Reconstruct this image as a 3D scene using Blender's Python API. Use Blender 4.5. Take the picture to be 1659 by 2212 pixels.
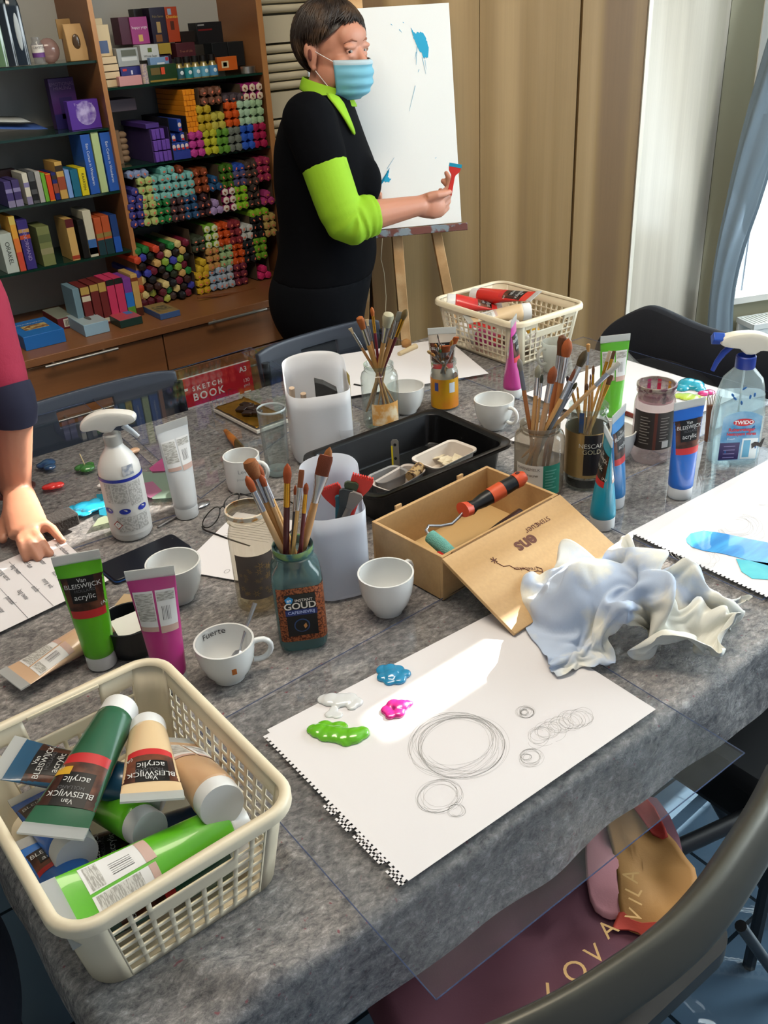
import bpy, math, random
from math import sin, cos, pi, radians, sqrt
from mathutils import Vector, Matrix, noise
random.seed(7)
for _o in list(bpy.data.objects): bpy.data.objects.remove(_o)
SC = bpy.context.scene; COL = SC.collection
# ---------------------------------------------------------------- camera (solved from the room's vanishing points)
AX = Vector((0.7936171, -0.3318069, 0.5099765)); AY = Vector((-0.6061388, -0.3587098, 0.7098753)); AZ = Vector((-0.0526079, -0.8724858, -0.4857994))
FPX, CX, CY = 1990.0, 829.5, 1106.0
CAMP = Vector((0, 0, 1.585)); RT = Vector((AX[0], AY[0], AZ[0])); DN = Vector((AX[1], AY[1], AZ[1])); FW = Vector((AX[2], AY[2], AZ[2]))
cam = bpy.data.cameras.new('camera'); camo = bpy.data.objects.new('camera', cam); COL.objects.link(camo)
cam.sensor_fit = 'HORIZONTAL'; cam.sensor_width = 36.0; cam.lens = 36.0 * FPX / 1659.0; cam.clip_start = 0.02
camo.matrix_world = Matrix(((RT.x, -DN.x, -FW.x, 0), (RT.y, -DN.y, -FW.y, 0), (RT.z, -DN.z, -FW.z, 1.585), (0, 0, 0, 1)))
SC.camera = camo
# ---------------------------------------------------------------- light
SC.view_settings.view_transform = 'Standard'; SC.view_settings.look = 'None'; SC.view_settings.gamma = 1.0; SC.view_settings.use_curve_mapping = False
SC.view_settings.exposure = 0.0
w = bpy.data.worlds.new('world'); SC.world = w; w.use_nodes = True
w.node_tree.nodes['Background'].inputs[0].default_value = (0.62, 0.74, 0.92, 1); w.node_tree.nodes['Background'].inputs[1].default_value = 0.42
def lamp(name, kind, loc, tgt, energy, color, **k):
    l = bpy.data.lights.new(name, kind); l.energy = energy; l.color = color
    for a, v in k.items(): setattr(l, a, v)
    o = bpy.data.objects.new(name, l); COL.objects.link(o); o.location = loc
    o.rotation_euler = (Vector(tgt) - Vector(loc)).to_track_quat('-Z', 'Y').to_euler(); return o
SUN_AZ, SUN_EL = radians(3.4), radians(32)
sd = Vector((cos(SUN_EL) * cos(SUN_AZ), cos(SUN_EL) * sin(SUN_AZ), sin(SUN_EL)))
lamp('sun', 'SUN', sd * 6, (0, 0, 0), 20.0, (1.0, 0.93, 0.82), angle=radians(0.35))
lamp('window_daylight', 'AREA', (3.52, -0.1, 1.7), (0.9, 0.9, 0.8), 62, (0.80, 0.91, 1.0), shape='RECTANGLE', size=1.7, size_y=1.5)
lamp('bay_daylight', 'AREA', (3.15, 1.50, 1.35), (1.2, 0.7, 0.8), 12, (0.80, 0.92, 1.0), shape='RECTANGLE', size=1.0, size_y=1.3)
lamp('ceiling_fill', 'AREA', (.72, 1.12, 2.88), (1.3, 2.1, 0), 50, (1.0, 0.87, 0.70), shape='RECTANGLE', size=1.4, size_y=0.7)  # warm fill light added near the ceiling; no fitting there
# ---------------------------------------------------------------- pixel -> place in the room
def ray(px, py):
    r = Vector((px - CX, py - CY, FPX)); return RT * r.x + DN * r.y + FW * r.z
def atz(px, py, z=0.75):
    r = ray(px, py); return CAMP + r * ((z - 1.585) / r.z)
def aty(px, py, y):
    r = ray(px, py); return CAMP + r * (y / r.y)
def dep(px, py, d):
    return CAMP + ray(px, py) * (d / FPX)
def depth(p): return (Vector(p) - CAMP).dot(FW)
def proj(p):
    v = Vector(p) - CAMP; c = v.dot(FW); return (CX + FPX * v.dot(RT) / c, CY + FPX * v.dot(DN) / c)
def onv(px, py, p0, n):
    r = ray(px, py); n = Vector(n); return CAMP + r * ((Vector(p0) - CAMP).dot(n) / r.dot(n))
VIEWH = Vector((FW.x, FW.y, 0)).normalized(); SIDE = Vector((VIEWH.y, -VIEWH.x, 0))
TZ = 0.75                                            # table top
# ---------------------------------------------------------------- materials
def lin(c):
    if isinstance(c, str):
        c = tuple(int(c[i:i + 2], 16) / 255 for i in (0, 2, 4))
    return tuple((x / 12.92 if x <= .04045 else ((x + .055) / 1.055) ** 2.4) for x in c[:3]) + (1,)
_M = {}
def mat(c, rough=0.5, metal=0.0, trans=0.0, alpha=1.0, coat=0.0, sss=0.0, emit=0.0, bump=None, spec=0.5, var=None, ior=1.45):
    key = (c, rough, metal, trans, alpha, coat, sss, emit, bump, spec, var)
    if key in _M: return _M[key]
    m = bpy.data.materials.new('m_%s' % (c if isinstance(c, str) else 'c')); m.use_nodes = True
    n = m.node_tree.nodes; L = m.node_tree.links; b = n['Principled BSDF']
    b.inputs['Base Color'].default_value = lin(c); b.inputs['Roughness'].default_value = rough; b.inputs['Metallic'].default_value = metal
    b.inputs['Transmission Weight'].default_value = trans; b.inputs['Alpha'].default_value = alpha; b.inputs['Coat Weight'].default_value = coat
    b.inputs['Specular IOR Level'].default_value = spec; b.inputs['IOR'].default_value = ior
    if sss: b.inputs['Subsurface Weight'].default_value = sss; b.inputs['Subsurface Radius'].default_value = (0.012, 0.005, 0.003); b.inputs['Subsurface Scale'].default_value = 0.6
    if emit: b.inputs['Emission Color'].default_value = lin(c); b.inputs['Emission Strength'].default_value = emit
    if bump or var:
        tc = n.new('ShaderNodeTexCoord')
    if bump:
        nz = n.new('ShaderNodeTexNoise'); nz.inputs['Scale'].default_value = bump[0]; nz.inputs['Detail'].default_value = 4
        bp = n.new('ShaderNodeBump'); bp.inputs['Strength'].default_value = bump[1]; bp.inputs['Distance'].default_value = bump[2] if len(bump) > 2 else 0.002
        L.new(tc.outputs['Object'], nz.inputs['Vector']); L.new(nz.outputs['Fac'], bp.inputs['Height']); L.new(bp.outputs['Normal'], b.inputs['Normal'])
    if var:                                          # (second colour, noise scale, low, high)
        nz = n.new('ShaderNodeTexNoise'); nz.inputs['Scale'].default_value = var[1]; nz.inputs['Detail'].default_value = 5
        mp = n.new('ShaderNodeMapRange'); mp.inputs[1].default_value = var[2]; mp.inputs[2].default_value = var[3]
        mx = n.new('ShaderNodeMix'); mx.data_type = 'RGBA'; mx.inputs[6].default_value = lin(c); mx.inputs[7].default_value = lin(var[0])
        if len(var) > 4:
            mpp = n.new('ShaderNodeMapping'); mpp.inputs['Scale'].default_value = var[4]; L.new(tc.outputs['Object'], mpp.inputs[0]); L.new(mpp.outputs[0], nz.inputs['Vector'])
        else: L.new(tc.outputs['Object'], nz.inputs['Vector'])
        L.new(nz.outputs['Fac'], mp.inputs[0]); L.new(mp.outputs[0], mx.inputs[0]); L.new(mx.outputs[2], b.inputs['Base Color'])
    _M[key] = m; return m
def clear(tint='ffffff', rough=0.03, body=0.0, bodycol='dddddd', key='', fres=1.45):
    """thin clear wall: see-through with a Fresnel gloss, plus a little milky body"""
    k = ('clear', tint, rough, body, bodycol, key, fres)
    if k in _M: return _M[k]
    m = bpy.data.materials.new('m_clear'); m.use_nodes = True; n = m.node_tree.nodes; L = m.node_tree.links
    for x in list(n):
        if x.type != 'OUTPUT_MATERIAL': n.remove(x)
    out = [x for x in n if x.type == 'OUTPUT_MATERIAL'][0]
    tr = n.new('ShaderNodeBsdfTransparent'); tr.inputs[0].default_value = lin(tint)
    gl = n.new('ShaderNodeBsdfGlossy'); gl.inputs['Roughness'].default_value = rough
    lw = n.new('ShaderNodeLayerWeight'); lw.inputs[0].default_value = .5; pw = n.new('ShaderNodeMath'); pw.operation = 'POWER'; pw.inputs[1].default_value = 2.6 if fres > 1.6 else 4.5; L.new(lw.outputs['Facing'], pw.inputs[0])
    fr = n.new('ShaderNodeMapRange'); fr.inputs[3].default_value = .032 if fres > 1.4 else .02; fr.inputs[4].default_value = .8; L.new(pw.outputs[0], fr.inputs[0])
    mx = n.new('ShaderNodeMixShader'); L.new(fr.outputs[0], mx.inputs[0])
    if body:
        df = n.new('ShaderNodeBsdfDiffuse'); df.inputs[0].default_value = lin(bodycol); tl = n.new('ShaderNodeBsdfTranslucent'); tl.inputs[0].default_value = lin(bodycol)
        m1 = n.new('ShaderNodeMixShader'); m1.inputs[0].default_value = 0.5; L.new(df.outputs[0], m1.inputs[1]); L.new(tl.outputs[0], m1.inputs[2])
        m2 = n.new('ShaderNodeMixShader'); m2.inputs[0].default_value = body; L.new(tr.outputs[0], m2.inputs[1]); L.new(m1.outputs[0], m2.inputs[2]); src = m2
    else: src = tr
    L.new(src.outputs[0], mx.inputs[1]); L.new(gl.outputs[0], mx.inputs[2]); L.new(mx.outputs[0], out.inputs[0])
    _M[k] = m; return m
# ---------------------------------------------------------------- mesh builder
class MB:
    def __init__(s): s.v = []; s.f = []; s.m = []
    def add(s, vs, fs, mi=0):
        o = len(s.v); s.v += [tuple(x) for x in vs]
        for f in fs: s.f.append(tuple(i + o for i in f)); s.m.append(mi)
        return s
    def box(s, c, d, mi=0, M=None):
        x, y, z = (t / 2 for t in d); V = [Vector((a * x, b * y, e * z)) for a in (-1, 1) for b in (-1, 1) for e in (-1, 1)]
        if M is not None: V = [M @ q for q in V]
        V = [q + Vector(c) for q in V]
        return s.add(V, [(0, 1, 3, 2), (4, 6, 7, 5), (0, 4, 5, 1), (2, 3, 7, 6), (0, 2, 6, 4), (1, 5, 7, 3)], mi)
    def bx(s, a, b, mi=0):
        a = Vector(a); b = Vector(b); return s.box((a + b) / 2, (abs(b.x - a.x), abs(b.y - a.y), abs(b.z - a.z)), mi)
    def rings(s, R, mi=0, cap0=True, cap1=True, closed=True, mif=None):
        n = len(R[0]); V = [p for r in R for p in r]; F = []; MI = []
        for i in range(len(R) - 1):
            for j in range(n if closed else n - 1):
                k = (j + 1) % n; F.append((i * n + j, i * n + k, (i + 1) * n + k, (i + 1) * n + j)); MI.append(mif(i, j) if mif else mi)
        if cap0: F.append(tuple(range(n))[::-1]); MI.append(mif(0, -1) if mif else mi)
        if cap1: F.append(tuple((len(R) - 1) * n + j for j in range(n))); MI.append(mif(len(R) - 1, -1) if mif else mi)
        o = len(s.v); s.v += [tuple(x) for x in V]
        for f, q in zip(F, MI): s.f.append(tuple(i + o for i in f)); s.m.append(q)
        return s
    def lathe(s, prof, seg=32, mi=0, c=(0, 0, 0), cap0=False, cap1=False, sq=None, mif=None):
        R = []
        for (r, z) in prof:
            ring = []
            for j in range(seg):
                a = 2 * pi * j / seg; k = 1.0
                if sq: k = 1 / ((abs(cos(a)) ** sq + abs(sin(a)) ** sq) ** (1 / sq))
                ring.append((c[0] + r * k * cos(a), c[1] + r * k * sin(a), c[2] + z))
            R.append(ring)
        return s.rings(R, mi, cap0, cap1, mif=mif)
    def tube(s, pts, rad, seg=8, mi=0, flat=None, cap=True):
        pts = [Vector(p) for p in pts]; n = len(pts); R = []
        up = None
        for i, p in enumerate(pts):
            t = (pts[min(i + 1, n - 1)] - pts[max(i - 1, 0)]).normalized()
            if up is None:
                up = Vector((0, 0, 1)) if abs(t.z) < .9 else Vector((1, 0, 0))
                if flat is not None: up = Vector(flat)
            a = t.cross(up).normalized(); b = a.cross(t).normalized(); up = b
            r = rad[i] if isinstance(rad, (list, tuple)) else rad
            ra, rb = r if isinstance(r, (list, tuple)) else (r, r)
            R.append([p + a * (ra * cos(2 * pi * j / seg)) + b * (rb * sin(2 * pi * j / seg)) for j in range(seg)])
        return s.rings(R, mi, cap, cap)
    def ell(s, c, r, M=None, seg=16, rg=10, mi=0):
        R = []
        for i in range(rg + 1):
            ph = pi * i / rg; rr = max(sin(ph), 1e-3)
            ring = [Vector((r[0] * rr * cos(2 * pi * j / seg), r[1] * rr * sin(2 * pi * j / seg), -r[2] * cos(ph))) for j in range(seg)]
            if M is not None: ring = [M @ q for q in ring]
            R.append([q + Vector(c) for q in ring])
        return s.rings(R, mi)
    def poly(s, pts, th, mi=0, M=None, z=0):
        """flat outline (x,y) extruded th in z"""
        n = len(pts); V = [Vector((p[0], p[1], z)) for p in pts] + [Vector((p[0], p[1], z + th)) for p in pts]
        if M is not None: V = [M @ q for q in V]
        return s.add(V, [tuple(range(n))[::-1], tuple(range(n, 2 * n))] + [(i, (i + 1) % n, (i + 1) % n + n, i + n) for i in range(n)], mi)
    def grid(s, nu, nv, fn, mi=0, skip=None, mif=None):
        V = [fn(i / nu, j / nv) for i in range(nu + 1) for j in range(nv + 1)]; F = []; o = len(s.v); s.v += [tuple(x) for x in V]
        for i in range(nu):
            for j in range(nv):
                if skip and skip(i, j): continue
                a = o + i * (nv + 1) + j; s.f.append((a, a + nv + 1, a + nv + 2, a + 1)); s.m.append(mif(i, j) if mif else mi)
        return s
    def mesh(s, name, mats, smooth=True, ang=40, M=None):
        me = bpy.data.meshes.new(name); me.from_pydata(s.v, [], s.f)
        if not isinstance(mats, (list, tuple)): mats = [mats]
        for q in mats: me.materials.append(q)
        me.polygons.foreach_set('material_index', s.m)
        me.polygons.foreach_set('use_smooth', [smooth] * len(s.f))
        if M is not None: me.transform(M)
        me.validate(); me.update()
        if smooth:
            try: me.set_sharp_from_angle(angle=radians(ang))
            except Exception: pass
        return me
    def build(s, name, mats, parent=None, smooth=True, ang=40, bevel=0, loc=None, rot=None, label=None, solid=0, sub=0, M=None):
        o = bpy.data.objects.new(name, s.mesh(name, mats, smooth, ang, M)); COL.objects.link(o)
        if parent is not None: o.parent = parent
        if loc is not None: o.location = loc
        if rot is not None: o.rotation_euler = rot
        if label: o['label'] = label
        if solid:
            q = o.modifiers.new('s', 'SOLIDIFY'); q.thickness = solid; q.offset = 0
        if bevel:
            q = o.modifiers.new('b', 'BEVEL'); q.width = bevel; q.segments = 2; q.limit_method = 'ANGLE'; q.angle_limit = radians(50)
        if sub:
            q = o.modifiers.new('u', 'SUBSURF'); q.levels = sub; q.render_levels = sub
        return o
def thing(name, label, cat, loc=(0, 0, 0), rot=(0, 0, 0), group=None, M=None):
    o = bpy.data.objects.new(name, None); COL.objects.link(o); o.empty_display_size = .05
    if M is not None: o.matrix_world = M
    else: o.location = loc; o.rotation_euler = rot if isinstance(rot, (tuple, list)) else (0, 0, rot)
    return tag(o, label, cat, group)
def tag(o, label, cat, group=None, kind=None):
    o['label'] = label; o['category'] = cat
    if group: o['group'] = group
    if kind: o['kind'] = kind
    return o
def struct(o): o['kind'] = 'structure'; return o
def dup(o, parent=None):
    c = o.copy(); COL.objects.link(c)
    if parent is not None: c.parent = parent
    for ch in [q for q in bpy.data.objects if q.parent == o]: dup(ch, c)
    return c
def frame(loc, zdir, xref=(1, 0, 0)):
    """matrix with local z along zdir, local x near xref"""
    z = Vector(zdir).normalized(); x = Vector(xref); x = (x - z * x.dot(z)).normalized(); y = z.cross(x)
    return Matrix(((x.x, y.x, z.x, loc[0]), (x.y, y.y, z.y, loc[1]), (x.z, y.z, z.z, loc[2]), (0, 0, 0, 1)))
# ---------------------------------------------------------------- lettering
_T = {}
def textmesh(s, align='CENTER', space=1.0, bold=0.0):
    k = (s, align, space, bold)
    if k not in _T:
        cu = bpy.data.curves.new('t', 'FONT'); cu.body = s; cu.align_x = align; cu.align_y = 'CENTER'; cu.size = 1; cu.space_character = space; cu.resolution_u = 4; cu.offset = bold
        o = bpy.data.objects.new('t', cu); COL.objects.link(o); dg = bpy.context.evaluated_depsgraph_get(); dg.update()
        me = bpy.data.meshes.new_from_object(o.evaluated_get(dg)); bpy.data.objects.remove(o)
        _T[k] = ([v.co.copy() for v in me.vertices], [tuple(p.vertices) for p in me.polygons]); bpy.data.meshes.remove(me)
    return _T[k]
def text(s, size, m, parent, fn=None, M=None, name='lettering', align='CENTER', space=1.0, bold=0.0, xs=1.0, rot=0):
    """fn maps (x,y) on the flat word to a 3-D point; M a matrix placing the flat word"""
    V, F = textmesh(s, align, space, bold); c, q = cos(rot), sin(rot)
    P = [(v.x * size * xs, v.y * size) for v in V]; P = [(x * c - y * q, x * q + y * c) for x, y in P]
    P = [fn(x, y) for x, y in P] if fn else [M @ Vector((x, y, 0)) for x, y in P]
    b = MB(); b.add(P, F); return b.build(name, m, parent, smooth=False)
def scribble(b, fn, n, w, seed=0, mi=0):
    rnd = random.Random(seed)
    for k in range(n): pass
    return b
def organic(parts, name, m, parent=None, vox=0.005, smooth=6, fac=0.5, label=None, keep=None):
    """melt overlapping volumes into one continuous skin (voxel remesh, evaluated)"""
    me = parts.mesh('tmp', [m] if not isinstance(m, list) else m); o = bpy.data.objects.new('tmp', me); COL.objects.link(o)
    r = o.modifiers.new('r', 'REMESH'); r.mode = 'VOXEL'; r.voxel_size = vox; r.use_smooth_shade = True
    if smooth:
        q = o.modifiers.new('s', 'SMOOTH'); q.factor = fac; q.iterations = smooth
    dg = bpy.context.evaluated_depsgraph_get(); dg.update()
    nm = bpy.data.meshes.new_from_object(o.evaluated_get(dg)); bpy.data.objects.remove(o); nm.name = name
    nm.materials.clear(); nm.materials.append(m if not isinstance(m, list) else m[0])
    nm.polygons.foreach_set('use_smooth', [True] * len(nm.polygons)); nm.polygons.foreach_set('material_index', [0] * len(nm.polygons))
    ob = bpy.data.objects.new(name, nm); COL.objects.link(ob)
    if parent is not None: ob.parent = parent
    if label: ob['label'] = label
    return ob
def limb(b, pts, rad, seg=14):
    """tapered chain with round joints"""
    pts = [Vector(p) for p in pts]
    for i in range(len(pts) - 1):
        n = 5; P = [pts[i].lerp(pts[i + 1], t / n) for t in range(n + 1)]; R = [rad[i] + (rad[i + 1] - rad[i]) * t / n for t in range(n + 1)]
        b.tube(P, R, seg)
    for p, r in zip(pts, rad): b.ell(p, (r, r, r), seg=seg, rg=8)
    return b
def inv(M): return M.inverted()
# ================================================================ the room
def wood(c1, c2, c3, scale=(9, 9, 0.35), rough=0.45, spec=0.5, fine=60):
    k = ('wood', c1, c2, c3, scale, rough)
    if k in _M: return _M[k]
    m = bpy.data.materials.new('m_wood'); m.use_nodes = True; n = m.node_tree.nodes; L = m.node_tree.links; b = n['Principled BSDF']
    tc = n.new('ShaderNodeTexCoord'); mp = n.new('ShaderNodeMapping'); mp.inputs['Scale'].default_value = scale; L.new(tc.outputs['Object'], mp.inputs[0])
    nz = n.new('ShaderNodeTexNoise'); nz.inputs['Scale'].default_value = 1.0; nz.inputs['Detail'].default_value = 2; L.new(mp.outputs[0], nz.inputs['Vector'])
    r = n.new('ShaderNodeValToRGB'); r.color_ramp.elements[0].position = .36; r.color_ramp.elements[0].color = lin(c1); r.color_ramp.elements[1].position = .62; r.color_ramp.elements[1].color = lin(c3)
    e = r.color_ramp.elements.new(.5); e.color = lin(c2); L.new(nz.outputs['Fac'], r.inputs[0])
    m2 = n.new('ShaderNodeMapping'); m2.inputs['Scale'].default_value = (fine * (1 if scale[0] > 1 else .02), fine, fine * (.02 if scale[2] < 1 else 1)); L.new(tc.outputs['Object'], m2.inputs[0])
    n2 = n.new('ShaderNodeTexNoise'); n2.inputs['Scale'].default_value = 3; n2.inputs['Detail'].default_value = 3; L.new(m2.outputs[0], n2.inputs['Vector'])
    mr = n.new('ShaderNodeMapRange'); mr.inputs[3].default_value = .88; mr.inputs[4].default_value = 1.1; L.new(n2.outputs['Fac'], mr.inputs[0])
    vm = n.new('ShaderNodeMix'); vm.data_type = 'RGBA'; vm.blend_type = 'MULTIPLY'; vm.inputs[0].default_value = 1; L.new(r.outputs[0], vm.inputs[6]); L.new(mr.outputs[0], vm.inputs[7]); L.new(vm.outputs[2], b.inputs['Base Color'])
    b.inputs['Roughness'].default_value = rough; b.inputs['Specular IOR Level'].default_value = spec
    _M[k] = m; return m
FT = 0.32
m = bpy.data.materials.new('m_tiles'); m.use_nodes = True; n = m.node_tree.nodes; L = m.node_tree.links; b = n['Principled BSDF']
tc = n.new('ShaderNodeTexCoord'); br = n.new('ShaderNodeTexBrick'); br.offset = 0; br.squash = 1
mp = n.new('ShaderNodeMapping'); mp.inputs['Location'].default_value = (-.93 + .64, -.55 + .64, 0); L.new(tc.outputs['Object'], mp.inputs[0]); L.new(mp.outputs[0], br.inputs['Vector'])
br.inputs['Scale'].default_value = 1; br.inputs['Mortar Size'].default_value = .004; br.inputs['Brick Width'].default_value = FT; br.inputs['Row Height'].default_value = FT
br.inputs['Color1'].default_value = lin('66798a'); br.inputs['Color2'].default_value = lin('5d7080'); br.inputs['Mortar'].default_value = lin('20282e'); L.new(br.outputs['Color'], b.inputs['Base Color'])
b.inputs['Roughness'].default_value = .14
nz = n.new('ShaderNodeTexNoise'); nz.inputs['Scale'].default_value = 4; bp = n.new('ShaderNodeBump'); bp.inputs['Strength'].default_value = .15; bp.inputs['Distance'].default_value = .01
L.new(tc.outputs['Object'], nz.inputs['Vector']); L.new(nz.outputs['Fac'], bp.inputs['Height']); L.new(bp.outputs['Normal'], b.inputs['Normal'])
YW = 3.22                                           # back wall
struct(MB().bx((-2, -1.2, -.05), (3.65, 3.4, 0)).build('floor', m, smooth=False))
plaster = mat('b9b4a6', .8, bump=(40, .1)); white = mat('e6e4de', .6)
struct(MB().bx((-2, YW, 0), (3.65, YW + .1, 2.95)).build('wall_back', mat('b4b4ac', .7, bump=(30, .1)), smooth=False))
struct(MB().bx((-2.05, -1.2, 0), (-2, 3.4, 2.95)).build('wall_left', plaster, smooth=False))
struct(MB().bx((-2, -1.2, 2.95), (3.65, 3.4, 3.0)).build('ceiling', white, smooth=False))
# right wall: unseen, with a window and a slit shaped to cast the table's sun band
ys0, ys1 = 0.910, 0.970
b = MB().bx((3.6, ys1, 0), (3.65, 1.7, 2.95)).bx((3.6, 0.86, 0), (3.65, ys0, 2.95)).bx((3.6, -1.2, 0), (3.65, -.95, 2.95)).bx((3.6, -.95, 0), (3.65, .86, .8)).bx((3.6, -.95, 2.45), (3.65, .86, 2.95)).bx((3.6, .86, 2.72), (3.65, 1.1, 2.95)).bx((3.6, ys0, 0), (3.65, ys1, .9))
struct(b.build('wall_right', plaster, smooth=False))
blind = bpy.data.materials.new('m_blind'); blind.use_nodes = True; n = blind.node_tree.nodes; L = blind.node_tree.links  # added pane: glows as daylight and keeps direct sun out
n.remove(n['Principled BSDF']); tl = n.new('ShaderNodeBsdfTranslucent'); tl.inputs[0].default_value = (.9, .95, .97, 1); em = n.new('ShaderNodeEmission'); em.inputs[0].default_value = (.78, .97, 1.0, 1); em.inputs[1].default_value = 1.05
ad = n.new('ShaderNodeAddShader'); L.new(tl.outputs[0], ad.inputs[0]); L.new(em.outputs[0], ad.inputs[1]); L.new(ad.outputs[0], n['Material Output'].inputs[0])
f = thing('window_2', 'tall window in the right wall', 'window'); del f['category']; del f['label']; struct(f)
MB().bx((3.63, -.95, .8), (3.632, .86, 2.45)).build('pane', blind, f, smooth=False)
MB().bx((3.59, -.97, .78), (3.66, -.9, 2.47)).bx((3.59, .84, .78), (3.66, .88, 2.47)).bx((3.59, -.05, .8), (3.66, 0, 2.45)).bx((3.58, -.97, .76), (3.66, .88, .81)).build('window_frame', white, f, smooth=False)
# bay wall with window_1 above the radiator
RD = Vector((.936, -.352, 0)); RN = Vector((.352, .936, 0)); RZ = .40
P0 = atz(1590, 706, RZ); WB = P0 + RN * .14
def bay(s, z, o=0): q = WB + RD * s + RN * o; return Vector((q.x, q.y, z))
def baybox(b, s0, s1, z0, z1, o0, o1, mi=0):
    V = [bay(s, z, o) for s in (s0, s1) for o in (o0, o1) for z in (z0, z1)]
    return b.add(V, [(0, 1, 3, 2), (4, 6, 7, 5), (0, 4, 5, 1), (2, 3, 7, 6), (0, 2, 6, 4), (1, 5, 7, 3)], mi)
def bays(px, py, o=0):                               # s coordinate on the bay wall of an image point
    q = onv(px, py, WB + RN * o, RN); return (q - WB).dot(RD), q.z
s_l = bays(1579, 600)[0]
b = MB(); baybox(b, bays(1513, 600)[0], s_l, 0, 2.95, 0, .1); baybox(b, s_l, 1.2, 0, .47, 0, .1); baybox(b, s_l, 1.2, 2.3, 2.95, 0, .1); baybox(b, 1.05, 1.2, .4, 2.4, 0, .1)
struct(b.build('wall_bay', mat('a09c84', .75), smooth=False))
f = thing('window_1', '', 'w'); del f['category']; del f['label']; struct(f)
b = MB(); baybox(b, s_l + .02, 1.05, .47, 2.3, .07, .075); b.build('pane', blind, f, smooth=False)
s_m = bays(1625, 600)[0]
b = MB(); baybox(b, s_l - .01, s_l + .025, .45, 2.3, -.005, .09); baybox(b, s_l, 1.05, .45, .475, -.03, .09)
b.build('window_frame', white, f, smooth=False)
b = MB(); baybox(b, s_m - .004, s_m + .004, .475, 2.3, .055, .07); b.build('glazing_bar', mat('9aa4b4', .5), f, smooth=False)
# radiator below window_1
t = thing('panel_radiator', 'white panel radiator with slotted top grille below the bright window', 'radiator', (0, 0, 0))
wr = mat('e9ecea', .35)
b = MB(); baybox(b, s_l + .02, 1.0, .08, RZ - .02, -.15, -.135); baybox(b, s_l + .02, 1.0, .08, RZ - .02, -.06, -.045); b.build('panel', wr, t, bevel=.004)
b = MB(); k = s_l + .02
while k < 1.0:
    baybox(b, k, k + .008, RZ - .02, RZ, -.152, -.045); k += .016
baybox(b, s_l + .02, 1.0, RZ - .02, RZ + .001, -.155, -.147); baybox(b, s_l + .02, 1.0, RZ - .02, RZ + .001, -.049, -.041); b.build('grille', wr, t, smooth=False)
# curtain, gathered
t = thing('curtain', 'slate blue curtain gathered into a narrow bundle beside the window', 'curtain')
cm = mat('6f7c86', .8, bump=(300, .15)); b = MB()
prof = [(1810, -220, 60), (1760, -60, 58), (1705, 100, 52), (1655, 250, 46), (1624, 350, 40), (1599, 455, 36), (1574, 531, 27), (1556, 632, 23), (1553, 674, 23), (1552, 740, 26), (1550, 900, 30)]
for part in range(2):
    R = []
    for (cx, cy, hw) in prof:
        hh = hw if part == 0 else hw * .62; cc = cx if part == 0 else cx + 26 - (cy - 170) * .02
        c = onv(cc, cy, WB - RN * (.13 - part * .05), RN); wd = hh * depth(c) / FPX * 1.04
        R.append([c + RD * (wd * cos(a) * (1 + .09 * sin(7 * a + cy * .004))) + RN * (min(wd * .5, .045) * sin(a) * (1 + .28 * sin(5 * a + cy * .01))) for a in [2 * pi * j / 56 for j in range(56)]])
    b.rings(R)
b.build('fabric', cm, t, sub=1)
# far wall radiator: groups of cream tubes
t = thing('tube_radiator', 'tall cream radiator of grouped horizontal tubes behind the standing person', 'radiator')
cr = mat('f6eed2', .35); b = MB(); x0, x1 = 1.80, 2.45; z = .35
while z < 2.3:
    for k in range(5):
        b.tube([(x0, YW - .06, z), (x1, YW - .06, z)], (.013), 10); z += .03
    b.bx((x0, YW - .07, z - .01), (x1, YW - .05, z + .075)); z += .095
b.build('tube', cr, t)
# wardrobe with three sliding doors and a side panel
K = aty(1362, 600, 2.06) if False else Vector((2.45, 1.94, 0)); kd = Vector((-cos(radians(25)), sin(radians(25)), 0)); kn = Vector((-kd.y, kd.x, 0)) * -1
r = ray(1362, 600); K = CAMP + r * (2.62 / r.x); K.z = 0
kn = Vector((kd.y, -kd.x, 0));                     # into the wardrobe (away from camera)
if kn.dot(FW) < 0: kn = -kn
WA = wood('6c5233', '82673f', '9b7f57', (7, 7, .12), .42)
def dk(px, py=600):
    r = ray(px, py); a = r.x; bb = -kd.x; c = r.y; d = -kd.y; D = a * d - bb * c; s = (a * K.y - c * K.x) / D; return s
t = thing('wardrobe', 'tall oak wood grain wardrobe filling the wall behind the easel', 'wardrobe')
def obox(b, s0, s1, z0, z1, o0, o1, base=K, d=kd, nn=kn, mi=0):
    V = [base + d * s + nn * o + Vector((0, 0, z)) for s in (s0, s1) for o in (o0, o1) for z in (z0, z1)]
    return b.add(V, [(0, 1, 3, 2), (4, 6, 7, 5), (0, 4, 5, 1), (2, 3, 7, 6), (0, 2, 6, 4), (1, 5, 7, 3)], mi)
sA, sB, sC = dk(1230), dk(1037, 590), dk(806, 640)
for q, (a, c) in enumerate([(.012, sA - .005), (sA + .004, sB - .001), (sB + .001, sC)]):
    b = MB(); obox(b, a, c, .06, 2.65, 0, .02); b.build('door', WA, t, smooth=False, label=['narrow right door', 'middle door', 'left door'][q])
b = MB(); obox(b, .0, sC + .012, 0, 2.66, .03, .3); b.build('carcass', mat('3c2c1e', .6), t, smooth=False)
q1 = onv(1512, 600, WB - RN * .01, RN); q1.z = 0; dB = (q1 - K); LB = dB.length; dB.normalize(); nB = Vector((-dB.y, dB.x, 0))
if nB.dot(FW) < 0: nB = -nB
b = MB(); obox(b, .008, LB, 0, 2.66, 0, .02, K, dB, nB)
b.build('side_panel', wood('a09684', 'b2a898', 'c2b8a8', (7, 7, .12), .3, .8), t, smooth=False, label='side panel, window light painted in as a paler wood')  # paler copy of the door wood stands in for reflected window light
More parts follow.
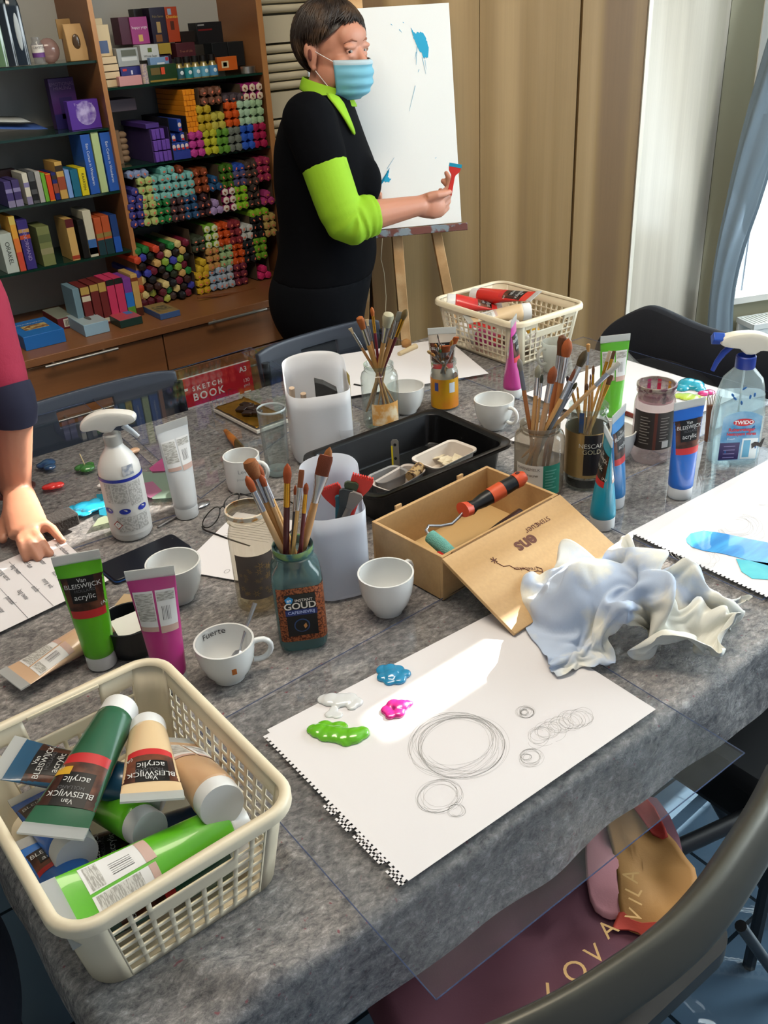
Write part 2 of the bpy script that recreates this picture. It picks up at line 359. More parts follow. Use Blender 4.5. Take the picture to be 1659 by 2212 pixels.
b = MB(); obox(b, -.004, .009, 0, 2.66, -.004, .022, K, kd, kn); b.build('edge_strip', mat('e8e2d4', .4), t, smooth=False, label='white edging strip')
q2 = onv(1517, 600, WB, RN); struct(MB().bx((q2.x, q2.y, 0), (q2.x + .05, YW, 2.95)).build('wall_leak_stop', plaster, smooth=False))  # unseen wall added to stop light leaking in behind the wardrobe
# black panel between shelf unit and wardrobe
P = dep(772, 640, 2.98)
t = MB().box((P.x + .03, P.y + .25, .47), (.30, .04, .94)).build('black_board', mat('0b0a0a', .6)); tag(t, 'tall black board standing on the floor between the person and the wardrobe', 'board')
# hanging thread
# ================================================================ shelf unit
YF = 2.937; ZC = 0.72; YCF = 2.71
WC = wood('764c2c', '845632', '90623c', (.6, 1.2, 9), .4)
WE = wood('a56e40', 'b07a4a', 'b88452', (9, 9, .6), .45)
def fx(px, py, y=YF): return aty(px, py, y).x
def fz(px, py, y=YF): return aty(px, py, y).z
t = thing('shelf_unit', 'reddish wood shelf unit with glass shelves and drawers below', 'shelf unit')
u1 = (fx(187, 0), fx(196.5, 0)); u2 = (fx(552, 0), fx(563, 0)); xl = -0.35
for a, c in (u1, u2, (xl, xl + .018)):
    MB().bx((a, YF, ZC), (c, YW - .02, 2.5)).build('upright', WC, t, smooth=False)
    MB().bx((a - .0005, YF - .002, ZC), (c + .0005, YF + .001, 2.5)).build('edge_band', WE, t, smooth=False)
MB().bx((xl, YW - .02, ZC), (u2[1], YW - .005, 2.5)).build('back_panel', mat('a3a39b', .6, bump=(8, .05)), t, smooth=False)
zl = [fz(0, 148), fz(0, 306), fz(0, 455), fz(22, 594)]; zr = [fz(260, 188), fz(280, 361), fz(300, 491)]
glm = mat('16362c', .06, trans=.0, spec=.8)
for z in zl: MB().bx((xl + .018, YF + .01, z - .007), (u1[0], YW - .02, z)).build('glass_shelf', glm, t, smooth=False, label='dark green edged glass shelf')
for z in zr: MB().bx((u1[1], YF + .005, z - .007), (u2[0], YW - .02, z)).build('glass_shelf', glm, t, smooth=False, label='dark green edged glass shelf')
XR = u2[1] + .06
MB().bx((xl, YCF - .012, ZC - .025), (XR, YW, ZC)).build('counter_top', WC, t, smooth=False, bevel=.002)
xs = fx(348, 706, YCF); zd = fz(368, 802, YCF)
MB().bx((xl, YCF + .03, 0), (XR, YW, ZC - .03)).build('carcass', mat('4a2c18', .6), t, smooth=False)
met = mat('b8b4ac', .3, metal=.9)
for (a, c) in ((xl, xs - .002), (xs + .002, XR)):
    zz = ZC - .03
    for h in (zz - zd - .0, .22, .22):
        z2 = zz - h + .003
        dr = MB().bx((a, YCF, max(z2, .02)), (c, YCF + .022, zz)).build('drawer', WC, t, bevel=.0015)
        mxx = (a + c) / 2; hz = (fz(98, 793, YCF - .03) if a == xl else fz(450, 699, YCF - .03)) if zz > ZC - .04 else zz - .045
        if a == xl: x0, x1 = fx(98, 793, YCF - .03), fx(255, 753, YCF - .03); 
        else: x0, x1 = fx(450, 699, YCF - .03), fx(576, 668, YCF - .03)
        hd = MB().tube([(x0, YCF - .03, hz), (x1, YCF - .03, hz)], .0045, 10).tube([(x0 + .03, YCF - .03, hz), (x0 + .03, YCF, hz)], .004, 8).tube([(x1 - .04, YCF - .03, hz), (x1 - .04, YCF, hz)], .004, 8)
        hd.build('handle', met, dr); zz = z2 - .006
stick = MB().tube([aty(428, 647, 2.86) * 1, aty(470, 642, 2.86), aty(520, 636, 2.86), aty(552, 628, 2.86)], [.003, .0055, .005, .007], 8)
for i, v in enumerate(stick.v): stick.v[i] = (v[0], v[1], v[2] - (aty(470, 642, 2.86).z - ZC - .006))
tag(stick.build('wooden_stick', mat('6a3c1c', .5)), 'curved brown wooden incense holder lying on the counter', 'incense holder')
# ---------------------------------------------------------------- books and boxed decks
Z4 = lambda x, y: (x / 5.027, 380 + y / 5.027)
Z1 = lambda x, y: (x / 5.027, y / 5.027)
def paper(): return mat('d8d0bc', .8)
def book(zf, x0, x1, yb, tf, tx, ty, col, label, grp=None, zs=None, y=YF + .015, dp=.10, cat='book', name='book', bands=None, txt=None, tc='e8e0c8', tilt=0):
    p0 = zf(x0, yb); p1 = zf(x1, yb); X0 = fx(*p0, y=y); X1 = fx(*p1, y=y); q = tf(tx, ty)
    zb = zs if zs is not None else fz(*p0, y=y); zt = fz(q[0], q[1], y=y); h = zt - zb; wd = X1 - X0 - .0008
    o = thing(name, label, cat, ((X0 + X1) / 2, y, zb + .0005), 0, grp)
    MB().bx((-wd / 2, 0, 0), (wd / 2, dp, h)).build('cover', mat(col, .45), o, bevel=.0008)
    if bands:
        for k, (a, c, bc) in enumerate(bands):
            MB().bx((-wd / 2 - .0002, -.0004, h * a), (wd / 2 + .0002, .002, h * c)).build('spine_band', mat(bc, .45), o, smooth=False)
    if txt:
        M = Matrix.Translation((0, -.0007, h * .5)) @ Matrix.Rotation(pi / 2, 4, 'X') @ Matrix.Rotation(-pi / 2, 4, 'Z')
        text(txt, min(wd * .5, h * 1.5 / len(txt)), mat(tc, .5), o, M=M)
    return o
sA, sB = zl[2], zl[3]
gA, gB = 'books on the third glass shelf', 'boxed card decks on the lowest glass shelf'
for a in [
    (Z4, 100, 177, 335, Z4, 30, 70, '4a3f78', 'first of two silvery purple books at the left end of the third shelf', gA),
    (Z4, 183, 265, 325, Z4, 120, 50, '43386c', 'second silvery purple book from the left, beside the white book', gA),
    (Z4, 308, 368, 315, Z1, 275, 1880, 'd9d6c4', 'white book next to the silvery purple pair', gA),
    (Z4, 372, 440, 302, Z1, 335, 1865, '55585a', 'black and white mottled book', gA),
    (Z4, 443, 500, 285, Z1, 390, 1865, 'b0b0ac', 'pale grey book beside the green one', gA),
    (Z4, 503, 548, 278, Z1, 450, 1885, '6fae35', 'bright green slim book', gA),
    (Z4, 551, 608, 268, Z1, 505, 1890, 'd8481c', 'orange red book with yellow edges', gA),
    (Z4, 611, 664, 255, Z1, 545, 1880, '22286e', 'navy blue slim book beside the tan illustrated one', gA),
    (Z4, 668, 750, 245, Z1, 585, 1765, 'c9a255', 'tan illustrated box standing above its neighbours', gA),
    (Z4, 753, 806, 230, Z1, 695, 1850, '7ea2dc', 'light blue slim book', gA),
    (Z4, 812, 895, 218, Z1, 755, 1850, '1d6a86', 'teal book between the light blue and the yellow one', gA),
    (Z4, 899, 980, 210, Z1, 840, 1830, 'dccb1e', 'yellow book with dark title', gA),
    (Z4, 990, 1095, 190, Z1, 865, 1470, '2a5cb4', 'left one of the two tall blue books', gA),
    (Z4, 1105, 1185, 180, Z1, 970, 1430, 'b9cf94', 'tall pale green book between the two blue ones', gA),
    (Z4, 1195, 1305, 160, Z1, 1090, 1445, '2a5cb4', 'right one of the two tall blue books, next to the upright', gA)]:
    tx = {'yellow book with dark title': ('WITTE MAGIE', '202020')}.get(a[8], (None, None)) if False else (None, None)
    nm = a[8]; kw = {}
    if 'tall blue' in nm: kw = dict(txt='Een Cursus in Wonderen', tc='dfe8f4')
    if 'orange red' in nm: kw = dict(bands=[(.0, .03, 'e0b020'), (.97, 1, 'e0b020')])
    if 'yellow book' in nm: kw = dict(txt='KAARTEN', tc='3a3a18')
    if 'tan ill' in nm: kw = dict(bands=[(.25, .6, '9a4a30'), (.75, .9, '3a3026')])
    if 'mottled' in nm: kw = dict(bands=[(.1, .3, '16181a'), (.45, .7, '1c1e20')])
    if 'silvery' in nm: kw = dict(bands=[(.0, .25, '8a84a4'), (.55, .7, '8a84b0')])
    book(*a, zs=sA, **kw)
o = book(Z1, 30, 270, 2300, Z1, 20, 1850, '3a2224', 'wide dark maroon book standing behind the silvery purple pair', gA, zs=sA, y=YF + .13, dp=.03)
for a, kw in [
    ((Z4, 80, 220, 1045, Z4, 0, 640, 'b9c4bc', 'pale grey green boxed deck lettered down its spine', gB), dict(txt='ORAKEL', tc='303830')),
    ((Z4, 225, 290, 1025, Z4, 75, 450, 'e0a43c', 'yellow to red boxed deck with a small emblem', gB), dict(bands=[(.0, .35, 'cc4a34'), (.35, .6, 'dc7a34'), (.85, 1, 'd8c060')])),
    ((Z4, 295, 410, 1000, Z4, 185, 490, '3a2f7a', 'dark violet boxed deck with orange planets', gB), dict(bands=[(.62, .70, 'c2502a'), (.75, .82, 'c29a5a')], txt='LENORMAND', tc='a89ac8')),
    ((Z4, 480, 620, 970, Z4, 415, 560, '7a8250', 'mossy green patterned boxed deck standing apart', gB), dict(bands=[(.3, .45, '93906a'), (.6, .8, '5e6a40')])),
    ((Z4, 795, 880, 915, Z4, 695, 480, 'd0ab66', 'cream and gold boxed deck with maroon top', gB), dict(bands=[(.8, 1, '5c1e20'), (.03, .12, 'a03a20')])),
    ((Z4, 915, 985, 890, Z4, 810, 490, '14130f', 'black boxed deck beside the tall white one', gB), dict(bands=[(.4, .85, '1c1a16')])),
    ((Z4, 990, 1080, 880, Z4, 895, 385, 'cfccb4', 'tall white slip case with a blue picture at its foot', gB), dict(bands=[(.06, .38, '3a68a8'), (.06, .2, 'b8c4d0')])),
    ((Z4, 1090, 1167, 860, Z4, 1000, 465, 'b8542c', 'left one of two rust and dark teal boxed decks', gB), dict(bands=[(0, .4, '1c3c44'), (.46, .58, '8c7a40')])),
    ((Z4, 1170, 1255, 850, Z4, 1110, 440, 'b8542c', 'right one of two rust and dark teal boxed decks', gB), dict(bands=[(0, .4, '1c3c44'), (.46, .58, '8c7a40')])),
    ((Z4, 1260, 1335, 820, Z4, 1205, 430, '1f3f7c', 'royal blue boxed deck at the right end of the row', gB), dict(bands=[(0, .42, '2458b4')]))]:
    book(*a, zs=sB, cat='card deck', name='boxed_card_deck', **kw)
gC = 'boxed decks standing on the counter'; yC = 2.86
for a, kw in [
    ((Z4, 840, 915, 1510, Z4, 765, 1240, '6f8d9a', 'grey blue boxed deck at the left end of the counter row', gC), {}),
    ((Z4, 925, 1020, 1500, Z4, 875, 1220, '6e2a28', 'maroon and gold boxed deck with a white sticker', gC), dict(bands=[(.82, 1, 'b89a50'), (0, .05, 'b89a50'), (.65, .78, 'd0c8b0')])),
    ((Z4, 1030, 1120, 1490, Z4, 960, 1195, '6e2a28', 'middle one of the three maroon and gold boxed decks', gC), dict(bands=[(.84, 1, 'b89a50'), (.03, .12, 'd0c8b0')])),
    ((Z4, 1125, 1205, 1485, Z4, 1055, 1170, '6e2a28', 'maroon and gold boxed deck beside the pink ones', gC), dict(bands=[(.78, 1, 'b89a50'), (.05, .15, 'd0c8b0')])),
    ((Z4, 1212, 1297, 1475, Z4, 1155, 1140, 'c73a62', 'left pink boxed deck with a black top', gC), dict(bands=[(.87, 1, '1c241c')])),
    ((Z4, 1302, 1390, 1465, Z4, 1245, 1120, 'c73a62', 'right pink boxed deck with a black top', gC), dict(bands=[(.87, 1, '1c241c')])),
    ((Z4, 1395, 1480, 1470, Z4, 1340, 1120, '7a3c94', 'boxed deck striped purple, blue and green', gC), dict(bands=[(.28, .64, '2a74c4'), (0, .28, '5a9434')])),
    ((Z4, 1487, 1560, 1480, Z4, 1430, 1075, 'c2a05c', 'cream gold boxed deck with a brown foot against the upright', gC), dict(bands=[(0, .2, '4a2416'), (.84, .92, '7a3a1c')]))]:
    book(*a, zs=ZC, y=yC, cat='card deck', name='boxed_card_deck', **kw)
def flat(pl, pr, ptop, dp, col, top, label, name='flat_box', cat='box', extra=None):
    a = atz(*pl, ZC); c = atz(*pr, ZC); h = onv(*ptop, a, (0, 1, 0)).z - ZC; y = (a.y + c.y) / 2; wd = c.x - a.x
    o = thing(name, label, cat, ((a.x + c.x) / 2, y, ZC + .0005)); MB().bx((-wd / 2, 0, 0), (wd / 2, dp, h)).build('box_body', mat(col, .4), o, bevel=.001)
    MB().bx((-wd / 2 + .001, .001, h), (wd / 2 - .001, dp - .001, h + .0006)).build('lid_picture', mat(top, .35), o, smooth=False)
    return o, wd, h
o, wd, h = flat((57, 759), (144, 738), (50, 730), .17, '1c62a8', '2a70b8', 'bright blue boxed game lying flat on the counter beside the red sleeve')
MB().bx((-wd * .28, .06, h + .0007), (wd * .32, .11, h + .0012)).build('picture', mat('c8b070', .5, var=('7a4a30', 60, .4, .6)), o, smooth=False)
text('LENORMAND', .014, mat('c8d8e8', .5), o, M=Matrix.Translation((0, .13, h + .0013)))
o, wd, h = flat((186, 729), (238, 716), (182, 704), .15, '8fb0c4', 'a4b4b8', 'silvery light blue box with clear lid on the counter')
MB().ell((0, .07, h + .001), (.008, .03, .0008)).build('picture', mat('5a5a58', .5), o)
o, wd, h = flat((129, 714), (166, 705), (116, 692), .14, '6a2430', '8a9080', 'maroon flat box with a barcode under a green picture lid')
MB().bx((-.01, -.0006, .006), (.03, 0, h - .004)).build('barcode_label', mat('d8d4c8', .6), o, smooth=False)
b = MB()
for k in range(9): b.bx((-.006 + k * .003, -.0009, .009), (-.006 + k * .003 + .0012 + .0006 * (k % 2), -.0005, h - .008))
b.build('barcode', mat('202020', .6), o, smooth=False)
o, wd, h = flat((261, 710), (310, 699), (257, 694), .13, '1c3a34', 'b04a50', 'dark green box under red patterned lid on the counter')
MB().bx((wd * .1, .05, h + .0007), (wd * .4, .11, h + .001)).build('picture', mat('3a70b0', .4), o, smooth=False)
o, wd, h = flat((347, 692), (391, 682), (343, 680), .13, '3c5a8c', '8c7448', 'gold topped box with blue front lying in front of the incense')
MB().bx((-wd * .35, .03, h + .0007), (wd * .35, .09, h + .001)).build('picture', mat('3c3c34', .4, var=('8a7a50', 50, .4, .6)), o, smooth=False)
# second glass shelf: violet books, blue pamphlet
def front(zf, x0, x1, yt, yb, col, label, name='box', cat='box', dp=.03, y=YF + .03, zs=None, grp=None, side=None, words=None, extra=None, sx0=None):
    """box seen face on: left x, right x, top y, bottom y in zoomed pixels"""
    p0 = zf(x0, yb); p1 = zf(x1, yb); X0 = fx(*p0, y=y); X1 = fx(*p1, y=y); zb = zs if zs is not None else fz(*p0, y=y); zt = fz(*zf(x0, yt), y=y) ; zt = zt - (fz(*p0, y=y) - zb) * 0
    wd, h = X1 - X0, zt - zb; o = thing(name, label, cat, ((X0 + X1) / 2, y, zb + .0004), 0, grp)
    MB().bx((-wd / 2, 0, 0), (wd / 2, dp, h)).build('box_body', mat(col, .4), o, bevel=.0008)
    for k, (s, cx_, cz_, sz, tc_) in enumerate(words or []):
        text(s, sz, mat(tc_, .5), o, M=Matrix.Translation((wd * cx_, -.0008, h * cz_)) @ Matrix.Rotation(pi / 2, 4, 'X'))
    for (ax, cx2, az, cz2, bc) in (extra or []):
        MB().bx((wd * (ax - .5), -.0005, h * az), (wd * (cx2 - .5), .001, h * cz2)).build('print', mat(bc, .45), o, smooth=False)
    return o
front(Z1, 625, 900, 850, 1400, '43205e', 'dark violet book about emotional healing facing outwards', 'book', 'book', .03, YF + .12, zs=zl[1], words=[('EMOTIONAL', 0, .88, .0135, '8a6a94'), ('HEALING', 0, .80, .0135, '8a6a94')], extra=[(0, 1, 0, .3, '221a58'), (.3, .8, .2, .62, '2c1a56')])
o = front(Z1, 782, 1115, 1100, 1400, '5a349c', 'purple card box with a drawn white face, in front of the violet book', 'card_box', 'box', .03, YF + .04, zs=zl[1], words=[('Transformatie', 0, .86, .010, 'c4b4e0')])
MB().ell((.005, -.0005, .045), (.032, .0006, .034)).build('picture', mat('c4b8e4', .5, var=('6a4ca8', 30, .4, .6)), o)
a = aty(0, 290, YF + .05); c = aty(103, 275, YF + .05)
o = thing('pamphlet', 'blue pamphlet leaning flat on the second glass shelf', 'pamphlet', (c.x - .08, YF + .05, zl[1] + .001))
b = MB(); b.grid(8, 2, lambda u, v: (-.18 + .26 * u, .0 + .12 * v, .012 + .035 * (1 - u) ** 1.3 + .01 * v)); b.build('cover', mat('3e5c9c', .5), o, solid=.001)
b = MB(); b.grid(8, 2, lambda u, v: (-.2 + .24 * u, .02 + .11 * v, .035 + .035 * (1 - u) ** 1.3 + .01 * v)); b.build('page', mat('b8bcb8', .6), o, solid=.001)
# top shelf left
zt0 = zl[0]
def bottle(px, h, r, col, label, cap, lab=None):
    x = fx(*Z1(px, 700), y=YF + .05); o = thing('bottle', label, 'bottle', (x, YF + .06, zt0 + .0005), 0, 'dark bottles on the top shelf')
    MB().lathe([(.001, 0), (r, .001), (r, h * .62), (r * .8, h * .7), (r * .3, h * .78), (r * .28, h), (.001, h)], 24, sq=5).build('glass', mat(col, .15, spec=.8), o)
    MB().lathe([(r * .36, h * .93), (r * .36, h * 1.05), (.001, h * 1.05)], 16).build('cap', mat(cap, .4), o)
    if lab: MB().ell((0, -r * 1.0, h * .36), (r * .38, .003, h * .2)).build('label', mat(lab, .5), o)
bottle(262, .24, .021, '0c1820', 'square dark bottle with a white oval label nearest the clear jar', 'b03018', 'aeb6b8')
bottle(130, .25, .02, '080c0a', 'plain dark bottle behind the labelled one', '101010')
bottle(15, .22, .022, '55704a', 'green labelled bottle cut by the left picture edge', '101010')
x = fx(*Z1(440, 690), y=YF + .05); o = thing('crystal_jar', 'small clear jar with purple and white label', 'jar', (x, YF + .05, zt0 + .0005))
MB().lathe([(.001, 0), (.016, .001), (.017, .05), (.012, .058), (.012, .07), (.001, .07)], 20).build('glass', clear('f4f4f4', .05, .25, 'd8d8d8'), o)
MB().lathe([(.0175, .018), (.0175, .05)], 20).build('label', mat('6b3f80', .5), o); MB().lathe([(.0178, .03), (.0178, .05)], 20).build('label_top', mat('dcd6cc', .5), o)
text('CRYSTAL', .009, mat('302030', .5), o, M=Matrix.Translation((0, -.0182, .043)) @ Matrix.Rotation(pi / 2, 4, 'X'))
x = fx(*Z1(570, 680), y=YF + .07); o = thing('gift_pouch', 'clear pouch of pinkish salt behind the small jar', 'pouch', (x, YF + .08, zt0 + .0005))
MB().ell((0, 0, .032), (.032, .02, .034)).build('pouch', clear('f8e8e4', .1, .5, 'c8a49c'), o)
x = fx(*Z1(860, 660), y=YF + .04); o = thing('kraft_bag', 'brown kraft paper bag with a window, against the upright', 'paper bag', (x, YF + .05, zt0 + .0005))
MB().rings([[(sx * a, sy * c2, z) for sx, sy in ((-1, -1), (1, -1), (1, 1), (-1, 1))] for a, c2, z in ((.028, .018, 0), (.029, .019, .03), (.028, .012, .07), (.027, .003, .098))], 0).build('bag', mat('b08a58', .7, bump=(30, .3)), o, bevel=.002)
MB().ell((0, -.0165, .05), (.012, .004, .022)).build('bag_window', mat('4a3620', .2), o)
MB().bx((-.032, .03, .06), (.01, .034, .112)).build('second_bag_top', mat('9a7848', .7), o)
# top shelf right
Z2 = lambda x, y: (220 + x / 4.1475, y / 4.1475)
zt1 = zr[0]; gD = 'boxes on the top glass shelf of the right bay'
for a, kw in [
    ((Z2, 50, 175, 720, 778, 'd6bf98', 'bottom one of four cream cartons stacked against the upright'), dict(dp=.1, zs=zt1)),
    ((Z2, 35, 170, 652, 712, 'd6bf98', 'second cream carton from the bottom of the stack'), dict(dp=.1)),
    ((Z2, 20, 158, 585, 645, 'd6bf98', 'third cream carton from the bottom of the stack'), dict(dp=.1)),
    ((Z2, 5, 140, 515, 578, 'd6bf98', 'top one of the four cream cartons lying flat'), dict(dp=.1)),
    ((Z2, -20, 105, 225, 512, 'cdb78e', 'tall cream box with a blue photograph, upright on the stack'), dict(dp=.03, y=YF + .05, extra=[(.1, .75, .1, .5, '4a5c80')])),
    ((Z2, -30, 60, 165, 512, 'c8b288', 'tallest cream box behind the one with the photograph'), dict(dp=.03, y=YF + .1)),
    ((Z2, 165, 370, 690, 775, 'c99090', 'pale pink leaflet box at the front edge'), dict(dp=.02, y=YF + .005, zs=zt1)),
    ((Z2, 178, 360, 605, 690, '252a70', 'dark blue box with a white crescent moon'), dict(dp=.04, y=YF + .03, extra=[(.5, .58, .15, .6, 'd0d0dc'), (.1, .3, .55, .8, 'c03030')])),
    ((Z2, 155, 345, 437, 603, '9ba09e', 'grey box with a drawn tree of sage'), dict(dp=.05, y=YF + .03, extra=[(.2, .9, .55, .9, '5c5f52'), (.18, .92, .3, .5, 'c4c8c6')])),
    ((Z2, 360, 523, 405, 545, 'c4c8c6', 'white sage smudge box with a green square'), dict(dp=.05, y=YF + .08, words=[('White Sage', 0, .25, .0095, '404840')], extra=[(.4, .62, .5, .78, '5a6a30')])),
    ((Z2, 520, 630, 392, 500, 'a08830', 'gold coloured box above the blue card'), dict(dp=.05, y=YF + .1)),
    ((Z2, 525, 632, 485, 580, '2c1c34', 'dark box under the gold one'), dict(dp=.05, y=YF + .1)),
    ((Z2, 185, 285, 155, 405, '4c1c30', 'dark maroon box beside the magenta one'), dict(dp=.06, y=YF + .125)),
    ((Z2, 282, 438, 155, 402, '9c3a7c', 'magenta incense box with a meditating figure'), dict(dp=.06, y=YF + .12, words=[('happy yoga', 0, .62, .0115, 'e4d0dc')], extra=[(.38, .62, .1, .35, 'c8a860')])),
    ((Z2, 330, 440, 80, 400, '14100f', 'black box behind the magenta one'), dict(dp=.04, y=YF + .17)),
    ((Z2, 468, 605, 68, 395, '20182c', 'tall dark box with a wooden stick drawing'), dict(dp=.06, y=YF + .12, words=[('Palo Santo', 0, .75, .009, '8c7a4c')], extra=[(.35, .6, .3, .6, 'a48a58'), (.2, .6, .05, .25, '7a4c24')])),
    ((Z2, 606, 712, 62, 382, 'a03c1c', 'tall orange red box beside the dark one'), dict(dp=.06, y=YF + .12, words=[('Chandan', 0, .72, .0115, 'e0c040')], extra=[(.3, .6, .35, .6, '4c2414'), (.2, .5, .78, .95, '8c9cb0')])),
    ((Z2, 716, 842, 285, 385, '1c1410', 'black jar shaped box between orange and black boxes'), dict(dp=.05, y=YF + .13)),
    ((Z2, 680, 850, 388, 530, '4a2028', 'maroon square box behind the little bottles'), dict(dp=.06, y=YF + .1, words=[('Tree of Life', 0, .45, .0095, '9c6a54')])),
    ((Z2, 868, 1095, 205, 400, '17171a', 'large black box with a small red title'), dict(dp=.06, y=YF + .14, extra=[(.05, .6, .62, .7, '6c1818'), (.05, .3, .85, .92, '8a8a8a')])),
    ((Z2, 1010, 1145, 385, 600, '15191c', 'left black box behind the orange card'), dict(dp=.06, y=YF + .09)),
    ((Z2, 1150, 1290, 378, 600, '14181a', 'right black box, nearest the right upright'), dict(dp=.06, y=YF + .09)),
    ((Z2, 440, 610, 520, 600, '7a9cc4', 'light blue card above the green box'), dict(dp=.02, y=YF + .06, extra=[(.82, .97, .55, .95, 'b03040'), (.35, .75, .0, .4, 'd4dce0')])),
    ((Z2, 428, 690, 590, 745, '1c3c1c', 'dark green incense box with orange sticker'), dict(dp=.03, y=YF + .01, zs=zt1, extra=[(.1, .45, .45, .85, '6c5a2c'), (.42, .58, .45, .85, 'd8502c'), (.04, .95, .06, .16, '9a7c2c')])),
    ((Z2, 1045, 1222, 515, 640, 'c05c20', 'orange card with a tiny blue emblem'), dict(dp=.015, y=YF + .05, extra=[(.2, .55, .2, .7, 'd4c49c'), (.28, .47, .3, .6, '2c7c9c')]))]:
    front(*a, grp=gD, **kw)
for k, (cx, col) in enumerate([(710, '2c5864'), (785, '187a80'), (858, '5a9cb4'), (932, '5a9cb8'), (1010, '4a84b0')]):
    x = fx(*Z2(cx, 690), y=YF + .03); o = thing('incense_bottle', ['dark teal labelled glass bottle, leftmost of five', 'teal labelled glass bottle with a white moon sign', 'third little glass bottle with a pale blue label', 'fourth little glass bottle with a pale blue label', 'rightmost little glass bottle, blue label, beside the orange card'][k], 'bottle', (x, YF + .035, zt1 + .0005), 0, 'little labelled bottles on the top glass shelf')
    MB().lathe([(.001, 0), (.0155, .001), (.0155, .034), (.010, .042), (.010, .05), (.001, .05)], 20).build('glass', mat('8a7a40', .15, spec=.8), o)
    MB().lathe([(.016, .004), (.016, .034)], 20).build('label', mat(col, .5), o); MB().lathe([(.012, .048), (.012, .065), (.001, .065)], 16).build('cap', mat('151210', .4), o)
    MB().ell((0, -.0162, .02), (.006, .0006, .006)).build('moon_print', mat('d8e4e8', .5), o)
x = fx(*Z2(1315, 665), y=YF + .03); o = thing('metal_tin', 'small round aluminium tin near the right upright', 'tin', (x, YF + .03, zt1 + .0005)); MB().lathe([(.001, 0), (.024, 0), (.024, .012), (.025, .012), (.025, .02), (.001, .02)], 28).build('tin', met, o)
x = fx(*Z2(385, 745), y=YF + .03); o = thing('vial', 'slim glass vial of pale beads left of the green box', 'vial', (x, YF + .02, zt1 + .0005)); MB().lathe([(.001, 0), (.011, 0), (.011, .055), (.001, .055)], 16).build('glass', mat('9a8aa0', .3, var=('c8b8a0', 200, .4, .6)), o)
# second shelf right: long purple box, blue packs, orange packs, carved figure
zt2 = zr[1]
o = thing('purple_carton', 'long dark purple carton lying deep into the shelf with purple packs in it', 'carton', (fx(*Z2(250, 1460)), YF, zt2))
xa, xb = fx(*Z2(480, 1460)), fx(*Z2(640, 1440)); xz = xa - .052
o.location = (xa, YF + .004, zt2 + .0005); H3 = fz(*Z2(425, 1160)) - zt2
b = MB(); wdt = xb - xa; b.bx((-.001, 0, 0), (.001, .2, H3)).bx((wdt - .001, 0, 0), (wdt + .001, .2, H3)).bx((0, 0, 0), (wdt, .2, .001)).bx((0, .19, 0), (wdt, .2, H3)); b.build('carton_wall', mat('3a2a5c', .6), o, smooth=False)
k = 0
for r_ in range(3):
    for c_ in range(4 if r_ < 2 else 3):
        q = MB().bx((xa + .003 + c_ * (wdt - .004) / 4, YF - .004 + .003 * (c_ % 2), zt2 + .002 + r_ * (H3 / 3)), (xa + .001 + (c_ + 1) * (wdt - .004) / 4, YF + .18, zt2 + (r_ + 1) * (H3 / 3) - .001)).build('incense_pack', mat('6a48a8', .35), None, bevel=.0015)
        tag(q, '%s purple upright incense pack from the left, %s row of the purple carton' % (('first', 'second', 'third', 'fourth')[c_], ('bottom', 'middle', 'top')[r_]), 'incense pack', 'purple packs in the long carton')
q = MB().bx((xa - .01, YF + .005, zt2 + H3 + .002), (xa + .035, YF + .2, zt2 + H3 + .016)).build('incense_pack', mat('4c3480', .4), None, bevel=.001, rot=(0, 0, 0)); tag(q, 'single purple pack lying on top of the purple carton', 'incense pack')
x0, x1 = fx(*Z2(648, 1430)), fx(*Z2(800, 1400)); o = thing('blue_carton', 'open carton with red white and blue incense packs', 'carton', (x0, YF, zt2 + .0005)); wd = x1 - x0; H4 = fz(*Z2(590, 1060)) - zt2
MB().bx((-.001, 0, 0), (.0, .2, H4)).bx((wd, 0, 0), (wd + .001, .2, H4)).bx((0, 0, 0), (wd, .2, .001)).bx((0, .199, 0), (wd, .2, H4)).build('carton_wall', mat('1a1a22', .6), o, smooth=False)
MB().bx((0, -.002, .0), (wd, .0, H4 * .2)).build('carton_front', mat('2c3c94', .5), o, smooth=False)
for (c_, z0, z1, wh) in [(0, .2, .40, 'leftmost of the bottom row'), (1, .2, .40, 'second of the bottom row'), (2, .2, .40, 'third of the bottom row'), (3, .2, .40, 'rightmost of the bottom row'), (2.3, .42, .63, 'right one of the middle row'), (.2, .42, .62, 'left one of the middle row'), (2.0, .65, .95, 'topmost standing alone')]:
    p = MB().bx((x0 + .001 + c_ * wd / 4.1, YF + .002, zt2 + H4 * z0), (x0 + (c_ + 1) * wd / 4.1, YF + .15, zt2 + H4 * z1)).build('incense_pack', mat('2a48a0', .4), None, bevel=.0008)
    tag(p, 'blue sealed incense pack in the open carton, ' + wh, 'incense pack', 'blue packs in the open carton')
    MB().ell((x0 + (c_ + .5) * wd / 4.1, YF + .0015, zt2 + H4 * (z0 * .45 + z1 * .55)), (.006, .0006, .007)).build('seal', mat('d8c8c8', .5), p)
    MB().bx((x0 + .004 + c_ * wd / 4.1, YF + .0005, zt2 + H4 * z0 + .004), (x0 + (c_ + .85) * wd / 4.1, YF + .002, zt2 + H4 * z0 + .010)).build('stripe', mat('c02c2c', .5), p, smooth=False)
x0, x1 = fx(*Z2(775, 1190)), fx(*Z2(877, 1180)); zo = fz(*Z2(775, 1190)); zo2 = fz(*Z2(700, 808))
n_ = 4
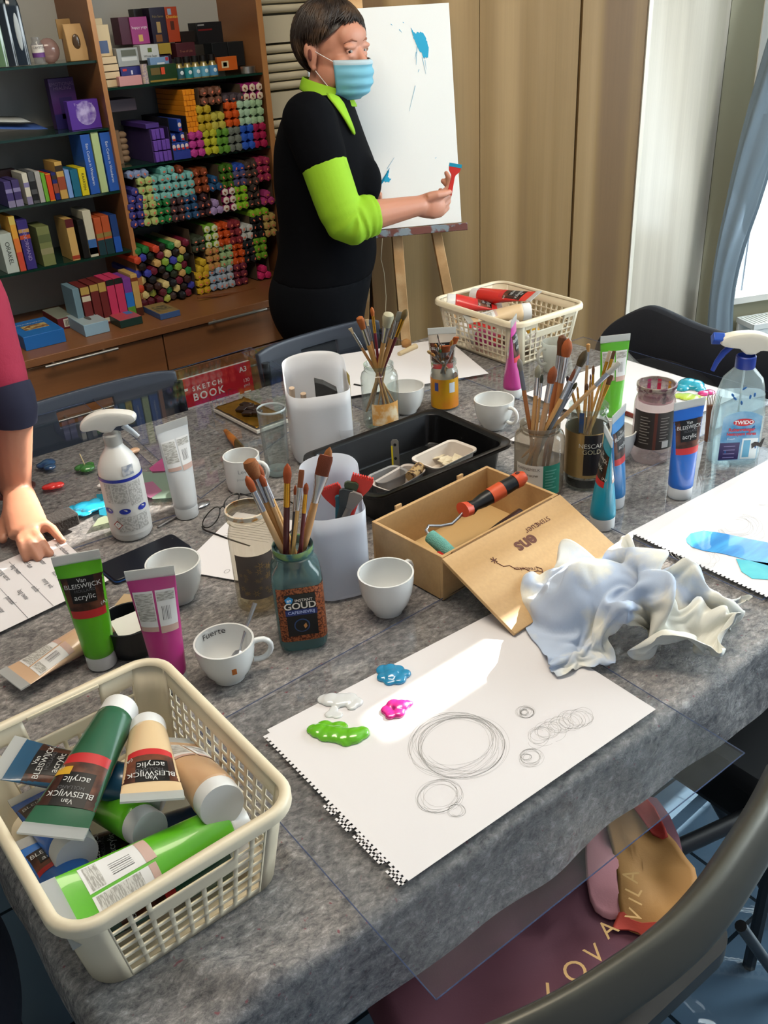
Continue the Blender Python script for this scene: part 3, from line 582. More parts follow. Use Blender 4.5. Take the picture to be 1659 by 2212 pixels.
for c_ in range(4):
    for r_ in range(8):
        p = MB().bx((x0 + c_ * (x1 - x0) / 4, YF - .002 + .002 * ((c_ + r_) % 2), zo + r_ * (zo2 - zo) / 8), (x0 + (c_ + 1) * (x1 - x0) / 4 - .0008, YF + .2, zo + (r_ + 1) * (zo2 - zo) / 8 - .0008)).build('incense_pack', mat('e08a1c', .4), None, bevel=.0008)
        tag(p, 'small orange incense pack, %s column and %s row up in the orange block' % (('first', 'second', 'third', 'fourth')[c_], ('first', 'second', 'third', 'fourth', 'fifth', 'sixth', 'seventh', 'eighth')[r_]), 'incense pack', 'orange packs stacked above the magenta tubes')
o = thing('carved_figure', 'beige carved figurine standing behind the upright', 'figurine', (fx(*Z2(215, 1480), y=YF + .08), YF + .1, zt2 + .0005))
b = MB(); b.bx((-.02, -.01, 0), (0, .01, .1)); [b.ell((.012, 0, .012 + .018 * k), (.016, .012, .011)) for k in range(5)]; b.build('carving', mat('8c7258', .6), o)
o = front(Z2, 90, 320, 900, 1010, '7c7078', 'lilac grey plastic box lying on the figurine shelf', 'plastic_box', 'box', .1, YF + .1)
# ---------------------------------------------------------------- hexagonal incense packs
PIT = .0264; HR = .0140
def hexmesh(col, end, dot):
    b = MB(); L0 = .19
    R = [[(HR * k * cos(pi / 6 + j * pi / 3), y, HR * k * sin(pi / 6 + j * pi / 3)) for j in range(6)] for k, y in ((1, L0), (1, 0), (.9, -.0018), (.25, -.004))]
    b.rings(R, 0, mif=lambda i, j: 1 if (i >= 2 or (j == -1 and i > 0)) else 0)
    if dot: b.box((.002, -.0042, -.001), (.0045, .0012, .008), 2, Matrix.Rotation(.4, 3, 'Y'))
    return b.mesh('incense_pack', [mat(col, .35), mat(end, .35), mat(dot or 'ffffff', .5)], smooth=False)
_H = {}; NH = [0]
def hexpack(x, z, col, label, grp, end=None, dot='e0785c', tw=0, y=None, tilt=(0, 0)):
    key = (col, end, dot)
    if key not in _H: _H[key] = hexmesh(col, end or col, dot)
    o = bpy.data.objects.new('incense_pack', _H[key]); COL.objects.link(o); o.location = (x, (YF - .006 + random.uniform(-.004, .004)) if y is None else y, z)
    o.rotation_euler = (tilt[0], random.choice((0, pi / 3, 2 * pi / 3)) + random.uniform(-.2, .2) + tw, tilt[1]); NH[0] += 1
    return tag(o, label, 'incense pack', grp)
def cell(zf, cx, cy, cols, rows, col, cname, place, end=None, dot='e0785c', carton=True, extra=0, cc='5a4a38', zb=None):
    p = zf(cx, cy); q = aty(*p, YF); x0, z0 = q.x, q.z
    if zb is not None: z0 = zb + HR
    lab = '%s hexagonal incense pack %s' % (cname, place); grp = '%s packs %s' % (cname, place)
    n = 0
    for r in range(rows):
        for c in range(cols):
            vw = 'upper' if r == rows - 1 and rows > 1 else ('lower' if r == 0 and rows > 1 else ('middle' if rows > 1 else '')); hw = ('left', 'right')[c] if cols == 2 else ('left', 'centre', 'right')[c]
            hexpack(x0 + (c - 0) * PIT, z0 + r * PIT, col, ('%s %s %s' % (vw, hw, lab)).strip(), grp, end, dot)
    for e in range(extra): hexpack(x0 + (e + .5) * PIT * (.98), z0 + rows * PIT - .003, col, 'single topmost ' + lab, grp, end, dot)
    if carton:
        w_ = cols * PIT; hh = 3 * PIT if cols < 3 else rows * PIT
        b = MB(); a, c, d, e = x0 - PIT / 2, x0 - PIT / 2 + w_, z0 - PIT / 2, z0 - PIT / 2 + hh
        b.bx((a - .0006, YF + .002, d), (a + .0002, YF + .2, e)).bx((c - .0002, YF + .002, d), (c + .0006, YF + .2, e)).bx((a, YF + .002, d - .0006), (c, YF + .2, d)).bx((a, YF + .19, d), (c, YF + .2, e))
        tag(b.build('display_carton', mat(cc, .7), None, smooth=False), 'open carton around %s incense packs %s' % (cname, place), 'carton')
Z3 = lambda x, y: (250 + x / 4.4838, 330 + y / 4.4838)
s2, s3, s4 = 'on the purple carton shelf', 'on the middle tube shelf', 'on the lowest tube shelf'
for a in [(822, 1372, 2, 3, 'b03a88', 'magenta'), (948, 1352, 2, 3, 'b0b030', 'yellow green'), (1055, 1342, 2, 3, '5c8c34', 'leaf green'), (1163, 1325, 2, 3, '6c746c', 'silver grey'), (1278, 1305, 2, 3, '2c54b4', 'royal blue'), (1385, 1290, 2, 3, '9c2048', 'crimson')]:
    cell(Z2, *a, s2 + ', bottom row', dot=None)
for a in [(890, 1142, 2, 3, 'b09828', 'mustard yellow'), (1010, 1125, 2, 2, 'b4ac48', 'pale mustard'), (1137, 1103, 2, 3, 'c4501c', 'orange'), (1247, 1090, 2, 3, 'a4c4a8', 'mint'), (1360, 1078, 2, 3, '9cbc94', 'pale green')]:
    cell(Z2, *a, s2 + ', middle row', dot=None)
cell(Z2, 912, 908, 3, 2, '6c4838', 'brown', s2 + ', top row'); cell(Z2, 1108, 885, 3, 1, '4c4248', 'dark mauve', s2 + ', top row'); cell(Z2, 1283, 868, 3, 2, '98286c', 'pink and cream', s2 + ', top row', end='d8c8b0', dot='884c38')
for a in [(175, 690, 2, 3, '38387c', 'indigo'), (303, 672, 2, 3, 'a4b46c', 'pale lime'), (438, 650, 2, 3, '1c6c34', 'emerald green'), (570, 632, 2, 3, '3c2c30', 'dark brown'), (700, 608, 2, 3, '24486c', 'petrol blue')]:
    cell(Z3, *a, s3 + ', bottom row')
cell(Z3, 832, 583, 2, 2, '38262c', 'dark plum', s3 + ', bottom row', extra=1); cell(Z3, 940, 562, 2, 1, '9c88b4', 'lavender', s3 + ', bottom row', extra=1, dot=None)
cell(Z3, 1068, 535, 2, 3, '8c2058', 'pink and white', s3 + ', bottom row', end='d4ccc0', dot='884c38'); cell(Z3, 1185, 515, 2, 3, '84b42c', 'lime', s3 + ', bottom row')
cell(Z3, 1308, 490, 2, 2, '3a3430', 'charcoal', s3 + ', bottom row', extra=1); cell(Z3, 1435, 472, 2, 1, 'a83c74', 'raspberry pink', s3 + ', bottom row', extra=1)
cell(Z3, 150, 455, 2, 1, '3c3c84', 'violet blue', s3 + ', top row', extra=1)
for a in [(262, 445, 2, 3, 'a8b870', 'yellowish green'), (390, 428, 2, 3, '74b0a8', 'pale turquoise'), (522, 408, 2, 3, '78b4b0', 'light aqua'), (663, 388, 2, 3, '74b0ac', 'aqua'), (798, 355, 2, 3, '7c3c20', 'rust brown'), (1048, 315, 2, 3, '3c6420', 'moss green'), (1285, 280, 2, 3, '483c38', 'grey brown'), (1400, 243, 2, 3, '983050', 'wine red')]:
    cell(Z3, *a, s3 + ', top row')
cell(Z3, 925, 335, 2, 1, '244c74', 'steel blue', s3 + ', top row', extra=1); cell(Z3, 1168, 290, 2, 2, '4c4c70', 'slate violet', s3 + ', top row')
for (x_, y_, c_, nm) in [(140, 215, '8090b4', 'periwinkle'), (208, 208, '8090b4', 'periwinkle'), (275, 200, '8090b4', 'periwinkle'), (455, 175, '6cb0a8', 'aqua loose'), (530, 165, '6cb0a8', 'aqua loose'), (610, 160, '6c3018', 'russet loose'), (1155, 150, '2848a0', 'bright blue loose'), (1210, 140, '2848a0', 'bright blue loose')]:
    q = aty(*Z3(x_, y_), YF); ps = {140: 'leftmost ', 208: 'middle ', 275: 'rightmost ', 455: 'left ', 530: 'right ', 1155: 'left ', 1210: 'right '}.get(x_, ''); hexpack(q.x, q.z, c_, ps + nm + ' hexagonal incense pack lying on top of the filled cartons', nm + ' packs lying on the cartons')
for a in [(820, 1338, 2, 3, 'c09c28', 'golden yellow'), (945, 1300, 2, 3, '94a8bc', 'pale blue'), (1055, 1278, 2, 3, 'a0acb8', 'silvery blue'), (1185, 1250, 2, 3, '6c2c3c', 'plum')]:
    cell(Z3, *a, s4 + ', bottom row')
cell(Z3, 1405, 1192, 2, 1, 'd0306c', 'hot pink', s4 + ', bottom row', extra=1, dot=None)
cell(Z3, 812, 1130, 2, 1, 'c4a42c', 'bright yellow', s4 + ', middle row', extra=1, dot=None)
for a in [(918, 1105, 2, 3, 'b0864c', 'tan'), (1045, 1072, 2, 3, '94b080', 'sage green'), (1160, 1052, 2, 3, 'bc4c1c', 'burnt orange'), (1268, 1032, 2, 3, '24282c', 'black'), (1372, 1000, 2, 3, '6c9c2c', 'grass green')]:
    cell(Z3, *a, s4 + ', middle row')
for a in [(770, 930, 2, 2, '3c4434', 'dark olive'), (898, 893, 2, 3, '74a834', 'daisy patterned green'), (1012, 870, 2, 3, 'b8481c', 'deep orange'), (1125, 850, 2, 3, '7c2c34', 'brick red'), (1238, 812, 2, 2, 'bcc0bc', 'white'), (1345, 795, 2, 3, '1c2022', 'jet black'), (1465, 778, 2, 3, 'b09858', 'sand coloured')]:
    kw = dict(end='c8ccac', dot='c8b020') if 'daisy' in a[5] else {}
    cell(Z3, *a, s4 + ', top row', **kw)
for (x_, y_) in [(1318, 590), (1380, 578), (1440, 565)]:
    q = aty(*Z3(x_, y_), YF); hexpack(q.x, q.z, '84b430', {1318: 'leftmost ', 1380: 'middle ', 1440: 'rightmost '}[x_] + 'lime loose hexagonal incense pack lying on the black cartons', 'lime packs lying loose on the cartons')
# bin of mixed loose packs
PAL = ['241c18', '1c1c20', '3c2420', '2c3424', 'a8b04c', '88a83c', 'c8482c', 'c8a060', '6c1c30', '2c7c3c', '3c40a0', '1c2418', '40302c', 'd4c080', '20201c', '5c1c28']
xa = fx(*Z3(290, 1440)); xb = fx(*Z3(770, 1350)); zz = ZC + HR + .004; row = 0; loose = 0; rnd = random.Random(3)
bb = MB()
while True:
    x = xa + (HR if row % 2 else 0) - .01; ztop = fz(*Z3(300, 930)) - .0
    if zz > ztop: break
    while x < xb - .01:
        lim = fz(*Z3(300, 880)) + (x - xa) / (xb - xa) * .012
        if zz < lim and rnd.random() < .97:
            c_ = rnd.choice(PAL)
            if NH[0] < 300:
                hexpack(x + rnd.uniform(-.002, .002), zz + rnd.uniform(-.002, .002), c_, 'loose hexagonal incense pack of mixed colours jumbled in the bin beside the upright', 'mixed packs jumbled in the bin', None, rnd.choice(('e0785c', 'e0785c', None)), y=YF - .01 + rnd.uniform(-.012, .015), tilt=(rnd.uniform(-.06, .06), rnd.uniform(-.12, .12)))
            else:
                y_ = YF - .008 + rnd.uniform(-.012, .012); mi = rnd.randrange(len(PAL))
                bb.rings([[(x + HR * k * cos(pi / 6 + j * pi / 3), y, zz + HR * k * sin(pi / 6 + j * pi / 3)) for j in range(6)] for k, y in ((1, y_ + .19), (1, y_), (.9, y_ - .0018), (.25, y_ - .004))], mi); loose += 1
        x += HR * 2
    zz += HR * 1.72; row += 1
if bb.v: tag(bb.build('mixed_incense_packs', [mat(c_, .35) for c_ in PAL], None, smooth=False), 'jumble of loose incense packs filling the rest of the bin', 'incense packs', kind='stuff')
print('HEX', NH[0], loose)
# ================================================================ table under its felt and film cover
TX0, TX1, TY0, TY1 = 0.058, 1.835, 0.535, 1.955
def cloth_mat():
    m = bpy.data.materials.new('m_felt_film'); m.use_nodes = True; n = m.node_tree.nodes; L = m.node_tree.links; b = n['Principled BSDF']
    tc = n.new('ShaderNodeTexCoord'); mp = n.new('ShaderNodeMapping'); mp.inputs['Rotation'].default_value = (0, 0, .6); mp.inputs['Scale'].default_value = (1, 1.6, 1); L.new(tc.outputs['Object'], mp.inputs[0])
    a = n.new('ShaderNodeTexNoise'); a.inputs['Scale'].default_value = 75; a.inputs['Detail'].default_value = 9; a.inputs['Roughness'].default_value = .78; a.inputs['Distortion'].default_value = .35; L.new(mp.outputs[0], a.inputs['Vector'])
    r = n.new('ShaderNodeValToRGB'); e = r.color_ramp.elements; e[0].position = .34; e[0].color = lin('403e3f'); e[1].position = .68; e[1].color = lin('b6b0ab')
    x = e.new(.46); x.color = lin('6e6a68'); x = e.new(.56); x.color = lin('8c8682'); L.new(a.outputs['Fac'], r.inputs[0])
    c = n.new('ShaderNodeTexNoise'); c.inputs['Scale'].default_value = 9; c.inputs['Detail'].default_value = 4; L.new(tc.outputs['Object'], c.inputs['Vector'])
    mr = n.new('ShaderNodeMapRange'); mr.inputs[1].default_value = .3; mr.inputs[2].default_value = .7; mr.inputs[3].default_value = .78; mr.inputs[4].default_value = 1.15; L.new(c.outputs['Fac'], mr.inputs[0])
    mx = n.new('ShaderNodeMix'); mx.data_type = 'RGBA'; mx.blend_type = 'MULTIPLY'; mx.inputs[0].default_value = 1; L.new(r.outputs[0], mx.inputs[6]); L.new(mr.outputs[0], mx.inputs[7])
    # coloured lint
    d = n.new('ShaderNodeTexNoise'); d.inputs['Scale'].default_value = 130; d.inputs['Detail'].default_value = 1; L.new(tc.outputs['Object'], d.inputs['Vector'])
    dr = n.new('ShaderNodeMapRange'); dr.inputs[1].default_value = .72; dr.inputs[2].default_value = .80; L.new(d.outputs['Fac'], dr.inputs[0])
    dm = n.new('ShaderNodeMix'); dm.data_type = 'RGBA'; dm.inputs[7].default_value = lin('7a4248'); L.new(dr.outputs[0], dm.inputs[0]); L.new(mx.outputs[2], dm.inputs[6]); L.new(dm.outputs[2], b.inputs['Base Color'])
    b.inputs['Roughness'].default_value = .8; b.inputs['Specular IOR Level'].default_value = .3
    # film: crinkled gloss
    w = n.new('ShaderNodeTexNoise'); w.inputs['Scale'].default_value = 48; w.inputs['Detail'].default_value = 6; w.inputs['Roughness'].default_value = .7; w.inputs['Distortion'].default_value = .5
    m2 = n.new('ShaderNodeMapping'); m2.inputs['Rotation'].default_value = (0, 0, -.9); m2.inputs['Scale'].default_value = (1, 2.2, 1); L.new(tc.outputs['Object'], m2.inputs[0]); L.new(m2.outputs[0], w.inputs['Vector'])
    bp = n.new('ShaderNodeBump'); bp.inputs['Strength'].default_value = 1.0; bp.inputs['Distance'].default_value = .010; L.new(w.outputs['Fac'], bp.inputs['Height'])
    b.inputs['Coat Weight'].default_value = 1.0; b.inputs['Coat Roughness'].default_value = .10; L.new(bp.outputs['Normal'], b.inputs['Coat Normal'])
    b2 = n.new('ShaderNodeBump'); b2.inputs['Strength'].default_value = .4; b2.inputs['Distance'].default_value = .002; L.new(a.outputs['Fac'], b2.inputs['Height']); L.new(b2.outputs['Normal'], b.inputs['Normal'])
    return m
CM = cloth_mat()
t = thing('work_table', 'large rectangular work table hidden below a grey felt cover', 'table', ((TX0 + TX1) / 2, (TY0 + TY1) / 2, 0))
cxm, cym = (TX0 + TX1) / 2, (TY0 + TY1) / 2
MB().bx((TX0 - cxm + .012, TY0 - cym + .012, .70), (TX1 - cxm - .012, TY1 - cym - .012, TZ - .012)).build('table_top', mat('2c2a28', .5), t, bevel=.004)
for sx in (-1, 1):
    for sy in (-1, 1):
        x, y = sx * (TX1 - TX0) / 2 - sx * .07, sy * (TY1 - TY0) / 2 - sy * .07
        MB().bx((x - .02, y - .02, 0), (x + .02, y + .02, .70)).build('leg', mat('26282a', .4, metal=.6), t, bevel=.003)
def clothpt(u, v):
    """u,v in [-a, W+a]: flat on top, rounding over the edges and dropping"""
    def edge(s, lo, hi):                            # returns position, drop
        r = .016
        if s < lo: d = lo - s; a = min(d / r, pi / 2); return lo - r * sin(a) if d < r * pi / 2 else lo - r - .0, (r * (1 - cos(a)) if d < r * pi / 2 else r + d - r * pi / 2)
        if s > hi: d = s - hi; a = min(d / r, pi / 2); return hi + r * sin(a) if d < r * pi / 2 else hi + r, (r * (1 - cos(a)) if d < r * pi / 2 else r + d - r * pi / 2)
        return s, 0
    x, dx = edge(u, TX0 + .016, TX1 - .016); y, dy = edge(v, TY0 + .016, TY1 - .016)
    z = TZ - max(dx, dy) * 1.0
    nz = noise.noise(Vector((u * 5, v * 5, 0)))
    near = max(0, 1 - sqrt(max(0, (u - .32)) ** 2 * 4 + max(0, v - .62) ** 2 * 9) / .9)
    h = 0
    if max(dx, dy) > 0:
        wv = noise.noise(Vector((u * 9, v * 9, 3))) * .012 * min(1, max(dx, dy) / .05)
        if dy > dx: y += wv * (1 if v > 1 else -1) * 1.0; 
        else: x -= wv
    # folds at the near left corner
    if u < .62 and v < .95:
        k = max(0, min(1, (.95 - v) / .35)) * max(0, min(1, (u - .05) / .06)) * max(max(0, min(1, (.628 - v) / .03)), max(0, min(1, (u - .302) / .02))) * max(.10, min(1, (.336 - u) / .02))
        s = u * .9 + v * .75 + .03 * noise.noise(Vector((u * 7, v * 7, 1)))
        f = sin(s * 42 + 2 * noise.noise(Vector((u * 4, v * 4, 9))))
        h += (f * .5 + .5) ** 2.2 * .012 * k
    h += (noise.noise(Vector((u * 22, v * 34, 5))) * .0011)
    h -= .0004
    return (x, y, z + (h if max(dx, dy) < .01 else 0) - .001)
b = MB(); D = .13; b.grid(300, 280, lambda a, c: clothpt(TX0 - D + a * (TX1 - TX0 + 2 * D), TY0 - D + c * (TY1 - TY0 + 2 * D)))
cl = b.build('felt_table_cover', CM, None, ang=80); tag(cl, 'grey speckled felt and clear film cover draped over the work table', 'table cover')
# ---------------------------------------------------------------- clear sheets
def acrylic(pts, z, label, th=.003):
    o = thing('acrylic_sheet', label, 'plastic sheet', (0, 0, 0), 0, None)
    b = MB(); b.poly([(p[0], p[1]) for p in pts], th, z=z); s = b.build('sheet', clear('fcfdfe', .02), o, smooth=False)
    e = MB(); n_ = len(pts)
    for i in range(n_): p, q = Vector(pts[i]), Vector(pts[(i + 1) % n_]); e.tube([(p.x, p.y, z + th / 2), (q.x, q.y, z + th / 2)], (.0008), 6)
    e.build('sheet_edge', mat('44557c', .2, alpha=.6), o)
    return o
def P2(*a): return [(lambda q: (q.x, q.y))(atz(*p, .757)) for p in a]
A1 = TZ + .0035
acrylic([(.331, .424), (.829, .428), (.829, .93), (.331, .905)], A1, 'clear sheet overhanging the near table edge under the large drawing')
q = P2((1232, 742), (1659, 848)); 
acrylic([(1.43, 1.02), (1.865, 1.02), (1.865, 1.62), (1.43, 1.62)], A1, 'clear sheet overhanging the right end of the table below the palette paints')
acrylic([(.17, 1.50), (.62, 1.47), (.66, 2.16), (.20, 2.16)], A1, 'clear sheet at the left end with blue, red and green paint on it')
q = P2((95, 985), (545, 776), (700, 880), (250, 1100))
acrylic([(.64, 1.50), (1.12, 1.74), (1.17, 2.22), (.69, 2.2)], A1, 'clear sheet by the chocolate at the far left edge')
acrylic([(1.13, 1.62), (1.50, 1.62), (1.50, 2.2), (1.13, 2.2)], A1, 'clear sheet below the paper in front of the standing person')
acrylic([(1.13, .60), (1.60, .60), (1.60, 1.0), (1.13, 1.0)], TZ + .003, 'clear sheet under the drawing with the blue brush stroke')
# ---------------------------------------------------------------- drawing papers
PW = mat('d9d5d6', .6)
def papersheet(x0, y0, x1, y1, z, label, rot=0, mats=PW, perf=None, name='drawing_paper', cat='paper'):
    cx, cy = (x0 + x1) / 2, (y0 + y1) / 2; w_, h_ = x1 - x0, y1 - y0
    o = thing(name, label, cat, (cx, cy, z), rot)
    lx = -w_ / 2 + (.0035 if perf else 0); b = MB(); b.poly([(lx, -h_ / 2), (w_ / 2, -h_ / 2), (w_ / 2, h_ / 2), (lx, h_ / 2)], .0004)
    for i in range(38 if perf else 0): y = h_ / 2 - i * h_ / 38; b.poly([(lx - .0035, y - h_ / 38 * .6), (lx, y - h_ / 38 * .6), (lx, y), (lx - .0035, y)], .0004)
    s = b.build('sheet', mats, o, smooth=False); return o
DZ = A1 + .0034
o = papersheet(.398, .553, .811, .846, DZ, 'lower white drawing sheet showing at the right corner below the big one')
o.rotation_euler = (0, 0, radians(-.6))
main = papersheet(.3895, .545, .8085, .841, DZ + .0006, 'large white sketch sheet with torn perforations and pencil circles in front', radians(.3), perf='left')
pencil = mat('b0aeac', .8); pencil2 = mat('b9b6b6', .8)
def circ(b, cx, cy, rx, ry, n=1, jit=.1, w=.00022, z=.0006, seed=0, turns=1.0):
    rnd = random.Random(seed)
    for k in range(n):
        ox, oy = rnd.uniform(-1, 1) * rx * jit, rnd.uniform(-1, 1) * ry * jit; sx, sy = 1 + rnd.uniform(-jit, jit), 1 + rnd.uniform(-jit, jit); a0 = rnd.uniform(0, 6.28); rt = rnd.uniform(-.5, .5); L_ = rnd.uniform(.75, 1.1) * turns; N = 60
        P = []
        for i in range(N + 1):
            a = a0 + 2 * pi * L_ * i / N; x = rx * sx * cos(a) * (1 + .0 * a); y = ry * sy * sin(a); P.append(Vector((cx + ox + x * cos(rt) - y * sin(rt), cy + oy + x * sin(rt) + y * cos(rt), z)))
        for i in range(N):
            d = (P[i + 1] - P[i]).normalized(); nn = Vector((-d.y, d.x, 0)) * w; b.add([P[i] - nn, P[i] + nn, P[i + 1] + nn, P[i + 1] - nn], [(0, 1, 2, 3)])
def loc(o, px, py, z): q = atz(px, py, z); return o.matrix_world.inverted() @ q
bpy.context.view_layer.update()
def cpx(o, b, px, py, rpx, n, jit, seed, z=.0006, w=.00016, asp=.66, grow=0):
    c = o.matrix_basis.inverted() @ atz(px, py, DZ); e = o.matrix_basis.inverted() @ atz(px + rpx, py, DZ); r = (e - c).length
    circ(b, c.x, c.y, r * asp * 1.1, r * asp, n, jit, w, z, seed)
b = MB(); cpx(main, b, 985, 1605, 98, 13, .15, 1, asp=.85); cpx(main, b, 1000, 1612, 100, 8, .06, 41, asp=.88); cpx(main, b, 950, 1722, 62, 9, .16, 2); cpx(main, b, 985, 1752, 24, 5, .2, 3); b.build('pencil_large_circle', pencil, main, smooth=False)
b = MB(); cpx(main, b, 1137, 1540, 24, 10, .25, 4); cpx(main, b, 1133, 1540, 11, 6, .2, 5); cpx(main, b, 1146, 1638, 34, 7, .2, 6); cpx(main, b, 1138, 1636, 14, 5, .2, 7)
for k, (x, y) in enumerate([(1165, 1590), (1185, 1580), (1210, 1570), (1235, 1560), (1250, 1553)]): cpx(main, b, x, y, 26, 5, .3, 10 + k, asp=.9)
b.build('pencil_small_circles', pencil, main, smooth=False)
# torn margin strips
MS = MB(); n_ = 0
for (y0, y1, off) in [(-.148, -.124, .006), (-.112, -.060, .0055), (-.052, -.028, .006), (-.020, -.002, .0055)]:
    y = y0
    while y < y1:
        for (a, c, d, e) in [(-.0, .003, y, y + .0065), (.006, .009, y, y + .0065), (0, .009, y, y + .0022)]:
            MS.bx((-.2098 - off * 1.3 + a, d, -.0002), (-.2098 - off * 1.3 + c, e, .0002))
        y += .0065
MS.build('torn_margin', PW, main, smooth=False)
# right drawing with blue paint
o = papersheet(1.138, .572, 1.558, .862, TZ + .0072, 'white drawing sheet with a broad blue brush stroke at the right edge', 0, perf='left'); R2 = o
bpy.context.view_layer.update()
b = MB()
for k, (x, y, r) in enumerate([(1570, 1130, 80), (1600, 1140, 70), (1500, 1200, 60), (1655, 1080, 40)]): cpx(o, b, x, y, r, 6, .25, 30 + k)
b.build('pencil_circles', pencil, o, smooth=False)
def paintpatch(o, pts, mt, name, z=.0007, th=.0006, seed=1, label=None):
    P = [(lambda q: (q.x, q.y))(o.matrix_basis.inverted() @ atz(px, py, TZ + .008)) for px, py in pts]
    b = MB(); b.poly(P, th, z=z); return b.build(name, mt, o, smooth=False, label=label)
blue = mat('1c7fc8', .3, coat=.5, var=('3aa0dc', 9, .4, .62, (1, 6, 1))); turq = mat('18a0b8', .3, var=('4cc0c4', 12, .4, .6))
paintpatch(o, [(1482, 1163), (1492, 1152), (1520, 1146), (1560, 1152), (1620, 1165), (1700, 1180), (1700, 1225), (1659, 1222), (1600, 1206), (1560, 1196), (1520, 1190), (1495, 1182), (1484, 1172)], blue, 'blue_paint_stroke')
paintpatch(o, [(1590, 1207), (1640, 1214), (1700, 1222), (1700, 1262), (1659, 1252), (1625, 1250), (1602, 1235)], turq, 'turquoise_paint_stroke')
# papers further back
o = papersheet(1.18, 1.60, 1.55, 1.90, A1 + .0035, 'white sheet on the far side in front of the standing person', radians(-20)); o.location = (1.37, 1.80, A1 + .0035)
o = papersheet(1.46, 1.09, 1.80, 1.44, A1 + .0035, 'white sheet holding the turquoise, lime and pink paint dabs', 0)
o = papersheet(1.28, 1.08, 1.44, 1.30, A1 + .0032, 'white sheet under the stained jar', radians(14))
o = papersheet(0, 0, .21, .13, TZ + .003, 'small folded white paper under the eyeglasses and the patterned jar', radians(32)); q = atz(520, 1180, TZ); o.location = (q.x, q.y, TZ + .003)
b = MB(); 
for i in range(9): b.bx((.02 + i * .008, -.045, .0006), (.021 + i * .008, .045, .0008))
b.build('printed_lines', pencil, o, smooth=False)
b = MB(); circ(b, -.085, -.02, .006, .004, 1, 0, .0004, .0007); b.build('drawn_ring', mat('707070', .7), o, smooth=False)
# handwritten sheet at left
q1, q2, q3, q4 = [atz(*p, .757) for p in ((0, 1215), (128, 1160), (235, 1252), (0, 1365))]
o = thing('handwritten_sheet', 'white sheet with handwritten lines under the hand at the left', 'paper', (0, 0, 0)); dv = (q3 - q4); dx = (q2 - q1)
e1 = (q2 - q3).normalized(); e2 = (q4 - q3).normalized(); W_ = (q2 - q3).length; 
b = MB(); b.add([q3 - Vector((0, 0, .001)), q3 + e1 * W_, q3 + e1 * W_ + e2 * .30, q3 + e2 * .30], [(0, 1, 2, 3)]); b.build('sheet', PW, o, solid=.0004, smooth=False)
words = ['Stap schaduw', 'licht en kleur', 'kwast water', 'verf dun', 'laag twee', 'droog eerst', 'meng wit', 'blauw en', 'rood samen', 'penseel', 'droge lap', 'einde']
dirx = -e1; diry = e1.cross(Vector((0, 0, 1))) 
for i, s in enumerate(words):
    for j in range(2):
        p = q3 + e2 * (.014 + i * .022) + e1 * (W_ - .045 - j * .085) + Vector((0, 0, .0008))
        M = Matrix(((-e1.x, -e2.x, 0, p.x), (-e1.y, -e2.y, 0, p.y), (0, 0, 1, p.z), (0, 0, 0, 1)))
        text(s[::1] if j == 0 else words[(i * 5 + 3) % 12], .013, mat('5c5c5e', .8), o, M=M, name='handwriting', xs=.75)
b = MB()
for k in (.035, .101, .145): p = q3 + e2 * k + Vector((0, 0, .0007)); b.add([p, p + e1 * W_ * .95, p + e1 * W_ * .95 + e2 * .0006, p + e2 * .0006], [(0, 1, 2, 3)])
b.build('ruled_line', mat('505052', .8), o, smooth=False)
# ---------------------------------------------------------------- paint dabs
def dab(px, py, lobes, col, label, z=DZ + .001, name='paint_dab', coat=1.0, vox=.0018, rough=.25):
    q = atz(px, py, z); b = MB()
    for (dx, dy, r, h) in lobes:
        c = atz(px + dx, py + dy, z); s = depth(c) / FPX * 1.75; b.ell((c.x, c.y, z + h * .35), (r * s, r * s * .9, h), seg=14, rg=8)
    ob = organic(b, name, mat(col, rough, coat=coat), None, vox=vox, smooth=2); return tag(ob, label, 'paint dab')
dab(850, 1460, [(-22, -12, 10, .004), (-8, -12, 10, .006), (8, -10, 10, .005), (24, -2, 9, .005), (-20, 4, 10, .005), (-4, 2, 12, .007), (12, 10, 10, .005), (-8, 14, 8, .004)], '1585b4', 'glossy blue paint dab at the upper edge of the large sheet')
dab(860, 1533, [(-22, 2, 10, .004), (-10, -8, 10, .006), (5, -4, 12, .007), (18, -9, 8, .005), (26, -11, 5, .004), (-16, 14, 8, .004), (2, 10, 9, .005)], 'b01d70', 'magenta paint dab on the large sheet')
dab(735, 1515, [(-34, -4, 10, .003), (-20, -2, 13, .005), (0, 0, 14, .005), (18, -2, 13, .005), (34, 4, 10, .004), (-14, 18, 7, .002), (26, 12, 8, .003), (-22, 28, 9, .0015), (-6, 30, 9, .0015)], 'd5d6d6', 'white paint dab above the lime one', z=A1 + .0045)
dab(730, 1583, [(-52, -6, 10, .004), (-40, -2, 13, .006), (-22, 4, 15, .006), (-4, 6, 15, .007), (14, 10, 15, .007), (34, 10, 15, .008), (50, 4, 12, .007), (-30, -12, 12, .004), (0, -8, 14, .004), (20, 20, 10, .004)], '62b414', 'long lime green paint dab at the left of the large sheet')
PZ = A1 + .0035
dab(100, 1007, [(-8, 0, 8, .006), (4, -3, 10, .009), (8, 4, 8, .006)], '163f66', 'dark blue paint dab on the left clear sheet', z=PZ)
dab(184, 1012, [(-8, 0, 9, .006), (5, 2, 10, .008), (10, -6, 6, .006)], '2f6a2c', 'dark green paint dab with a match stick in it', z=PZ)
dab(116, 1052, [(-14, 2, 7, .005), (-3, 0, 9, .006), (10, -2, 8, .006)], 'd22e2a', 'red paint dab on the left clear sheet', z=PZ)
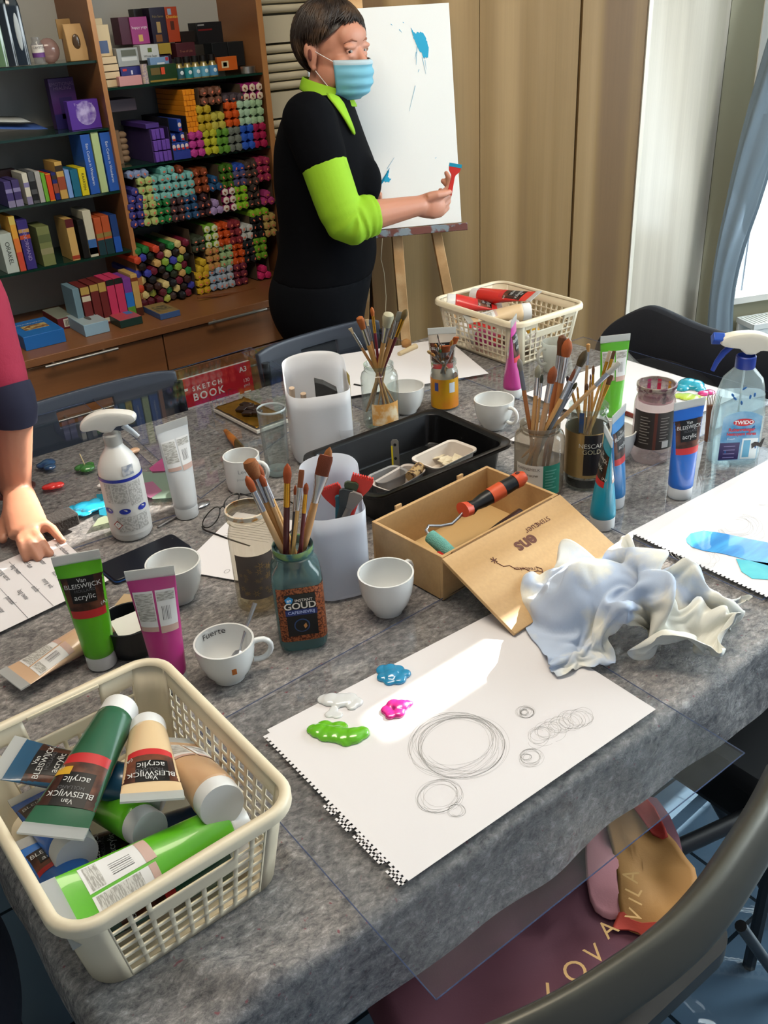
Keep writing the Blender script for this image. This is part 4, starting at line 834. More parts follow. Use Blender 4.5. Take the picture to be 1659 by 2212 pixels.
dab(185, 1096, [(-40, 4, 8, .001), (-22, 2, 11, .003), (-4, 0, 14, .006), (12, 2, 14, .006), (28, -2, 12, .005), (20, -10, 8, .006), (-16, 12, 10, .002), (0, 14, 8, .002)], '1f93b8', 'smeared turquoise paint dab on the left clear sheet', z=PZ)
dab(222, 1050, [(-4, 0, 5, .004), (4, 0, 5, .003)], 'd8d8d6', 'small white paint dab behind the left spray bottle', z=PZ)
dab(288, 977, [(-6, 0, 8, .004), (3, -2, 7, .006)], 'd0a888', 'skin coloured paint dab behind the left spray bottle', z=PZ)
dab(1492, 836, [(-18, 4, 10, .008), (-6, -2, 14, .013), (8, 0, 13, .012), (20, 6, 8, .005)], '109cb8', 'turquoise paint dab on the white sheet at the right', z=PZ + .001)
dab(1490, 858, [(-22, -2, 9, .003), (-6, 0, 12, .004), (10, 3, 12, .004), (24, 4, 8, .004)], 'b4cc40', 'lime and cream paint dab beside the stained jar', z=PZ + .001)
dab(1524, 851, [(-4, 0, 8, .005), (8, -2, 8, .005)], 'cc2c80', 'pink paint dab behind the brown worn brush', z=PZ + .001)
def smear(pts, mt, label, z=PZ + .0006, name='paint_smear'):
    b = MB(); b.poly([(lambda q: (q.x, q.y))(atz(px, py, z)) for px, py in pts], .0003, z=z); return tag(b.build(name, mt, None, smooth=False), label, 'paint smear')
smear([(208, 1068), (235, 1066), (262, 1085), (258, 1120), (215, 1112)], clear('a8dcE4', .1, .55, '3cb0cc'), 'thin turquoise smear beside the left spray bottle')
smear([(212, 1120), (250, 1105), (262, 1122), (200, 1138)], clear('e8f0e0', .1, .5, 'c8d0b8'), 'thin pale smear at the edge of the left sheet')
smear([(322, 1012), (350, 990), (366, 1020), (330, 1022)], clear('f0c0dc', .1, .75, 'd070a4'), 'pink smear left of the white paint tube')
smear([(305, 1020), (372, 1016), (380, 1075), (330, 1078), (300, 1050)], clear('e0f0e8', .1, .6, 'a4b8ac'), 'pale mint smear under the pink one')
smear([(300, 1045), (330, 1040), (350, 1060), (325, 1076), (308, 1068)], clear('f0c8e0', .1, .6, 'c890b0'), 'lilac smear between spray bottle and white tube', z=PZ + .0012)
q = atz(184, 1008, PZ); o = MB().tube([q + Vector((0, 0, .004)), q + Vector((-.004, .004, .030))], .0012, 6).build('match_stick', mat('c8b48c', .7), None); tag(o, 'pale wooden stick standing in the dark green paint', 'stick')
# ================================================================ acrylic paint tubes
LBROWN = mat('33190f', .35, var=('7a4630', 26, .45, .68)); LBLACK = mat('0c0b0b', .35); LRED = mat('b8282a', .4); LWHITE = mat('d8d6d4', .5); TXT = mat('c9c9c6', .5)
LGREY = mat('98958e', .5, var=('c4c2bc', 140, .45, .55, (1, 1, 6))); CAPM = mat('d5d5d4', .35); CRIMP = clear('f0f0f0', .25, .75, 'd8dad8', fres=1.3)
def paint_tube(col, label, loc=None, yaw=0, M=None, H=.190, W=.064, R=.0225, front='label', cap=True, grp=None, labcol=None, tag_new=False, squash=1.0):
    """stands on its cap; front faces local -Y"""
    o = thing('paint_tube', label, 'paint tube', loc or (0, 0, 0), (0, 0, yaw), grp, M=M)
    ch = .024; z1 = H - .014
    def sec(t):                                     # half width, half depth, z
        a = R + (W / 2 - R) * t ** 1.0; b = max(R * squash * (1 - t ** 1.35), .0011); return a, b, ch + (z1 - ch) * t
    def surf(x, t, side=-1, off=.0004):
        a, b, z = sec(t); x = max(-a * .999, min(a * .999, x)); return Vector((x, side * (b * sqrt(max(0, 1 - (x / a) ** 2)) + off), z))
    ts = [0, .05, .12, .2, .3, .4, .5, .6, .7, .8, .88, .94, 1.0]
    R_ = [[(sec(t)[0] * cos(2 * pi * j / 40), sec(t)[1] * sin(2 * pi * j / 40), sec(t)[2]) for j in range(40)] for t in ts]
    R_.insert(0, [(R * .9 * cos(2 * pi * j / 40), R * .9 * sin(2 * pi * j / 40), ch - .003) for j in range(40)])
    MB().rings(R_).build('tube_body', mat(col, .3, coat=.4, spec=.5), o)
    w_ = W / 2; MB().rings([[(s * w_ * k, q, z) for s, q in ((-1, -.0012), (1, -.0012), (1, .0012), (-1, .0012))] for k, z in ((1, z1 - .001), (1.01, H))]).build('crimp', CRIMP, o, smooth=False)
    if cap: MB().lathe([(.001, 0), (R * .93, 0), (R * .97, .002), (R * .97, ch - .004), (R * .97, ch - .003), (R * .9, ch)], 40, cap0=True).build('cap', CAPM, o)
    def patch(x0, x1, t0, t1, mt, name, side=-1, off=.0004, nx=14, nt=8, par=None):
        b = MB(); b.grid(nx, nt, lambda u, v: surf(sec(t0 + (t1 - t0) * v)[0] * (x0 + (x1 - x0) * u), t0 + (t1 - t0) * v, side, off)); return b.build(name, mt, par or o)
    def word(s, size, x, t, mt, side=-1, par=None, off=.0012, xs=1):
        hh = (z1 - ch)
        return text(s, size, mt, par, fn=lambda a, c: surf((a + x) * (1 if side < 0 else -1), t + c / hh, side, off), xs=xs)
    for side in (-1, 1):
        if (front == 'label') == (side == -1):
            lb = patch(-1, 1, .52, .86, LBROWN, 'label', side)
            patch(-.62, .55, .60, .86, LBLACK, 'name_panel', side, .0007, par=lb)
            patch(-1, 1, .44, .52, labcol or LRED, 'colour_band', side)
            word('Van', .0085, 0, .825, TXT, side, lb); word('BLEISWIJCK', .0098, 0, .77, TXT, side, lb, xs=1.0); word('HOLLAND', .0062, .002, .722, mat('5c5c60', .5), side, lb); word('acrylic', .0115, 0, .66, TXT, side, lb)
            word('(A)', .007, W * .36, .56, TXT, side, lb)
            if tag_new: patch(.35, .95, .555, .62, mat('c89a28', .4), 'new_sticker', side, .0009)
        else:
            for (a, c) in ((-.9, -.04), (.06, .9)):
                lb = patch(a, c, .52 if a < 0 else .50, .88, LWHITE, 'back_label', side)
                patch(a + .04, c - .04, .60 if a < 0 else .78, .86, LGREY, 'fine_print', side, .0006, par=lb)
                patch(a, c, .50 if a < 0 else .48, .545, mat('c0a094', .5), 'lower_print', side, .0007, par=lb)
                if a > 0:
                    for k in range(12): patch(.25 + k * .035, .25 + k * .035 + .012 + .01 * (k % 3 == 0), .60, .73, LBLACK, 'barcode', side, .0009, nx=1, nt=3, par=lb) if k in (0, 2, 4, 6, 8, 10) else None
    return o
def yaw_of(px_l, px_r, z): a, c = atz(*px_l, z), atz(*px_r, z); return math.atan2(c.y - a.y, c.x - a.x)
def tube_at(px, py, top_l, top_r, col, label, **k):
    B = atz(px, py, TZ); yaw = k.pop('yaw', None)
    if yaw is None: yaw = yaw_of(top_l, top_r, TZ + k.get('H', .19))
    return paint_tube(col, label, (B.x, B.y, TZ + .0005), yaw, **k)
G = 'acrylic paint tubes standing on the table'
tube_at(405, 1112, (328, 935), (408, 908), 'c8c9c9', 'white paint tube standing behind the phone', front='back', grp=G, H=.192)
tube_at(1467, 1070, (1440, 877), (1523, 860), '1c60b8', 'bright blue paint tube, label forward, beside the clear spray bottle', grp=G)
B = atz(1305, 1145, TZ)
tube_at(1300, 1136, (1290, 960), (1310, 920), '1590ac', 'turquoise paint tube seen edge on behind the wooden box lid', grp=G, yaw=radians(52), H=.182, front='back')
tube_at(1322, 1090, (1296, 918), (1337, 880), '2474b0', 'blue paint tube right behind the turquoise one', grp=G, yaw=radians(20), H=.188)
tube_at(1107, 856, (1094, 703), (1121, 690), 'b8398c', 'slim pink paint tube in front of the far basket', grp=G, yaw=radians(35), H=.19)
tube_at(1316, 915, (1287, 758), (1361, 750), '5cae2c', 'light green paint tube behind the gold label jar', grp=G, front='back', H=.20)
tube_at(958, 868, (914, 712), (988, 708), 'b9b0a4', 'paint tube with clear end behind the yellow label jar', grp=G, H=.18)
tube_at(222, 1432, (107, 1285), (236, 1255), '5ab018', 'lime green paint tube with the name forward behind the near basket', grp=G, H=.19, yaw=radians(-22))
tube_at(374, 1478, (275, 1265), (398, 1255), 'b5307c', 'magenta paint tube showing its back label beside the near basket', grp=G, H=.195, front='back', yaw=radians(-28))
# tube lying on the cover
q0, q1 = atz(48, 1455, TZ + .02), atz(190, 1375, TZ + .02); d = (q0 - q1).normalized()
M = frame(q1 + Vector((0, 0, 0)) - d * .06, d, (-d.y, d.x, 0)); paint_tube('c9a888', 'skin tone paint tube lying flat behind the lime green one', M=M, H=.19)
# lying tubes in baskets: mouth (cap) pixel, end pixel, heights
def lying(pc, zc_, pe, ze, col, label, roll=0, grp=None, up=(0, 0, 1), **k):
    a, c = atz(*pc, zc_), atz(*pe, ze); d = (c - a).normalized(); HH = k.get('H', .18); r0 = k.get('R', .0225)
    X0, X1, Y0, Y1 = (.077, .297, .648, .922) if 'near' in (grp or '') else (1.585, 1.79, 1.595, 1.872)
    if zc_ < .85 and ze < .86 and HH < .2:                      # keep it inside the basket walls
        e = a + d * HH; w2 = .028
        for i, (lo, hi) in enumerate(((X0, X1), (Y0, Y1))):
            s = 0
            if min(a[i], e[i]) - w2 * .7 < lo: s = lo - (min(a[i], e[i]) - w2 * .7)
            elif max(a[i], e[i]) + w2 * .7 > hi: s = hi - (max(a[i], e[i]) + w2 * .7)
            a[i] += s
    x = d.cross(Vector(up)).normalized()      # local x across; local -y should face up
    yv = d.cross(x)
    x = Matrix.Rotation(roll, 3, d) @ x
    return paint_tube(col, label, M=frame(a, d, x), H=k.pop('H', max(.17, min(.21, (c - a).length))), grp=grp, **k)
# ================================================================ baskets
BK = mat('d8cbb0', .38, spec=.5)
def rrect(w_, d_, r, n=6):
    P = []
    for (cx, cy, a0) in ((w_ / 2 - r, d_ / 2 - r, 0), (-w_ / 2 + r, d_ / 2 - r, pi / 2), (-w_ / 2 + r, -d_ / 2 + r, pi), (w_ / 2 - r, -d_ / 2 + r, 1.5 * pi)):
        for k in range(n + 1): a = a0 + k * pi / 2 / n; P.append((cx + r * cos(a), cy + r * sin(a)))
    return P
def basket(label, cx, cy, rot, W_=.245, D_=.318, H_=.118):
    o = thing('plastic_basket', label, 'basket', (cx, cy, TZ + .001), rot)
    r = .032
    def wallpt(side, s, z):                         # side 0:+x 1:+y 2:-x 3:-y, s along straight part 0..1
        k = z / H_; ins = .016 * (1 - k); w2, d2 = W_ / 2 - ins, D_ / 2 - ins
        if side == 0: return (w2, -(d2 - r) + s * 2 * (d2 - r), z)
        if side == 2: return (-w2, (d2 - r) - s * 2 * (d2 - r), z)
        if side == 1: return ((w2 - r) - s * 2 * (w2 - r), d2, z)
        return (-(w2 - r) + s * 2 * (w2 - r), -d2, z)
    b = MB(); zs = [0, .008]; z = .008
    rows = 6; top = H_ - .020
    for i in range(rows): zs += [z + (top - .008) / rows * .78, z + (top - .008) / rows]; z += (top - .008) / rows
    zs += [H_]
    for side in range(4):
        nc = 13 if side in (0, 2) else 9; ss = [0]
        for i in range(nc): ss += [(i + .26) / nc if i else .012, (i + 1) / nc if i < nc - 1 else .988]
        ss += [1.0]; n1, n2 = len(ss) - 1, len(zs) - 1
        V = [wallpt(side, s, z_) for s in ss for z_ in zs]; F = []
        for i in range(n1):
            for j in range(n2):
                hole = (i % 2 == 1 and j % 2 == 1 and 1 <= j < n2 - 1)
                if side in (1, 3) and 5 <= i <= 13 and j >= n2 - 3: hole = True
                if side in (1, 3) and 5 <= i <= 13 and n2 - 5 <= j < n2 - 3: hole = False
                if hole: continue
                a = i * (n2 + 1) + j; F.append((a, a + n2 + 1, a + n2 + 2, a + 1))
        b.add(V, F)
    for (sa, sb) in ((0, 1), (1, 2), (2, 3), (3, 0)):          # rounded corners
        R_ = []
        for z_ in (0, H_ * .33, H_ * .66, H_):
            p, q = Vector(wallpt(sa, 1, z_)), Vector(wallpt(sb, 0, z_)); c = Vector((q.x if sa in (0, 2) else p.x, p.y if sa in (0, 2) else q.y, z_))
            R_.append([c + (p - c) * cos(t * pi / 12) + (q - c) * sin(t * pi / 12) for t in range(7)])
        b.rings(R_, 0, False, False, closed=False)
    b.build('lattice_wall', BK, o, solid=.0024, ang=30)
    ins = .016; MB().poly(rrect(W_ - 2 * ins, D_ - 2 * ins, r, 6), .0022).build('base', BK, o, smooth=False)
    ring = rrect(W_ + .006, D_ + .006, r + .004, 8); n_ = len(ring)
    R_ = []
    for k in range(n_):
        p = Vector((ring[k][0], ring[k][1], H_)); t = (Vector(ring[(k + 1) % n_]) - Vector(ring[k - 1])).normalized(); nn = Vector((t.y, -t.x, 0))
        R_.append([p + nn * a + Vector((0, 0, c)) for a, c in ((-.006, -.001), (-.005, .003), (0, .0045), (.005, .003), (.0068, -.001), (.0068, -.009), (.005, -.009), (.004, -.002))])
    R_.append(R_[0]); MB().rings(R_, 0, False, False).build('rim', BK, o, ang=60)
    for sy in (-1, 1): MB().bx((-.045, sy * (D_ / 2) - .004, H_ - .004), (.045, sy * (D_ / 2) + .004, H_ + .001)).build('hand_grip', BK, o, bevel=.001)
    return o
basket('cream plastic basket full of paint tubes at the near left corner of the table', .187, .782, radians(1.5))
basket('cream plastic basket with red tubes standing at the far right of the table', 1.688, 1.733, radians(-1))
Gn = 'paint tubes lying in the near basket'
lying((262, 1530), .860, (112, 1800), .872, '22583c', 'dark green paint tube lying name side up on top of the near basket pile', grp=Gn, up=(-.1, -.25, 1), W=.068, tag_new=True, H=.205)
lying((318, 1572), .848, (330, 1735), .880, 'd0b48c', 'short cream paint tube lying name side up beside the green one', grp=Gn, up=(0, -.55, 1), H=.155)
lying((505, 1728), .846, (405, 1600), .812, 'c8a27c', 'peach paint tube pointing its white cap at the near right basket corner', grp=Gn, front='back', roll=.5, H=.18, R=.026)
lying((325, 1795), .822, (170, 1690), .785, '56aa18', 'lime paint tube half buried under the cream one', grp=Gn, H=.17)
lying((515, 1775), .80, (150, 1965), .845, '56aa18', 'lime paint tube with its back label up along the near basket edge', grp=Gn, front='back', H=.215, W=.07, up=(.2, -.5, 1), R=.026)
lying((240, 1650), .815, (40, 1605), .842, '1c4a68', 'petrol blue paint tube across the left of the near basket', grp=Gn, H=.19, tag_new=True)
lying((105, 1745), .815, (40, 1640), .800, '1c5cb0', 'bright blue paint tube with its cap up at the far left of the near basket', grp=Gn, H=.15, R=.024)
lying((170, 1990), .800, (110, 1850), .800, '2468b8', 'blue and white paint tube lying in the left corner of the near basket', grp=Gn, H=.14)
lying((330, 1850), .775, (200, 1890), .775, '14304c', 'navy paint tube at the bottom of the near basket', grp=Gn, H=.19)
lying((470, 1870), .775, (300, 1950), .775, '204c40', 'dark green paint tube seen through the near lattice', grp=Gn, H=.18)
Gf = 'paint tubes lying in the far basket'
lying((1022, 640), .858, (1172, 640), .885, 'c42c24', 'red paint tube with its name up on top of the far basket', grp=Gf, up=(0, -.5, 1), H=.195)
lying((1145, 672), .862, (1005, 690), .855, 'd2b690', 'cream paint tube lying across the front of the far basket', grp=Gf, front='back', H=.17)
lying((965, 655), .86, (1040, 660), .85, 'c42c28', 'red paint tube with its round end up at the left of the far basket', grp=Gf, H=.15, R=.026)
lying((1098, 706), .845, (1120, 735), .80, 'd8d4cc', 'white paint tube low at the front of the far basket', grp=Gf, H=.15)
lying((1020, 735), .785, (1090, 750), .785, 'b8246c', 'magenta paint tube seen through the far lattice', grp=Gf, H=.17)
lying((990, 715), .785, (1040, 705), .785, 'c0241c', 'red paint tube at the bottom of the far basket', grp=Gf, H=.17)
lying((1180, 730), .785, (1150, 690), .80, 'd0a020', 'yellow paint tube at the right of the far basket', grp=Gf, H=.17)
# ================================================================ jars and brushes
TAN = 'b98a58'; SIL = mat('b4b4b8', .25, metal=.9); GLD = mat('c89434', .25, metal=.9); BRZ = '8a4216'
def brush(tip, mouth, zb, label, grp, hl, hw, kind='round', col=BRZ, fer=SIL, fl=.045, hcol=TAN, hr=.0042, flat=.35, axis=None):
    """tip: world point, mouth: world point the handle passes, runs down to height zb"""
    tip = Vector(tip); d = (tip - Vector(mouth)).normalized()
    if axis is not None:                            # the handle stays inside the jar wall
        ax, ay, rn, rj = axis; q = Vector((mouth.x - ax, mouth.y - ay)); 
        if q.length > rn: q *= rn / q.length
        mouth = Vector((ax + q.x, ay + q.y, mouth.z)); d = (tip - mouth).normalized(); t = 0
        while t < .14:
            e = mouth - d * (t + .002)
            if e.z < zb or (e.x - ax) ** 2 + (e.y - ay) ** 2 > rj * rj: break
            t += .002
        zb = (mouth - d * t).z; L_ = (tip.z - zb) / d.z; base = tip - d * L_; L_ = min(L_, .26); base = tip - d * L_
    o = thing('paint_brush', label, 'paint brush', M=frame(base, d, SIDE), grp=None) if False else thing('paint_brush', label, 'paint brush', M=frame(base, d, SIDE), group=grp)
    z2 = L_ - hl; z1 = max(z2 - fl, .03); r2 = hw * .38 if kind != 'flat' else hw * .5
    fr = min(hr, max(hw * .42, .0018)) if kind != 'flat' else min(hr, hw * .4)
    H_ = [(.001, 0), (hr * .55, .004), (hr * .8, z1 * .35), (hr * 1.05, z1 * .75), (fr * 1.0, z1)]
    MB().lathe(H_, 12, cap0=True).build('handle', mat(hcol, .4), o)
    def sq(rx, ry, z): return [(rx * cos(2 * pi * j / 16), ry * sin(2 * pi * j / 16), z) for j in range(16)]
    fy = r2 * (.3 if kind == 'flat' else 1)
    MB().rings([sq(fr * 1.08, fr * 1.08, z1), sq(fr * 1.1, fr * 1.1, z1 + (z2 - z1) * .3), sq(r2, fy, z2 - .002), sq(r2 * 1.02, fy * 1.02, z2)]).build('ferrule', fer, o)
    bm_ = mat(col, .75, bump=(900, .4))
    if kind == 'flat': R_ = [sq(r2 * .98, fy * .95, z2 - .002), sq(hw * .5, fy * 1.25, z2 + hl * .4), sq(hw * .52, fy * 1.1, z2 + hl * .8), sq(hw * .46, fy * .5, L_)]
    elif kind == 'fan': R_ = [sq(r2 * .8, r2 * .6, z2 - .002), sq(hw * .3, hw * .15, z2 + hl * .3), sq(hw * .42, hw * .15, z2 + hl * .7), sq(hw * .5, hw * .1, L_)]
    elif kind == 'mop': R_ = [sq(r2 * .9, r2 * .9, z2 - .002), sq(hw * .42, hw * .40, z2 + hl * .3), sq(hw * .52, hw * .45, z2 + hl * .65), sq(hw * .44, hw * .4, z2 + hl * .9), sq(hw * .15, hw * .15, L_)]
    else: R_ = [sq(r2 * .95, r2 * .95, z2 - .002), sq(hw * .48, hw * .42, z2 + hl * .3), sq(hw * .5, hw * .42, z2 + hl * .5), sq(hw * .36, hw * .32, z2 + hl * .8), sq(hw * .05, hw * .05, L_)]
    MB().rings(R_).build('bristles', bm_, o); return o
def brushes(jar, axis, zm, rows):
    for (tx, ty, mx, my, hp, wp, kind, col, fer, flp, hcol, lab) in rows:
        Mw = atz(mx, my, zm); dd = depth(Mw); T = onv(tx, ty, Mw + VIEWH * .006, VIEWH); s = depth(T) / FPX
        brush(T, Mw, TZ + .012, lab, 'brushes in the ' + jar, hp * s, wp * s, kind, col, fer, flp * s, hcol, hr=max(.0024, min(.0052, wp * s * .36)), axis=axis)
GLS = clear('eef4f2', .03, .07, 'c8d0cc', fres=1.7); GLC = clear('eef0ee', .03, .14, 'b8b4a8')
def jar(px, py, label, r, H_, neck, rim, mt=GLS, sq=None, shoulder=.78, name='glass_jar', foot=.9):
    B = atz(px, py, TZ); o = thing(name, label, 'jar', (B.x, B.y, TZ + .001))
    P = [(r * .5, .003), (r * foot, .0), (r, .010), (r, H_ * shoulder * .5), (r, H_ * shoulder)]
    P += [(r * .93, H_ * (shoulder + .07)), (neck, H_ * (shoulder + .12)), (neck, H_ * .90), (rim, H_ * .91), (rim, H_ * .925), (neck, H_ * .935), (neck, H_ * .955), (rim, H_ * .965), (rim, H_), (rim - .0022, H_), (neck - .0028, H_ * .93)]
    b = MB(); b.lathe(P[:5], 44, sq=sq) if sq else b.lathe(P, 44)
    if sq:
        R_ = []
        for i, (q, z) in enumerate(P):
            s_ = sq if i < 6 else (3.2 if i < 7 else 2); ring = []
            for j in range(44):
                a = 2 * pi * j / 44 + pi / 4 * 0; k = 1 / ((abs(cos(a)) ** s_ + abs(sin(a)) ** s_) ** (1 / s_)); ring.append((q * k * cos(a), q * k * sin(a), z))
            R_.append(ring)
        b = MB(); b.rings(R_, 0, True, False)
    b.build('glass', mt, o)
    return o
def band(o, r, z0, z1, a0, a1, mt, name, sq=None, off=.0006, par=None, n=28, rot=0):
    def f(u, v):
        a = a0 + (a1 - a0) * u; k = 1
        if sq: k = 1 / ((abs(cos(a)) ** sq + abs(sin(a)) ** sq) ** (1 / sq))
        return ((r * k + off) * cos(a), (r * k + off) * sin(a), z0 + (z1 - z0) * v)
    b = MB(); b.grid(n, 2, f); return b.build(name, mt, par or o)
def wrap(o, s, size, r, z, ac, mt, off=.0014, sq=None, xs=1, space=1):
    def f(x, y):
        a = ac + x / r; k = 1
        if sq: k = 1 / ((abs(cos(a)) ** sq + abs(sin(a)) ** sq) ** (1 / sq))
        return ((r * k + off) * cos(a), (r * k + off) * sin(a), z + y)
    return text(s, size, mt, o, fn=f, xs=xs, space=space)
CAMA = lambda o: math.atan2(-o.location.y, -o.location.x)
# coffee jar
o = jar(655, 1376, 'square coffee jar with copper label full of brushes in front', .0365, .162, .026, .029, clear('c4d8d8', .04, .5, '6f9294'), sq=5, shoulder=.72)
o.rotation_euler = (0, 0, radians(-62 + 90 + 0) + CAMA(o) * 0); ja = radians(-28); o.rotation_euler = (0, 0, ja)
CG = mat('a05a34', .35, metal=.35, var=('4a2010', 330, .42, .58)); rr = .0365
lb = band(o, rr, .020, .112, -pi * .75, pi * .25, CG, 'label', sq=5, n=60)
# front face is local -Y ... measure the face pointing at the camera
def face(x, z, off=.0016): return Vector((x, -rr - off, z))
fp = MB().grid(4, 1, lambda u, v: face(-.021 + .044 * u, .030 + .072 * v, .0010)).build('black_panel', mat('0e0d0e', .35), lb, smooth=False)
MB().grid(2, 1, lambda u, v: face(-.022 + .046 * u, .066 + .010 * v, .0013)).build('blue_strip', mat('1b2c6a', .4), lb, smooth=False)
text('GOUD', .0155, mat('ddd4c8', .5), lb, fn=lambda x, y: face(x, .082 + y), bold=.02); text('INSTANT', .0062, mat('ddd4c8', .5), lb, fn=lambda x, y: face(x + .006, .0915 + y), bold=.02)
text('CAFEINEVRIJ', .0070, mat('a8b4dc', .5), lb, fn=lambda x, y: face(x + .001, .071 + y), bold=.02)
MB().poly([(.0065 * cos(a), .0065 * sin(a)) for a in [pi / 2 + k * 2 * pi / 5 for k in range(5)]], .0003, M=Matrix.Translation((-.015, -rr - .0012, .093)) @ Matrix.Rotation(pi / 2, 4, 'X')).build('emblem', mat('2a8cc8', .4), lb, smooth=False)
text('an', .007, mat('f0f4f8', .5), lb, fn=lambda x, y: face(x - .015, .093 + y, .0019), bold=.03)
b = MB(); b.lathe([(.010, 0), (.0115, 0)], 32); b.mesh; 
MB().poly([(.0115 * cos(a), .0115 * sin(a)) for a in [k * 2 * pi / 28 for k in range(28)]], .0002, M=Matrix.Translation((0, -rr - .0013, .048)) @ Matrix.Rotation(pi / 2, 4, 'X')).build('cup_print', mat('2c4470', .4), lb, smooth=False)
MB().poly([(.0098 * cos(a), .0098 * sin(a)) for a in [k * 2 * pi / 28 for k in range(28)]], .0002, M=Matrix.Translation((0, -rr - .0016, .048)) @ Matrix.Rotation(pi / 2, 4, 'X')).build('coffee_print', mat('0a0808', .4), lb, smooth=False)
MB().poly([(.004, -.006), (.0075, -.002), (.006, .004), (.002, .0)], .0002, M=Matrix.Translation((0, -rr - .0019, .048)) @ Matrix.Rotation(pi / 2, 4, 'X')).build('foam_print', mat('b87c44', .4), lb, smooth=False)
MB().lathe([(.0262, .149), (.0272, .152), (.0300, .156), (.0296, .163), (.0262, .160)], 32).build('paint_crust', mat('2c5c68', .3, var=('6c8c50', 60, .45, .6)), o)
ZM = TZ + .165
brushes('square coffee jar', (atz(655, 1376, TZ).x, atz(655, 1376, TZ).y, 0.018, 0.029), ZM, [
    (537, 992, 603, 1165, 45, 33, 'mop', '8a5228', SIL, 60, 'c49050', 'big fluffy brown brush, leftmost large head in the coffee jar'),
    (532, 1028, 601, 1178, 38, 19, 'round', '9c4a1e', SIL, 52, 'c8a274', 'lowest left brush with a pointed orange head in the coffee jar'),
    (553, 1000, 622, 1160, 35, 18, 'round', '94481e', SIL, 55, 'c49858', 'brush half hidden behind the big fluffy brown head'),
    (563, 1025, 620, 1170, 28, 14, 'round', '94441c', SIL, 52, 'c8a070', 'thin brush right of the fluffy heads in the coffee jar'),
    (621, 1001, 618, 1182, 45, 19, 'round', '9c4418', GLD, 58, '4c1418', 'upright brush with gold ferrule and maroon handle in the coffee jar'),
    (652, 1015, 634, 1184, 42, 12, 'flat', '8c4c28', SIL, 55, 'c49a5c', 'narrow flat brush with a green stained tip in the coffee jar'),
    (662, 1043, 650, 1182, 26, 12, 'round', '8c4018', GLD, 46, '5c1a20', 'short brush with gold ferrule beside the narrow flat one'),
    (638, 1048, 632, 1170, 22, 7, 'round', '8c4018', SIL, 40, '3c3c40', 'smallest brush head showing behind the narrow flat brush'),
    (705, 984, 667, 1172, 48, 31, 'flat', '6e3014', SIL, 66, 'b98a58', 'wide flat brush rising highest to the right in the coffee jar'),
    (713, 966, 676, 1160, 45, 20, 'round', '8c5424', SIL, 60, '7c1c1c', 'brush behind the wide flat one in the coffee jar')])
# jar behind left
o = jar(825, 915, 'clear glass jar of brushes behind the black tray', .0415, .142, .030, .033, GLS)
band(o, .0415, .012, .062, CAMA(o) - .5, CAMA(o) + 1.1, mat('c8924c', .5, var=('d8c8a8', 40, .45, .6)), 'worn_label')
brushes('jar behind the black tray', (atz(825, 915, TZ).x, atz(825, 915, TZ).y, 0.022, 0.034), TZ + .14, [
    (756, 709, 792, 806, 14, 9, 'fan', 'c8b490', SIL, 40, 'b98450', 'leftmost brush with a tiny pale fan tip in the jar behind the tray'),
    (776, 684, 806, 808, 30, 17, 'mop', '9c5420', SIL, 42, 'b98a50', 'round orange brush second from the left in the jar behind the tray'),
    (792, 690, 812, 800, 14, 9, 'fan', 'c8b490', SIL, 36, 'b98450', 'small pale tipped brush in the middle of the jar behind the tray'),
    (803, 663, 820, 802, 20, 9, 'round', 'a0541c', GLD, 40, '681c30', 'maroon handled brush rising highest in the jar behind the tray'),
    (840, 676, 822, 812, 34, 25, 'mop', 'a8a288', SIL, 42, 'b08450', 'large grey white mop brush in the jar behind the tray'),
    (866, 674, 836, 806, 22, 16, 'flat', '74746c', SIL, 44, 'b98a58', 'flat grey tipped brush in the jar behind the tray'),
    (878, 668, 850, 806, 24, 14, 'round', '5c4c28', GLD, 46, '5c1824', 'rightmost brush, gold ferrule and maroon handle, behind the tray'),
    (843, 729, 841, 796, 18, 6, 'round', '3c3024', SIL, 20, 'b98a58', 'short dark brush between the mop and the flat one')])
# yellow labelled jar
o = jar(961, 876, 'small jar with yellow label packed with thin brushes', .0315, .112, .026, .0285, GLS, shoulder=.74)
yl = band(o, .0315, .003, .074, -pi, pi, mat('c8940c', .4, var=('c87818', 12, .4, .6)), 'label', n=48); CA = CAMA(o)
band(o, .0315, .046, .066, CA - .75, CA - .45, mat('2c3c84', .4), 'blue_print', off=.0009, par=yl, n=4); band(o, .0315, .042, .066, CA + .35, CA + .8, mat('c4ccd4', .4), 'nutrition_print', off=.0009, par=yl, n=6)
R2_ = [(924, 758, 'b89860', 8, 16), (933, 764, 'b07834', 8, 16), (940, 743, 'a86820', 6, 14), (945, 722, '4a4640', 3, 16), (950, 755, '2c5c30', 7, 15), (963, 747, '9c4c1c', 20, 30), (977, 735, 'b07c30', 8, 20), (986, 728, 'b4581c', 13, 28), (938, 758, '4c2c20', 9, 20), (956, 782, '6c6c68', 8, 15), (968, 770, '5c3020', 10, 20)]
for i, (x, y, c_, w_, h_) in enumerate(R2_):
    nm = ['pale tipped', 'tan tipped', 'tiny orange tipped', 'needle thin', 'green tipped', 'wide flat rust', 'gold handled', 'rust tipped', 'dark tipped', 'grey', 'brown'][i]
    brushes('small yellow labelled jar', (atz(961, 876, TZ).x, atz(961, 876, TZ).y, 0.019, 0.025), TZ + .11, [(x, y, 940 + (x - 924) * .55, 812, h_, w_, 'flat' if w_ > 10 else 'round', c_, SIL, 24, ['b98450', '8c8c90', 'b98a50'][i % 3], nm + ' brush in the small yellow labelled jar')])
